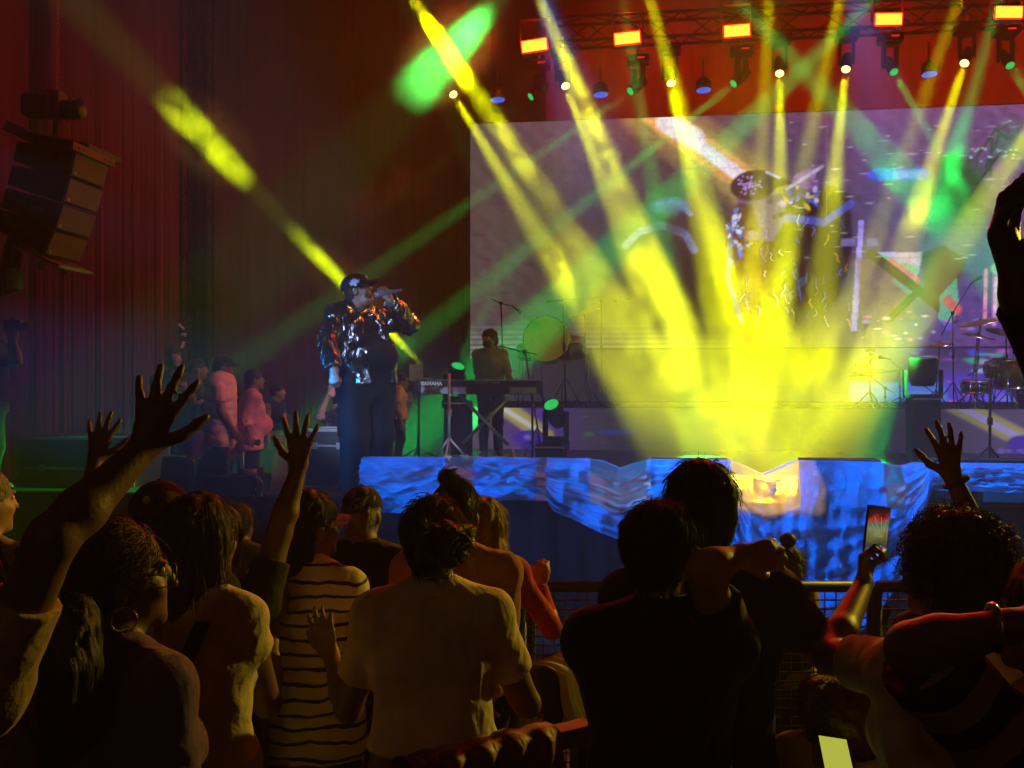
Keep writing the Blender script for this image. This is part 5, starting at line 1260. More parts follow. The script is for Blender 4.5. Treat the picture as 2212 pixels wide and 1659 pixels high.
for k in range(3): b.tube([pc - EV * 0.002, pc - EV * 0.002 + (EU * math.cos(k * 2.094 + 1.57) + UP * math.sin(k * 2.094 + 1.57)) * 0.015], 0.0022, 4)
b.build('emblem', LET, KB)
lettering('MOTIF XF8', Q(1052, 827, vK - 0.006), 6.0 * kk, EU, -EV, KB, mat('dim_print', (0.30, 0.30, 0.33), 0.5, vary=0.02), stretch=1.35)
XS = empty('keyboard_stand', on_deck(1020, vK + 0.2), 'grey X shaped keyboard stand in front of the player', 'keyboard stand')
for (a0_, b0_) in (((992, 853), (1098, 962)), ((1096, 862), (1000, 958))):
    b = MB(); b.tube([Q(*a0_, vK + 0.12), Q(*b0_, vK + 0.12)], 0.022, 8); b.build('brace', M['steel'], XS)
for x in (905, 1150):
    b = MB(); b.tube([Q(x, 853, vK + 0.2), on_deck(x, vK + 0.2)], 0.014, 8); b.build('support_leg', M['black'], XS)
b = MB(); b.tube([on_deck(985, vK + 0.1) + UP * 0.02, on_deck(1015, vK + 0.1) + UP * 0.02], 0.02, 6); b.tube([on_deck(1085, vK + 0.1) + UP * 0.02, on_deck(1112, vK + 0.1) + UP * 0.02], 0.02, 6); b.build('foot', M['rubber'], XS)
mic_stand(on_deck(970, 3.6), Q(970, 806, 3.6), None, None, 'pale upright pole stand just in front of the keyboard', m=M['alu'], r=0.018)
mic_stand(on_deck(1170, 4.7), Q(1134, 760, 4.7), Q(1082, 748, 4.7), Q(1160, 766, 4.7), 'boom stand holding a microphone at the mouth of the keyboard player')
mic_stand(on_deck(902, 4.2), Q(905, 905, 4.2), None, None, 'short black tripod stand under the left end of the keyboard')
LP = empty('laptop', Q(905, 820, vK + 0.1), 'open grey laptop on the left end of the keyboard', 'laptop')
b = MB(); b.bbox(Q(905, 820, vK + 0.15) + UP * 0.012, (0.30, 0.21, 0.018), (EU, EV, UP), 0.006); b.build('base', M['alu'], LP)
b = MB(); b.bbox(Q(899, 805, vK + 0.05), (0.26, 0.010, 0.20), ((EU * 0.45 + EV * 0.89).normalized(), (EV * 0.45 - EU * 0.89).normalized(), UP), 0.004); b.build('screen', M['alu'], LP)
TP = empty('tablet', Q(885, 866, vK), 'grey phone hanging from the keyboard end on a white cable', 'phone')
b = MB(); b.bbox(Q(886, 858, vK - 0.02), (0.075, 0.010, 0.13), (Vector((0.95, 0, 0.3)).normalized(), Vector((0, 1, 0)), Vector((-0.3, 0, 0.95)).normalized()), 0.006); b.build('case', M['alu'], TP)
b = MB(); b.tube([Q(888, 868, vK), Q(895, 872, vK), Q(899, 882, vK), Q(896, 876, vK + 0.02)], 0.006, 6); b.build('lead', M['white'], TP)
PD = empty('pedalboard', on_deck(1040, 3.0), 'pedal board of small effect boxes on the floor below the keyboard', 'pedalboard')
rs2 = random.Random(4)
b = MB(); q0 = on_deck(1040, 3.0); b.bbox(q0 + UP * 0.05, (0.85, 0.34, 0.05), (EU, EV, UP), 0.01); b.build('board', M['black'], PD)
for i in range(8):
    b = MB(); c = q0 + EU * (-0.38 + i * 0.108) + UP * (0.095 + rs2.uniform(0, 0.015)); b.bbox(c, (0.085, 0.13, 0.045), (EU, EV, UP), 0.006); b.lathe(c + UP * 0.02 + EV * 0.03, UP, [(0.014, 0), (0.014, 0.018), (0, 0.02)], 10); b.build('pedal', (M['alu'], M['black'], M['steel'])[i % 3], PD)
BT = empty('bottle', on_deck(1108, 2.6), 'clear water bottle with orange label standing by the pedals', 'bottle')
b = MB(); q = on_deck(1108, 2.6); b.lathe(q, UP, [(0, 0), (0.034, 0), (0.036, 0.02), (0.036, 0.14), (0.030, 0.17), (0.013, 0.20), (0.013, 0.215)], 16); b.build('glass', mat('clear_plastic', (0.4, 0.5, 0.6), 0.1, vary=0.05, coat=0.5), BT)
b = MB(); b.lathe(q + UP * 0.05, UP, [(0.0365, 0), (0.0365, 0.07)], 16); b.build('label_band', mat('orange_label', (0.6, 0.2, 0.05), 0.5), BT)
b = MB(); b.lathe(q + UP * 0.213, UP, [(0.015, 0), (0.015, 0.02), (0, 0.02)], 12); b.build('lid', M['white'], BT)
# loose cables on the deck
for i, pts in enumerate((((880, 975), (930, 978), (990, 974), (1060, 979)), ((1120, 978), (1170, 984), (1260, 980)))):
    b = MB(); b.tube([on_deck(p[0], 2.2 + 0.3 * math.sin(k * 2)) + UP * 0.008 for k, p in enumerate(pts)], 0.008, 5); o = b.build('cable', M['rubber']); tag(o, ('black cable lying on the stage floor below the keyboard', 'black cable lying on the stage floor towards the floor lamp')[i], 'cable')
# amp case behind the singer, covered boxes, table at the stage edge
def road_case(name, c, size, label, cat='case', m=None, trim=None):
    root = empty(name, c, label, cat); m = m or mat('case_panel', (0.03, 0.03, 0.034), 0.5, vary=0.2); trim = trim or M['alu']; w, d, h = size; cc = c + UP * h / 2; ax = (EU, EV, UP)
    b = MB(); b.bbox(cc, (w - 0.01, d - 0.01, h - 0.01), ax, 0.006); b.build('panel', m, root)
    for sy in (-1, 1):
        for sx in (-1, 1): b = MB(); b.bbox(cc + EU * sx * (w / 2 - 0.008) + EV * sy * (d / 2 - 0.008), (0.026, 0.026, h), ax, 0.004); b.build('edge', trim, root)
        for sz in (-1, 1): b = MB(); b.bbox(cc + UP * sz * (h / 2 - 0.008) + EV * sy * (d / 2 - 0.008), (w - 0.03, 0.028, 0.028), ax, 0.004); b.build('edge', trim, root)
    b = MB(); b.bbox(cc - EV * (d / 2 + 0.004) + UP * h * 0.22, (w - 0.05, 0.01, 0.02), ax, 0.003); b.build('lid_seam', trim, root)
    for k in (-0.28, 0.28):
        b = MB(); b.bbox(cc - EV * (d / 2 + 0.008) + UP * h * 0.22 + EU * w * k, (0.07, 0.012, 0.06), ax, 0.004); b.build('latch', trim, root)
    return root
ck = on_deck(722, 0.75); ck = S(*to_uv(ck), STAGE_Z + 0.003)
road_case('flight_case', ck, (0.44, 0.42, 0.53), 'tall black flight case with metal edges left of the singer')
road_case('flight_case', S(*to_uv(P(206, 0, 9.75) ), 0.49), (1.15, 0.7, 1.02), 'wide low black flight case under the left curtain behind raised hands')
TARP_B = mat('black_plastic', (0.012, 0.013, 0.016), 0.22, bump=1.6, bscale=9, vary=0.3, spec=0.8)
def wrapped(name, c, size, label, seed, dent=0.05, taper=0.92, cat='covered box'):
    w, d, h = size; ax = (EU, EV, UP); b = MB(); n = 14; vs = []
    def f(a, t):
        ph = a * 2 * math.pi; cx_, cy_ = math.cos(ph), math.sin(ph); k = max(abs(cx_), abs(cy_)); x, y = cx_ / k * w / 2, cy_ / k * d / 2
        if t < 0.75: z = h * t / 0.75; s = 1 - (1 - taper) * t / 0.75 + 0.10 * (1 - t / 0.75) ** 2
        else: z = h; s = taper * (1 - (t - 0.75) / 0.25)
        p = np.array([[x * 3 + seed, y * 3, z * 3]]); o = float(waves(p, 3.0, 6, seed)[0]) * dent * (1 if t < 0.75 else 0.5)
        return c + EU * (x * s * (1 + o)) + EV * (y * s * (1 + o)) + UP * (z + (o * 0.4 if t > 0.70 else 0) + 0.002)
    b.grid(f, 60, 28); o = b.build(name, TARP_B); tag(o, label, cat); return o
wrapped('covered_box', S(*to_uv(P(402, 0, 9.0)), STAGE_Z), (0.30, 0.34, 0.31), 'box wrapped in shiny black plastic with flat blue lit top', 3, 0.10)
wrapped('covered_box', S(*to_uv(P(470, 0, 8.95)), STAGE_Z), (0.34, 0.30, 0.27), 'crumpled black plastic heap beside the silver tumbler', 12, 0.22, 0.7)
tb_ = S(*to_uv(P(512, 0, 8.9)), STAGE_Z)
b = MB(); b.bbox(tb_ + UP * 0.075, (0.46, 0.40, 0.15), (EU, EV, UP), 0.01); o = b.build('side_box', mat('navy_cloth', (0.008, 0.012, 0.05), 0.6, bump=0.4)); tag(o, 'low navy box at the stage edge with a tumbler on top', 'box')
tc_ = tb_ + EU * 0.03 + UP * 0.152
TU = empty('tumbler', tc_, 'tall silver tumbler on the low navy box', 'tumbler'); b = MB(); b.lathe(tc_, UP, [(0, 0), (0.030, 0), (0.034, 0.01), (0.036, 0.19), (0.034, 0.195)], 20); b.build('cup', M['chrome'], TU); b = MB(); b.lathe(tc_ + UP * 0.195, UP, [(0.034, 0), (0.034, 0.006), (0, 0.006)], 20); b.build('lid', M['black'], TU)
b = MB(); b.lathe(tc_ + EU * 0.11 - EV * 0.03, UP, [(0.030, 0), (0.052, 0), (0.052, 0.05), (0.030, 0.05), (0.030, 0)], 22); o = b.build('tape_roll', mat('white_tape', (0.55, 0.55, 0.6), 0.5)); tag(o, 'white roll of tape lying next to the tumbler', 'tape roll')
b = MB(); b.bbox(tc_ + EU * 0.185 + EV * 0.02 + UP * 0.035, (0.035, 0.05, 0.07), (EU, EV, UP), 0.008); o = b.build('small_box', M['alu']); tag(o, 'small pale box beside the roll of tape', 'box')
GC = mat('pale_plastic', (0.30, 0.42, 0.34), 0.3, bump=1.0, bscale=20, spec=0.7)
b = MB(); b.grid(lambda a, t: tb_ + EU * (0.235 + 0.10 * a * (0.35 + 0.65 * t) + 0.02 * math.sin(t * 7)) - EV * (0.16 + 0.02 * math.sin(a * 14 + t * 3)) + UP * (0.155 - 0.22 * t - 0.01 * a), 18, 14); o = b.build('cloth', GC); tag(o, 'crinkled plastic cloth shining green at the end of the navy box', 'cloth')

# ------------------------------------------------------------------ barriers in front of the stage
BAR = mat('barrier_steel', (0.05, 0.048, 0.045), 0.5, 0.6, vary=0.25, vscale=12)
def mesh_panel(x0, x1, Y, label):
    z1 = 1.10; c = Vector(((x0 + x1) / 2, Y, 0)); root = empty('crowd_barrier', c, label, 'barrier', 'mesh barriers in front of the stage')
    b = MB(); b.tube([Vector((x0, Y, z1)), Vector((x1, Y, z1))], 0.025, 8); b.tube([Vector((x0, Y, 0.06)), Vector((x1, Y, 0.06))], 0.025, 8)
    for x in (x0, x1): b.tube([Vector((x, Y, 0.0)), Vector((x, Y, z1))], 0.025, 8)
    b.build('frame', BAR, root)
    b = MB(); n = int((x1 - x0) / 0.05)
    for i in range(1, n): b.tube([Vector((x0 + i * 0.05, Y, 0.08)), Vector((x0 + i * 0.05, Y, z1 - 0.02))], 0.003, 4, caps=False)
    for k in range(1, 26): b.tube([Vector((x0, Y, 0.08 + k * 0.04)), Vector((x1, Y, 0.08 + k * 0.04))], 0.004, 4, caps=False)
    o = b.build('wire_mesh', BAR, root); o['kind'] = 'stuff'
    b = MB(); b.box(Vector(((x0 + x1) / 2, Y + 0.45, 0.012)), (x1 - x0 - 0.02, 0.85, 0.012)); b.build('foot_plate', BAR, root)
    for x in (x0 + 0.05, x1 - 0.05):
        b = MB(); b.tube([Vector((x, Y + 0.85, 0.02)), Vector((x, Y, z1 - 0.1))], 0.02, 6); b.build('brace', BAR, root)
for i, (x0, x1) in enumerate(((-3.1, -1.55), (-1.53, 0.02), (0.04, 1.60), (1.62, 3.2))):
    mesh_panel(x0, x1, 4.55, ('wire mesh crowd barrier far left behind the raised arm', 'wire mesh crowd barrier left of centre, hidden by the striped shirt', 'wire mesh crowd barrier seen in the gap beside the red sleeve', 'wire mesh crowd barrier at the right behind the hugging pair')[i])
def rail(p0, p1, label, group='steel rails in the crowd'):
    root = empty('steel_rail', (p0 + p1) / 2 * 1.0 - Vector((0, 0, (p0.z + p1.z) / 2)), label, 'barrier', group); t = (p1 - p0).normalized(); s = UP.cross(t)
    b = MB(); b.bbox((p0 + p1) / 2, ((p1 - p0).length, 0.065, 0.05), (t, s, UP), 0.006); b.build('top_rail', BAR, root)
    for k in (0.04, 0.96):
        q = p0.lerp(p1, k); b = MB(); b.bbox(Vector((q.x, q.y, (q.z - 0.03) / 2)), (0.05, 0.05, q.z - 0.03), (t, s, UP), 0.005); b.build('post', M['black'], root)
    b = MB(); q0, q1 = p0.lerp(p1, 0.04), p0.lerp(p1, 0.96)
    for z in (0.2, 0.55): b.tube([Vector((q0.x, q0.y, z)), Vector((q1.x, q1.y, z))], 0.014, 6)
    b.build('lower_rail', BAR, root); return root
def zrail(px, py, z=1.05): Y = (CAM_H - z) * FW / (py - CY); return P(px, py, Y)
R1a, R1b = zrail(870, 1676), zrail(1272, 1576); rail(R1a, R1b, 'near steel rail with a red jacket over it, bottom of the picture')
R2a, R2b = zrail(1190, 1464), zrail(1290, 1404); rail(R2a, R2b, 'farther steel rail with a yellow cloth hung over its post')
def drape(name, p0, p1, drop_f, drop_b, m, label, cat, seed=0, w=0.05, bulge=0.02):
    t = (p1 - p0).normalized(); s = UP.cross(t).normalized()
    if s.y > 0: s = -s
    L = (p1 - p0).length
    raw = lambda a, b_: np.array([[a * L * 6 + seed, b_ * 4, 0]])
    def f(a, b_):
        tot = drop_f(a) + w + drop_b(a); d = b_ * tot; o = float(waves(raw(a, b_), 1.6, 6, seed)[0]) * bulge + 0.6 * bulge * math.sin(a * 30 + seed)
        base = p0 + t * L * a + UP * 0.032
        if d < drop_b(a): return base - s * (w / 2 + 0.01) - UP * (drop_b(a) - d) - s * abs(o)
        d -= drop_b(a)
        if d < w: return base + s * (d - w / 2) + UP * (0.008 + 0.3 * abs(o))
        d -= w; return base + s * (w / 2 + 0.012) - UP * d + s * (abs(o) * (1 + 2 * d) + 0.10 * d)
    b = MB(); b.grid(f, 50, 44); o = b.build(name, m); return tag(o, label, cat)
drape('jacket', R1a.lerp(R1b, 0.0), R1a.lerp(R1b, 0.78), lambda a: 0.20 + 0.14 * a, lambda a: 0.18, mat('red_jacket', (0.16, 0.018, 0.012), 0.55, bump=1.2, bscale=14, sheen=0.3), 'dark red jacket thrown over the near steel rail', 'jacket', 3)
drape('cloth', R2a.lerp(R2b, -0.15), R2a.lerp(R2b, 0.55), lambda a: 0.62 - 0.45 * abs(a - 0.45), lambda a: 0.2, mat('pale_cloth', (0.50, 0.47, 0.30), 0.8, bump=0.8, bscale=16), 'pale yellow cloth hanging over the farther rail post', 'cloth', 8, 0.06, 0.035)

# ------------------------------------------------------------------ cloths
C = {}
C['mauve'] = mat('mauve_cloth', (0.11, 0.065, 0.26), 0.8, bump=0.6, bscale=34, sheen=0.3)
C['cream'] = mat('cream_cloth', (0.74, 0.64, 0.48), 0.9, bump=0.6, bscale=38, sheen=0.2)
C['tan'] = mat('tan_cloth', (0.42, 0.30, 0.20), 0.9, bump=0.6, bscale=38, sheen=0.2)
C['black'] = mat('black_cloth', (0.014, 0.013, 0.013), 0.85, bump=0.5, bscale=34, sheen=0.2)
C['orange'] = mat('rust_cloth', (0.40, 0.18, 0.09), 0.85, bump=0.6, bscale=34, sheen=0.2)
C['red'] = mat('red_cloth', (0.5, 0.025, 0.012), 0.85, bump=0.5, bscale=34, sheen=0.3)
C['white'] = mat('white_cloth', (0.62, 0.58, 0.52), 0.9, bump=0.6, bscale=34)
C['pink'] = mat('pale_pink_cloth', (0.60, 0.36, 0.38), 0.85, bump=0.9, bscale=22)
C['grey'] = mat('grey_cloth', (0.12, 0.12, 0.12), 0.85, bump=0.5)
C['navy'] = mat('navy_vest_cloth', (0.015, 0.02, 0.06), 0.7, bump=0.4)
C['denim'] = mat('dark_denim', (0.025, 0.028, 0.04), 0.9, bump=0.4, bscale=60)
C['jean_blue'] = mat('washed_denim', (0.09, 0.09, 0.11), 0.9, bump=0.4, bscale=60)
C['purple'] = mat('purple_skirt_cloth', (0.20, 0.10, 0.17), 0.8, bump=0.5)
C['stripe'] = stripe_mat('cream_navy_stripes', (0.74, 0.68, 0.48), (0.02, 0.02, 0.03), 0.046, 0.24)
C['stripe_big'] = stripe_mat('broad_navy_stripes', (0.34, 0.20, 0.15), (0.010, 0.010, 0.022), 0.105, 0.48, diag=(0.62, 0.0, -0.78))
C['plaid'] = stripe_mat('check_cloth', (0.30, 0.27, 0.20), (0.05, 0.05, 0.05), 0.05, 0.4, diag=(0.7, 0.1, 0.7))
def phone(loc, d_up, d_n, label, scr, name='phone'):
    d_up = Vector(d_up).normalized(); d_n = Vector(d_n); d_n = (d_n - d_up * d_n.dot(d_up)).normalized(); s = d_up.cross(d_n)
    root = empty(name, loc, label, 'phone'); b = MB(); b.bbox(loc, (0.074, 0.008, 0.152), (s, d_n, d_up), 0.005); b.build('case', M['black'], root)
    b = MB(); b.box(loc + d_n * 0.0046, (0.068, 0.001, 0.144), (s, d_n, d_up)); b.build('screen', scr, root)
    b = MB(); b.bbox(loc - d_n * 0.0055 + d_up * 0.055 + s * 0.018, (0.028, 0.003, 0.03), (s, d_n, d_up), 0.001); b.build('camera_bump', M['black'], root); return root
def bracelet(wr, d, r, m, label, w=0.006):
    d = Vector(d).normalized(); a1 = d.cross(UP).normalized(); a2 = d.cross(a1); b = MB(); b.tube(loop_pts(wr, r, a1, a2, 18), w, 6, caps=False); o = b.build('bracelet', m); return tag(o, label, 'bracelet')
GOLD = mat('gold_band', (0.6, 0.4, 0.12), 0.25, 1.0)
FY = P(1106, 829, 1)
cd = lambda a, b: (b - a)
# B: woman with a long ponytail, front left
g = figure(P(262, 1132, 2.2), 0, 28, 34, 1.22, True, lean=(0.0, 0))
for i, sd in enumerate('LR'): set_arm(g, sd)
w = person('woman with a long dark ponytail, hoop earring and mauve top, nearest at the left', g, 'pony', 'red', shirt=C['mauve'], shirt_z=0.48, sleeve='short', pants=C['denim'], vox=0.009, seed=3, fly=90, face=True, hair_vox=0.0065)
B = Blob(); n0 = g.hc - g.hf * 0.085 * g.hs - g.hu * 0.055; pts = [n0, P(160, 1355, 2.02), P(150, 1440, 1.98), P(138, 1530, 1.97), P(128, 1605, 1.99)]
B.chain(pts, [0.040, 0.050, 0.052, 0.045, 0.018], 0.03); blob('ponytail', B, 0.006, hair_mat('dark'), w, 0.006, 60, 4, (1, 1, 0.12), fine=0.003)
b = MB(); rp = random.Random(8)
for i in range(420):
    a0_ = rp.uniform(0, 6.28); rr = rp.uniform(0.9, 1.08); j = rp.uniform(0, 1.4); n_ = rp.randrange(2, 5); q = []
    for k in range(n_ + 2):
        t = min(3.98, j + k * 0.6); i0 = int(t); c_ = pts[i0].lerp(pts[i0 + 1], t - i0); R_ = (0.040, 0.050, 0.052, 0.045, 0.018)[i0] * (1 - (t - i0)) + (0.050, 0.052, 0.045, 0.018, 0.018)[i0] * (t - i0)
        q.append(c_ + (Vector((1, 0, 0)) * math.cos(a0_ + 0.12 * k) + Vector((0, 1, 0.1)) * math.sin(a0_ + 0.12 * k)) * R_ * rr + UP * rp.uniform(-0.004, 0.004))
    b.tube(q, [rp.uniform(0.0010, 0.0022)] * (len(q) - 1) + [0.0004], 3, caps=False)
b.build('ponytail_strand', hair_mat('dark'), w)['kind'] = 'stuff'
b = MB(); b.tube(loop_pts(g.hc + g.hr * 0.08 - g.hu * 0.075 - g.hf * 0.005, 0.026, g.hf, g.hu, 18), 0.0022, 6, caps=False); b.build('earring', GOLD, w)
b = MB(); e = g.hc + g.hu * 0.012 + g.hr * 0.074
b.tube([e, e + g.hf * 0.09 - g.hr * 0.005], 0.002, 5); b.tube(loop_pts(g.hc + g.hf * 0.104 + g.hr * 0.036 + g.hu * 0.006, 0.022, g.hr, g.hu, 14), 0.002, 5, caps=False); b.build('glasses', M['black'], w)
# C: woman in pale tank top, long hair, clapping
g = figure(P(437, 1074, 2.85), 0, 18, 14, 1.05, True)
set_arm(g, 'R', P(578, 1520, 2.98), P(586, 1345, 3.22), hand_dir=(0.1, 0.25, 1), hand_n=(0.5, -0.8, 0), pose='flat')
set_arm(g, 'L', P(345, 1520, 2.95), P(520, 1400, 3.25), hand_dir=(0.5, 0.2, 0.8), hand_n=(-0.7, -0.6, 0.2), pose='flat')
w = person('woman with long straight dark hair in a pale top with a black bag strap', g, 'long', 'brown', shirt=C['cream'], sleeve='cap', shirt_z=0.47, pants=C['denim'], vox=0.009, seed=5, fly=70, hair_len=0.34, face=True)
bs = MB(); o = Vector((0, -0.15, 0)); pA, pB = P(475, 1315, 2.85) , P(372, 1560, 2.85)
bs.grid(lambda a, t: pA.lerp(pB, t) + (P(1, 0, 2.85) - P(0, 0, 2.85)) * (a - 0.5) * 34 + Vector((0, -0.150 - 0.03 * math.sin(t * 3.0), 0)), 3, 24); bs.build('bag_strap', C['black'], w)
# F: striped shirt and cap
g = figure(P(672, 1066, 3.45), 0, 18, 30, 1.10, True)
set_arm(g, 'R', P(758, 1420, 3.5), P(742, 1530, 3.72)); set_arm(g, 'L', P(520, 1420, 3.55), P(560, 1530, 3.8))
w = person('woman in a thin striped cream shirt, glasses and green cap with pale peak', g, 'short', 'dark', shirt=C['stripe'], sleeve='q', shirt_z=0.475, shirt_ex=0.020, pants=C['denim'], vox=0.009, seed=7, fly=30, face=True)
ball_cap(g, w, mat('green_cap_cloth', (0.02, 0.03, 0.02), 0.8, bump=0.3), mat('pale_peak', (0.40, 0.40, 0.33), 0.8, bump=0.3))
B = Blob(); B.ecap(g.hc - g.hf * 0.07 - g.hu * 0.02, g.neck - g.f * 0.06 - UP * 0.06, 0.07, 0.05, 0.085, 0.03, g.r, 0.03); blob('loose_hair', B, 0.008, hair_mat('dark'), w, 0.006, 60, 4, (1, 1, 0.12))
b = MB(); b.tube([g.hc + g.hr * 0.076 + g.hu * 0.012, g.hc + g.hr * 0.070 + g.hf * 0.095 + g.hu * 0.010], 0.002, 5); b.tube(loop_pts(g.hc + g.hf * 0.106 + g.hr * 0.036 + g.hu * 0.006, 0.022, g.hr, g.hu, 14), 0.002, 5, caps=False); b.build('glasses', M['alu'], w)
# H: man in black cap
g = figure(P(783, 1052, 4.15), 0, 6, 6, 1.05, False)
w = person('man in a black snapback cap and black shirt right of the striped shirt', g, 'buzz', 'grey', shirt=C['black'], sleeve='short', pants=C['denim'], seed=9, fly=0)
ball_cap(g, w, mat('black_cap_cloth', (0.015, 0.014, 0.013), 0.8, bump=0.3), s2=0.98)
b = MB(); c0 = g.hc - g.hf * 0.012 + g.hu * 0.03
b.tube([c0 + (g.hr * math.sin(t) * 0.088 - g.hf * math.cos(t) * 0.106) * g.hs - g.hu * 0.006 for t in [(-0.75 + 1.5 * k / 10) for k in range(11)]], 0.006, 6); b.build('cap_strap', M['black'], w)
# I: man with topknot
g = figure(P(990, 1046, 3.75), 0, 10, 8, 1.12, False)
set_arm(g, 'R', P(1085, 1420, 3.85), P(1060, 1500, 4.05))
person('man with a small topknot in a rust coloured shirt behind the centre woman', g, 'topknot', 'dark', shirt=C['orange'], sleeve='short', pants=C['denim'], seed=10, fly=50)
# J: centre woman, bun, cream tee
g = figure(P(935, 1082, 2.88), 0, -6, 4, 1.06, True, lean=(0.02, 0))
set_arm(g, 'L', P(752, 1530, 2.95), P(716, 1418, 3.14), hand_dir=(-0.35, 0.15, 0.9), hand_n=(-0.2, -1, 0), pose='flat')
set_arm(g, 'R', P(1138, 1520, 2.98), P(1090, 1460, 3.22), hand_dir=(-0.3, 0.2, 0.8), hand_n=(0.6, -0.7, 0), pose='relax')
w = person('woman with a messy low bun in a plain cream t-shirt, centre of the crowd', g, 'bun', 'dark', shirt=C['cream'], sleeve='short', shirt_z=0.60, shirt_ex=0.018, pants=C['denim'], vox=0.0085, seed=12, fly=90, hs=1.05)
B = Blob(); B.ell(P(962, 1176, 2.72), (0.078, 0.055, 0.058), None, 0.02); B.ell(P(990, 1160, 2.73), (0.035, 0.035, 0.030), None, 0.02); B.ell(P(925, 1190, 2.74), (0.035, 0.035, 0.030), None, 0.02)
blob('bun', B, 0.006, hair_mat('dark'), w, 0.010, 50, 2, fine=0.005)
g2 = Fig(); g2.hc = P(965, 1176, 2.72) - Vector((0, 0, 0.03)); g2.hr, g2.hf, g2.hu, g2.hs = g.hr, g.hf, g.hu, 1.0
flyaway('loose_strand', g2, w, hair_mat('dark'), 110, 0.07, (0.078, 0.055, 0.056), seed=5)['kind'] = 'stuff'
bracelet(P(716, 1418, 3.14) + Vector((0.012, -0.02, -0.03)), (-0.2, 0.3, 0.9), 0.036, M['black'], 'dark bracelet on the raised wrist beside the striped shirt')
# K: red sleeve, blond hair
g = figure(P(1046, 1078, 4.15), 0, 12, 0, 1.0, True)
set_arm(g, 'R', P(1192, 1358, 4.1), P(1166, 1264, 4.2), hand_dir=(-0.05, 0.1, 1), hand_n=(-0.3, -0.9, 0), pose='fist')
person('woman with long blond hair in a red long sleeved top raising her fist', g, 'long', 'blond', tone='light', shirt=C['red'], sleeve='long', pants=C['denim'], seed=14, fly=50, hair_len=0.40, hs=1.15)
# D: brown cap; E: small head; G: black tee with raised hand
g = figure(P(345, 1050, 3.1), 0, -8, -16, 1.0, False)
w = person('man in a brown cap behind the two long haired women', g, 'short', 'dark', shirt=C['black'], pants=C['denim'], seed=15, fly=0)
cp = ball_cap(g, w, mat('brown_cap_cloth', (0.10, 0.045, 0.025), 0.85, bump=0.3), s2=1.08)
b = MB(); b.ellipsoid(g.hc - g.hf * 0.095 - g.hr * 0.045 + g.hu * 0.085, (0.012, 0.006, 0.012), 8, 5); b.build('patch', C['white'], cp)
g = figure(P(517, 1092, 5.35), 0, 10, 10, 1.0, True)
person('small brown haired person in front of the stage, seen beside the raised arm', g, 'short', 'brown', shirt=C['grey'], pants=C['denim'], vox=0.012, seed=16, fly=20)
g = figure(P(470, 1095, 3.25), 0, 14, 10, 1.0, False)
set_arm(g, 'R', P(603, 1150, 3.25), P(646, 1008, 3.3), hand_dir=(0.02, 0.05, 1), hand_n=(0.0, -1, 0.05), pose='open', thumb=-1)
person('person in a black t-shirt with the right hand raised open, behind the long haired woman', g, 'short', 'dark', shirt=C['black'], sleeve='short', pants=C['denim'], vox=0.008, seed=17, fly=0, hs=1.05)
# A: raised open hand at the left, body mostly outside the picture
g = figure(P(-130, 1080, 1.95), 0, 20, 12, 1.12, True)
set_arm(g, 'R', P(112, 1165, 1.80), P(312, 968, 1.95), hand_dir=(0.28, 0.1, 1), hand_n=(0.1, -1, 0), pose='open', thumb=1)
w = person('person at the left edge stretching a bare arm with spread fingers towards the stage', g, 'bun', 'dark', shirt=C['tan'], sleeve='short', pants=C['denim'], vox=0.0075, seed=18, fly=0, hs=1.02)
g = figure(P(196, 1098, 3.3), 0, 14, 20, 1.0, True)
set_arm(g, 'R', P(170, 1180, 3.2), P(207, 992, 3.35), hand_dir=(0.14, 0.1, 1), hand_n=(0, -1, 0), pose='open', thumb=1)
person('person hidden behind the bare arm raising another open hand', g, 'short', 'brown', shirt=C['grey'], sleeve='short', pants=C['denim'], vox=0.008, seed=19, fly=0, hs=1.08)
g = figure(P(-34, 1012, 3.5), 0, 12, 25, 1.15, False)
person('elderly bald man in a checked shirt cut off by the left edge', g, 'buzz', 'grey', tone='light', shirt=C['plaid'], pants=C['denim'], seed=20, fly=0, face=True)
# M: hugging pair
g = figure(P(1508, 1003, 2.62), 0, -4, -14, 1.02, False)
set_arm(g, 'R', P(1772, 1400, 2.72), P(1712, 1312, 3.0), hand_dir=(-0.4, 0.3, 0.6), pose='relax'); set_arm(g, 'L', P(1370, 1330, 2.75), P(1290, 1380, 2.85))
person('tall dark haired man in a black t-shirt hugging the woman beside him', g, 'short', 'dark', shirt=mat('charcoal_cloth', (0.045, 0.043, 0.042), 0.85, bump=0.5, bscale=34), sleeve='short', shirt_ex=0.016, pants=C['denim'], vox=0.009, seed=21, fly=50)
g = figure(P(1425, 1092, 2.46), 0, 8, 10, 1.06, True)
set_arm(g, 'R', P(1520, 1232, 2.30), P(1598, 1200, 2.36), hand_dir=(1, 0.15, 0.0), hand_n=(0, -1, 0.2), pose='relax'); set_arm(g, 'L', P(1318, 1500, 2.52), P(1352, 1640, 2.62))
person('broad woman in black with her arm laid over the shoulder of the tall man', g, 'bun', 'dark', tone='light', shirt=C['black'], sleeve='short', shirt_ex=0.02, shirt_z=0.46, pants=C['denim'], vox=0.0085, seed=22, fly=60)
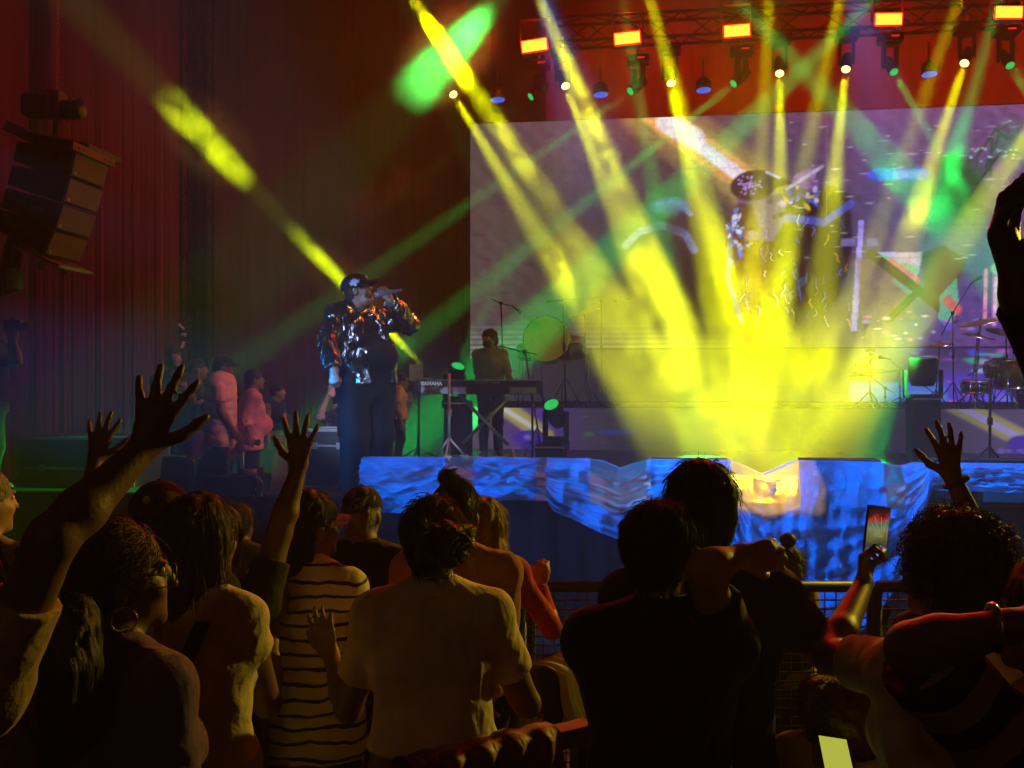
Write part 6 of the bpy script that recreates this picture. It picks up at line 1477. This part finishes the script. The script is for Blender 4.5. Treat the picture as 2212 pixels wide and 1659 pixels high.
# N: small person looking at a phone
g = figure(P(1345, 1238, 3.75), 0, -20, -10, 0.95, True)
set_arm(g, 'L', P(1290, 1470, 3.75), P(1288, 1412, 3.92), hand_dir=(-0.2, 0.2, 0.9), hand_n=(0.2, 0.95, 0), pose='grip')
person('small dark haired person holding a lit phone low, left of the hugging pair', g, 'short', 'dark', shirt=C['black'], pants=C['denim'], vox=0.009, seed=23, fly=20)
PH_W = mat('phone_screen_white', (0.02, 0.02, 0.02), 0.2, emit=(0.62, 0.60, 0.66), estr=0.55, vary=0.35, vscale=40)
phone(P(1278, 1388, 3.93), (-0.18, 0.45, 0.85), (0.25, -0.9, 0.5), 'phone with a white lit screen held low above the steel rail', PH_W)
# O: usher facing the crowd
g = figure(P(1704, 1186, 4.75), 0, 168, 12, 1.0, True)
w = person('security woman with a hair bun and dark vest facing the crowd', g, 'bun', 'dark', shirt=C['white'], sleeve='short', pants=C['denim'], vox=0.010, seed=24, fly=20, face=True)
B = Blob(); B.ell(g.hc + g.hu * 0.13 - g.hf * 0.02, (0.036, 0.036, 0.034), None, 0.01); blob('bun', B, 0.007, hair_mat('dark'), w, 0.004, 50, 2)
B = Blob(); torso_prims(B, g, 0.022, z0=0.5)
for p, sg in ((g.shL, -1), (g.shR, 1)): B.ell(p + g.r * sg * 0.055 * g.s - UP * 0.05, (0.055, 0.10, 0.13), (g.r, g.f, UP), 0.02, sub=True)
B.ell(g.neck + g.f * 0.06 + UP * 0.01, (0.05, 0.08, 0.09), (g.r, g.f, UP), 0.01, sub=True); B.cut(Vector((0, 0, g.at(0.5).z)), Vector((0, 0, -1))); blob('vest', B, 0.010, C['navy'], w, 0.003, 20, 3)
# P: raised hand with bracelet
g = figure(P(2068, 1130, 2.85), 0, -6, -10, 1.0, True)
set_arm(g, 'R', P(2142, 1220, 2.86), P(2056, 1028, 2.92), hand_dir=(-0.10, 0.06, 1), hand_n=(0.05, -1, 0), pose='open', thumb=-1)
person('person hidden behind the curly hair raising a hand with four straight fingers', g, 'short', 'dark', shirt=C['black'], sleeve='short', pants=C['denim'], vox=0.0075, seed=26, fly=0, hs=1.05)
bracelet(P(2066, 1042, 2.92), (-0.45, 0.1, 0.9), 0.034, mat('cord_band', (0.10, 0.05, 0.04), 0.7), 'thin cord bracelet on the raised wrist at the right', 0.007)
# Q: curly hair, phone
g = figure(P(2048, 1122, 2.3), 0, -22, -12, 1.14, True)
set_arm(g, 'L', P(1792, 1418, 2.52), P(1866, 1262, 2.80), hand_dir=(0.05, 0.15, 1), hand_n=(-0.85, 0.4, 0.0), pose='grip', thumb=-1)
person('woman with short curly hair in a cream t-shirt filming with a phone', g, 'curly', 'brown', shirt=C['cream'], sleeve='short', shirt_ex=0.018, shirt_z=0.48, pants=C['denim'], vox=0.0085, seed=27, fly=160, hair_vox=0.0055, face=True)
def stage_screen():
    """small live picture of the stage on a phone"""
    m, nt, b = new_mat('phone_screen_stage'); N, L = nt.nodes, nt.links
    tc = N.new('ShaderNodeTexCoord'); n = N.new('ShaderNodeTexNoise'); n.inputs['Scale'].default_value = 28; n.inputs['Detail'].default_value = 3; L.new(tc.outputs['Object'], n.inputs[0])
    sp = N.new('ShaderNodeSeparateXYZ'); L.new(tc.outputs['Object'], sp.inputs[0])
    ma = N.new('ShaderNodeMath'); ma.operation = 'MULTIPLY_ADD'; ma.inputs[1].default_value = 0.05; L.new(n.outputs['Fac'], ma.inputs[0]); L.new(sp.outputs['Z'], ma.inputs[2])
    mr = N.new('ShaderNodeMapRange'); mr.inputs[1].default_value = -0.05; mr.inputs[2].default_value = 0.10; L.new(ma.outputs[0], mr.inputs[0])
    cr = N.new('ShaderNodeValToRGB'); e = cr.color_ramp.elements; e[0].position = 0.0; e[0].color = (0.02, 0.05, 0.5, 1); e[1].position = 1.0; e[1].color = (0.01, 0.005, 0.005, 1)
    for p, c in ((0.14, (0.25, 0.3, 0.9, 1)), (0.26, (0.03, 0.03, 0.03, 1)), (0.42, (0.12, 0.11, 0.03, 1)), (0.56, (0.20, 0.20, 0.10, 1)), (0.66, (0.05, 0.16, 0.10, 1)), (0.76, (0.35, 0.015, 0.02, 1)), (0.84, (0.04, 0.01, 0.01, 1))):
        x = e.new(p); x.color = c
    L.new(mr.outputs[0], cr.inputs[0]); L.new(cr.outputs[0], b.inputs['Emission Color']); b.inputs['Emission Strength'].default_value = 1.0; b.inputs['Base Color'].default_value = (0.01, 0.01, 0.01, 1); b.inputs['Roughness'].default_value = 0.15
    m.cycles.emission_sampling = 'NONE'; return m
ph = phone(P(1893, 1152, 2.84), (0.14, 0.10, 1), (0.28, -0.95, 0.05), 'black phone held up filming, small stage picture on its screen', stage_screen())
LINE = mat('screen_line', (0.02, 0.02, 0.02), 0.2, emit=(0.5, 0.6, 0.1), estr=0.6, vary=0)
b = MB(); o = P(1893, 1152, 2.832)
for a0_, a1_ in (((-0.020, 0.040), (0.010, -0.012)), ((-0.004, 0.046), (0.012, -0.010)), ((0.014, 0.044), (0.014, -0.012)), ((0.028, 0.036), (0.017, -0.010)), ((-0.026, 0.016), (0.004, -0.010))): b.tube([o + Vector((a0_[0], 0, a0_[1])), o + Vector((a1_[0], 0, a1_[1]))], 0.0005, 4)
b.build('picture_beam', LINE, ph)
# R: broad stripes, arm laid across at the right edge
g = figure(P(2275, 1200, 1.90), 0, -28, -10, 1.15, False)
set_arm(g, 'L', P(1972, 1402, 1.74), P(2176, 1354, 1.62), hand_dir=(0.9, -0.1, 0.35), hand_n=(0, -0.2, 1), pose='fist')
person('person in a broad striped navy shirt with the elbow stuck out at the right edge', g, 'short', 'dark', tone='mid', shirt=C['stripe_big'], sleeve='elbow', shirt_ex=0.03, shirt_z=0.46, pants=C['denim'], vox=0.0085, seed=28, fly=0)
bracelet(P(2150, 1356, 1.63), (1, -0.1, 0.1), 0.036, GOLD, 'gold watch band on the wrist above the striped shirt', 0.006)
# S: dark raised fist, top right
g = figure(P(2560, 690, 1.52), 0, -8, -5, 1.1, False)
set_arm(g, 'L', P(2340, 880, 1.50), P(2206, 640, 1.45), hand_dir=(-0.25, 0.1, 1), hand_n=(-0.75, 0.6, 0.35), pose='relax', thumb=-1)
person('person just outside the right edge, only a dark bent hand and forearm showing', g, 'short', 'dark', tone='dark', shirt=C['black'], sleeve='long', pants=C['denim'], vox=0.0075, seed=29, fly=0, hs=1.05)
# T: two small people low at the right
g = figure(P(1782, 1468, 3.05), 0, 10, 14, 1.0, True)
person('dark haired child standing low between the hugging pair and the curly woman', g, 'short', 'brown', shirt=C['grey'], pants=C['denim'], vox=0.011, seed=30, fly=40)
g = figure(P(1822, 1504, 2.62), 0, -80, 6, 1.0, True)
set_arm(g, 'L', P(1835, 1800, 2.52), P(1818, 1722, 2.44), hand_dir=(0.05, 0.2, 1), pose='grip')
w = person('child in a fuzzy brown knit hat holding a bright phone at the bottom', g, 'short', 'brown', shirt=C['cream'], sleeve='long', pants=C['denim'], vox=0.010, seed=31, fly=0)
B = Blob(); B.ell(g.hc + g.hu * 0.03 - g.hf * 0.015, (0.098, 0.112, 0.105), (g.hr, g.hf, g.hu)); B.cut(g.hc - g.hu * 0.03, -g.hu); blob('knit_hat', B, 0.006, mat('fuzzy_knit', (0.13, 0.10, 0.06), 0.95, bump=1.5, bscale=70), w, 0.003, 60, 3, fine=0.004)
PH_Y = mat('phone_screen_yellow', (0.02, 0.02, 0.02), 0.2, emit=(0.62, 0.66, 0.08), estr=0.7, vary=0.5, vscale=60)
phone(P(1808, 1648, 2.46), (0.10, 0.85, 0.5), (0.1, -0.5, 0.85), 'phone with a glowing yellow screen at the bottom edge', PH_Y)

# ------------------------------------------------------------------ people at the side of the stage
SZ = 0.48; grp = 'people at the side of the stage'
def small(px, py, Y, label, facing, **k):
    turn = k.pop('turn', 0); fem = k.pop('female', False); b_ = k.pop('build', 1.0); arms = k.pop('arms', {}); gz = k.pop('gz', SZ); hair = k.pop('hair', 'short'); hc = k.pop('hair_c', 'dark')
    g = figure(P(px, py, Y), gz, facing, turn, b_, fem, **k.pop('fig', {}))
    for sd, a in arms.items(): set_arm(g, sd, *a[0], **(a[1] if len(a) > 1 else {}))
    return g, person(label, g, hair, hc, group=grp, vox=k.pop('vox', 0.014), hair_vox=0.012, fly=0, **k)
TEE = mat('printed_black_cloth', (0.02, 0.02, 0.02), 0.85)
g, w = small(376, 750, 11.2, 'man in a black printed t-shirt singing into a microphone by the tower', 165, turn=-15, shirt=TEE, pants=C['denim'], face=True, seed=41, arms={'R': ((P(352, 870, 11.0), P(378, 818, 10.92)), dict(hand_dir=(0.05, -0.2, 1), hand_n=(-0.5, -0.8, 0), pose='grip')), 'L': ((P(414, 872, 11.1), P(404, 842, 10.95)), dict(pose='fist'))})
b = MB()
for k_ in range(9):
    rr = random.Random(k_); a0_ = P(384 + rr.uniform(-5, 9), 838 + rr.uniform(-6, 12), 11.03); b.tube([a0_, a0_ + Vector((rr.uniform(-0.05, 0.05), -0.01, rr.uniform(-0.03, 0.05)))], 0.008, 4)
b.build('print', C['white'], w)
b = MB(); b.lathe(P(381, 806, 10.88), (-0.25, -0.05, 1), [(0, 0), (0.014, 0), (0.018, 0.13), (0.028, 0.15), (0.028, 0.18), (0, 0.20)], 12); o = b.build('microphone', M['black']); tag(o, 'dark microphone held by the man near the tower', 'microphone')
g, w = small(428, 776, 11.6, 'man in dark clothes and jeans half hidden beside the padded vest', 70, shirt=C['black'], pants=C['jean_blue'], seed=42, tone='mid', arms={'R': ((P(436, 885, 11.3), P(452, 862, 11.0)), dict(hand_dir=(0.2, -0.1, 1), hand_n=(0.4, 0.8, 0), pose='grip'))})
phone(P(455, 838, 10.95), (0.05, 0, 1), (-1, -0.15, 0), 'black phone held up in front of the padded vest', M['black'])
g, w = small(483, 768, 10.9, 'man in a dark cap and pale pink padded vest with hands folded', 78, turn=6, shirt=C['pink'], shirt_z=0.5, pants=C['black'], seed=43, face=True, tone='mid', arms={'R': ((P(478, 888, 10.7), P(502, 925, 10.72)), dict(pose='relax')), 'L': ((P(500, 880, 11.0), P(506, 924, 10.85)), dict(pose='relax'))})
ball_cap(g, w, M['black_matt'])
VEST = mat('padded_vest', (0.62, 0.42, 0.44), 0.55, bump=0.4)
for k_ in range(7):
    B = Blob(); z = g.at(0.515 + k_ * 0.047).z; cc = Vector((g.base.x, g.base.y, z)); wv = (0.170, 0.166, 0.160, 0.160, 0.166, 0.172, 0.160)[k_]
    B.ecap(cc + UP * 0.016, cc + UP * 0.050, wv + 0.060, 0.172, wv + 0.052, 0.168, g.r, 0.01); B.ell(cc + g.f * 0.16 + UP * 0.03, (0.035, 0.08, 0.08), (g.r, g.f, UP), 0.01, sub=True)
    blob('padded_roll', B, 0.011, VEST, w, 0.003, 30, k_)
B = Blob(); B.cap(g.neck - UP * 0.02, g.neck + UP * 0.06, 0.085, 0.075, 0.01, flat=True); B.cap(g.neck - UP * 0.1, g.neck + UP * 0.2, 0.062, 0.062, 0.01, sub=True); blob('collar', B, 0.011, VEST, w)
g, w = small(550, 798, 11.4, 'heavy man in a pale pink shirt bent forward beside the woman in black', 60, turn=10, build=1.25, shirt=C['pink'], sleeve='q', shirt_z=0.47, pants=C['black'], seed=44, tone='dark', belly=0.06, fig=dict(lean=(0.05, 0)), arms={'R': ((P(531, 905, 11.2), P(540, 938, 11.1)), dict(pose='relax'))})
g, w = small(600, 829, 13.4, 'woman in a black halter top and long purple skirt looking right', 110, turn=-28, female=True, shirt=C['black'], sleeve='none', shirt_z=0.60, pants=C['purple'], pants_name='skirt', hair='bun', seed=45, face=True, tone='light', gz=0.30 + 0.18, arms={'L': ((P(618, 925, 13.2), P(617, 952, 13.1)), dict(pose='relax'))})
B = Blob(); B.ecap(g.at(0.60), g.at(0.10), 0.135 * g.s, 0.11 * g.s, 0.20 * g.s, 0.18 * g.s, g.r, 0.03); B.cut(Vector((0, 0, g.gz + 0.06)), Vector((0, 0, -1))); blob('long_skirt', B, 0.016, C['purple'], w, 0.02, 14, 5, (1.5, 1.5, 0.15))
g, w = small(738, 838, 11.0, 'person behind the singer raising a reddish bare arm with a phone', 95, build=1.0, shirt=C['black'], pants=C['black'], seed=46, tone='light', arms={'R': ((P(688, 902, 10.8), P(712, 848, 10.8)), dict(hand_dir=(0.2, 0, 1), pose='grip')), 'L': ((P(690, 900, 11.1), P(722, 925, 10.9)), dict(pose='relax'))})
phone(P(722, 842, 10.72), (0.55, 0, 0.8), (0.3, -0.9, 0), 'small pink lit phone in the hand behind the singer', mat('phone_screen_pink', (0.02, 0.02, 0.02), 0.3, emit=(0.6, 0.18, 0.24), estr=0.5, vary=0.1))
g, w = small(866, 808, 12.0, 'person in a pinkish shirt behind the singer and the laptop', 80, build=1.0, shirt=C['pink'], pants=C['black'], seed=47, gz=STAGE_Z, tone='mid')
# photographer at the left edge
g = figure(P(-6, 718, 9.0), STAGE_Z, 60, 10, 1.1, False)
set_arm(g, 'R', P(40, 780, 8.85), P(30, 735, 8.8), hand_dir=(0.05, -0.1, 1), hand_n=(0.3, -0.9, 0), pose='grip'); set_arm(g, 'L', P(30, 790, 9.2), P(24, 738, 9.0), pose='grip')
w = person('photographer in dark clothes at the left edge holding up a camera', g, 'short', 'dark', shirt=C['black'], sleeve='short', pants=C['black'], vox=0.012, seed=48, group=grp, fly=0, hair_vox=0.012)
CM = empty('camera_body', P(30, 704, 8.85), 'black camera held up by the photographer at the left edge', 'camera')
b = MB(); b.bbox(P(30, 704, 8.85), (0.15, 0.07, 0.10), None, 0.015); b.bbox(P(30, 690, 8.85), (0.06, 0.06, 0.04), None, 0.01); b.build('housing', M['black'], CM)
b = MB(); b.lathe(P(30, 704, 8.85) + Vector((0.05, 0.0, 0)), (1, 0.4, 0), [(0.035, 0), (0.038, 0.05), (0.042, 0.10), (0.030, 0.10), (0, 0.09)], 16); b.build('lens_barrel', M['black'], CM)
# keyboard player
g = figure(Q(1057, 714, 4.45), STAGE_Z, 188, 18, 1.05, False, lean=(0.10, 0))
yk = depth_at(1057, 4.2)
set_arm(g, 'R', Q(1036, 832, 4.5), Q(1042, 826, 4.22), hand_dir=(0, -1, -0.2), hand_n=(0, -0.2, 1), pose='relax'); set_arm(g, 'L', Q(1104, 832, 4.5), Q(1094, 826, 4.22), hand_dir=(0, -1, -0.2), hand_n=(0, -0.2, 1), pose='relax')
w = person('keyboard player in dark clothes and a face mask behind the keyboard', g, 'curly', 'dark', shirt=C['grey'], sleeve='short', pants=C['black'], vox=0.013, seed=50, group='musicians on stage', fly=0, face=True, hair_vox=0.012)
B = Blob(); B.ell(g.hc + g.hf * 0.06 - g.hu * 0.055, (0.062, 0.055, 0.055), (g.hr, g.hf, g.hu)); blob('face_mask', B, 0.010, C['black'], w)

# ------------------------------------------------------------------ the singer
YS = 8.78
g = figure(P(762, 598, YS), STAGE_Z, 124, -30, 1.42, False, lean=(-0.13, 0.0), pitch=20)
g.hs = 1.10; g.hc = g.top - g.hu * 0.115 * g.hs + Vector((0, 0, 0.0))
g.neck = g.neck + UP * 0.02
set_arm(g, 'R', P(704, 748, YS - 0.42), P(722, 800, YS - 0.62), hand_dir=(0.05, -0.25, -1), hand_n=(-0.4, -0.9, 0), pose='fist')
set_arm(g, 'L', P(884, 702, YS + 0.12), P(842, 650, YS - 0.10), hand_dir=(-0.55, -0.1, 0.75), hand_n=(0.2, -1.0, 0.2), pose='grip', thumb=1)
root = empty('person', g.base, 'singer in a black cap, shiny black jacket and cargo trousers holding a microphone', 'person', 'musicians on stage')
B = Blob(); torso_prims(B, g, 0.0, belly=0.08); legs_prims(B, g); head_prims(B, g, True)
B.ell(g.hc + (g.hf * 0.03 - g.hu * 0.10) * g.hs, (0.068, 0.065, 0.05), (g.hr, g.hf, g.hu), 0.03)
B.ell(g.hc + (g.hf * 0.098 - g.hu * 0.058) * g.hs, (0.016, 0.016, 0.011), (g.hr, g.hf, g.hu), 0.004, sub=True)
for sd in 'LR': arm_prims(B, g, sd, hs=1.1)
blob('body', B, 0.008, skin('mid'), root)
eyes(g, root)
B = Blob(); B.ell(g.hc + (g.hf * 0.045 - g.hu * 0.075) * g.hs, (0.064, 0.062, 0.055), (g.hr, g.hf, g.hu)); B.ell(g.hc + (g.hf * 0.09 - g.hu * 0.035) * g.hs, (0.04, 0.05, 0.03), (g.hr, g.hf, g.hu), 0.01, sub=True); B.ell(g.hc + (g.hf * 0.098 - g.hu * 0.058) * g.hs, (0.018, 0.02, 0.013), (g.hr, g.hf, g.hu), 0.004, sub=True); blob('beard', B, 0.006, hair_mat('dark'), root, 0.0012, 90, 2)
hair_blob(g, 'buzz', root, hair_mat('dark'), 0.007)
TEE2 = mat('dark_tee_cloth', (0.006, 0.006, 0.007), 0.85, bump=0.4)
B = Blob(); torso_prims(B, g, 0.018, z0=0.46, belly=0.085); B.ell(g.at(0.575, 0, 0.07), (0.20, 0.14, 0.24), (g.r, g.f, UP), 0.08); B.cut(Vector((0, 0, g.at(0.475).z)), Vector((0, 0, -1))); B.ell(g.neck + g.f * 0.03 + UP * 0.05, (0.085, 0.085, 0.055), (g.r, g.f, UP), 0.01, sub=True); blob('tee_shirt', B, 0.011, TEE2, root, 0.006, 14, 4, (1, 1, 0.5))
SHINY = mat('shiny_jacket', (0.006, 0.006, 0.008), 0.22, 0.0, bump=3.2, bscale=12, vary=0.3, vscale=5, spec=1.0, coat=1.0, stretch=(1.6, 1.6, 0.4), detail=3.0)
B = Blob(); torso_prims(B, g, 0.040, z0=0.53, belly=0.04); B.ecap(g.at(0.50, 0, 0.03), g.at(0.70, 0, 0.03), 0.268, 0.215, 0.250, 0.195, g.r, 0.05)
for sd in 'LR': arm_prims(B, g, sd, 0.030, 'long', k=0.06)
B.cap(g.at(0.50), g.at(0.515), 0.26, 0.26, 0.03)
B.cut(Vector((0, 0, g.at(0.505).z)), Vector((0, 0, -1)))
op = g.f * 0.27 - g.r * 0.02
B.ecap(g.at(0.44) + op, g.at(0.80) + g.f * 0.20, 0.135, 0.16, 0.075, 0.14, g.r, 0.01) if False else None
B.p.append(('ell', V3(g.at(0.56) + g.f * 0.33 + g.r * 0.03), np.array([0.150, 0.30, 1.5]), np.array([V3(g.r), V3(g.f), V3(UP)]), 0.012, True))
B.ell(g.neck + g.f * 0.05 + UP * 0.05, (0.085, 0.10, 0.06), (g.r, g.f, UP), 0.01, sub=True)
jk = blob('jacket', B, 0.009, SHINY, root, 0.010, 17, 6, (1.5, 1.5, 0.4), ridge=True, fine=0.007)
B = Blob(); B.ecap(g.at(0.498), g.at(0.512), 0.26, 0.185, 0.262, 0.188, g.r, 0.01)
CARGO = mat('cargo_cloth', (0.006, 0.0065, 0.007), 0.8, bump=0.6, bscale=20)
B = Blob(); s = g.s
B.ecap(g.at(0.50), g.at(0.56), 0.225, 0.175, 0.225, 0.175, g.r, 0.05)
for hp, kn, an in ((g.hipL, g.kneeL, g.ankL), (g.hipR, g.kneeR, g.ankR)):
    o_ = g.r * (0.045 if hp is g.hipR else -0.045); B.cap(hp + o_, kn + o_, 0.148, 0.122, 0.05); B.cap(kn + o_, an + o_ - UP * 0.02, 0.122, 0.118, 0.05)
B.cut(Vector((0, 0, STAGE_Z + 0.03)), Vector((0, 0, -1))); tr = blob('cargo_trousers', B, 0.011, CARGO, root, 0.008, 13, 3, (1, 1, 0.45), ridge=True, fine=0.003)
for px, py in ((752, 912),):
    b = MB(); c_ = P(px, py, YS - 0.20 if px < 800 else YS + 0.02); b.bbox(c_, (0.10 if px > 800 else 0.17, 0.13, 0.24), None, 0.02); pk = b.build('pocket', CARGO, tr); b = MB(); b.bbox(c_ + UP * 0.10 - Vector((0, 0.008, 0)), (0.11 if px > 800 else 0.18, 0.13, 0.06), None, 0.012); b.build('flap', CARGO, pk)
cp = ball_cap(g, root, mat('navy_cap_cloth', (0.010, 0.012, 0.035), 0.7, bump=0.2), s2=1.12)
EMB = mat('cap_stitching', (0.55, 0.55, 0.65), 0.7, bump=0.6, bscale=90)
pts = [(0.0, 0.5), (0.10, 0.28), (0.26, 0.34), (0.22, 0.14), (0.46, 0.12), (0.34, -0.04), (0.42, -0.16), (0.14, -0.16), (0.10, -0.42), (-0.06, -0.40), (-0.10, -0.18), (-0.40, -0.20), (-0.32, -0.05), (-0.46, 0.10), (-0.22, 0.14), (-0.26, 0.34), (-0.10, 0.28)]
ce = g.hc + (g.hr * 0.092 + g.hf * 0.015 + g.hu * 0.052) * g.hs; nn = (g.hr * 0.93 + g.hu * 0.36).normalized(); xx = g.hf; yy = nn.cross(xx)
b = MB(); b.prism([(x * 0.11, y * 0.095) for x, y in pts], ce, xx, yy, 0.008); b.build('emblem', EMB, cp)
b = MB(); c_ = g.hc + (g.hf * 0.100 + g.hu * 0.075) * g.hs; b.bbox(c_, (0.05, 0.012, 0.03), (g.hr, g.hf, g.hu), 0.004); b.build('front_patch', C['white'], cp)
b = MB(); b.lathe(P(809, 638, YS - 0.14), P(866, 627, YS - 0.08) - P(809, 638, YS - 0.14), [(0, 0), (0.022, 0.004), (0.030, 0.022), (0.029, 0.05), (0.021, 0.065), (0.019, 0.12), (0.016, 0.215), (0.014, 0.232), (0, 0.233)], 16)
o = b.build('microphone', mat('mic_body', (0.12, 0.12, 0.16), 0.25, vary=0.1, coat=0.5)); tag(o, 'dark microphone in the raised hand of the singer', 'microphone')
for an in (g.ankL, g.ankR):
    B = Blob(); q = Vector((an.x, an.y, STAGE_Z)); B.ecap(q - g.f * 0.06 + UP * 0.055, q + g.f * 0.17 + UP * 0.045, 0.052, 0.05, 0.054, 0.042, g.r, 0.03); B.cut(Vector((0, 0, STAGE_Z + 0.028)), Vector((0, 0, -1))); sh = blob('shoe', B, 0.010, M['black'], root)
    B = Blob(); B.ecap(q - g.f * 0.06 + UP * 0.018, q + g.f * 0.17 + UP * 0.018, 0.056, 0.02, 0.058, 0.02, g.r, 0.01); B.cut(Vector((0, 0, STAGE_Z + 0.003)), Vector((0, 0, -1))); blob('sole', B, 0.010, C['white'], sh)
b = MB(); nk = g.neck + UP * 0.02; b.tube([nk + (g.r * math.sin(t) * 0.085 + g.f * (0.03 + math.cos(t) * 0.10)) - UP * (0.05 + 0.045 * math.cos(t)) for t in [k_ * 6.2832 / 20 for k_ in range(21)]], 0.005, 6, caps=False); b.build('necklace', M['chrome'], root)

# ------------------------------------------------------------------ smoke and haze
def smoke(c, r, dens, noise, label, lo=0.42, hi=0.72, rot=None, soft=0.5, stretch=(1, 1, 1), detail=5.0, distort=0.6, aniso=0.0):
    b = MB(); b.ellipsoid((0, 0, 0), (1.3, 1.3, 1.3), 24, 14); o = b.build('smoke', vol_mat('smoke_air', dens, noise, lo, hi, soft=soft, stretch=stretch, detail=detail, distort=distort, aniso=aniso), origin=(0, 0, 0))
    o.location = c; o.scale = r
    if rot is not None: o.rotation_euler = rot
    tag(o, label, 'smoke', 'smoke banks', 'stuff'); return o
def along(p, q): return (q - p).to_track_quat('Z', 'Y').to_euler()
def on_beam(L, T, px):
    """point of the line L-T that shows in column px"""
    k = (px - CX) / FW; d = T - L; t = (k * L.y - L.x) / (d.x - k * d.y); return L + d * t
# clumps the left beam passes through
bl, bt = Q(938, 818, 4.0), P(250, 95, 11.2)
a_, b_ = on_beam(bl, bt, 330), on_beam(bl, bt, 560)
smoke(a_.lerp(b_, 0.5), (0.52, 0.52, (b_ - a_).length / 2), 0.60, 2.8, 'ragged smoke clump lit yellow at the upper left', 0.33, 0.62, along(a_, b_), 0.45)
a_, b_ = on_beam(bl, bt, 600), on_beam(bl, bt, 930)
smoke(a_.lerp(b_, 0.5), (0.42, 0.42, (b_ - a_).length / 2), 0.55, 3.0, 'smaller smoke clump lit yellow above the cap of the singer', 0.32, 0.62, along(a_, b_), 0.5)
# green banks
gl, gt = Q(1190, -120, 2.6), Q(640, 470, 1.0)
a_, b_ = on_beam(gl, gt, 1075), on_beam(gl, gt, 850)
smoke(a_.lerp(b_, 0.5), (0.52, 0.52, (b_ - a_).length / 2), 1.7, 2.2, 'green lit smoke bank at the top left of the rig', 0.34, 0.58, along(a_, b_), 0.55)
a_, b_ = Q(1000, 320, 4.6), Q(700, 510, 4.0)
smoke(a_.lerp(b_, 0.5), (0.5, 0.5, (b_ - a_).length / 2), 0.16, 2.0, 'slanting green smoke wisp left of the video wall', 0.40, 0.66, along(a_, b_), 0.6)
# the big bank over the middle of the stage
smoke(Q(1590, 700, 1.9), (2.8, 1.4, 1.65), 0.10, 2.2, 'wide smoke bank over the middle of the stage', 0.30, 0.70, None, 0.8)
smoke(Q(1640, 900, 1.4), (1.25, 0.8, 0.85), 0.05, 2.2, 'dense low smoke rising behind the stage lip', 0.34, 0.66, None, 0.8)
smoke(Q(1330, 560, 2.8), (1.5, 1.2, 1.05), 0.10, 2.6, 'curling smoke between the keyboard player and the yellow beams', 0.46, 0.66, None, 0.6)
smoke(Q(1250, 260, 1.6), (1.7, 1.0, 1.0), 0.09, 2.8, 'smoke curls around the slanting beams above the video wall', 0.46, 0.66, None, 0.6)
smoke(Q(1990, 360, 3.5), (1.6, 1.2, 0.9), 0.08, 1.6, 'thin smoke drifting in front of the right half of the video wall', 0.44, 0.68, None, 0.6)
b = MB(); b.box((0, 9.5, 4.4), (36, 27, 10.8)); hz = b.build('haze', vol_mat('haze_air', 0.007)); tag(hz, 'thin pale haze filling the whole show', 'haze', None, 'stuff')
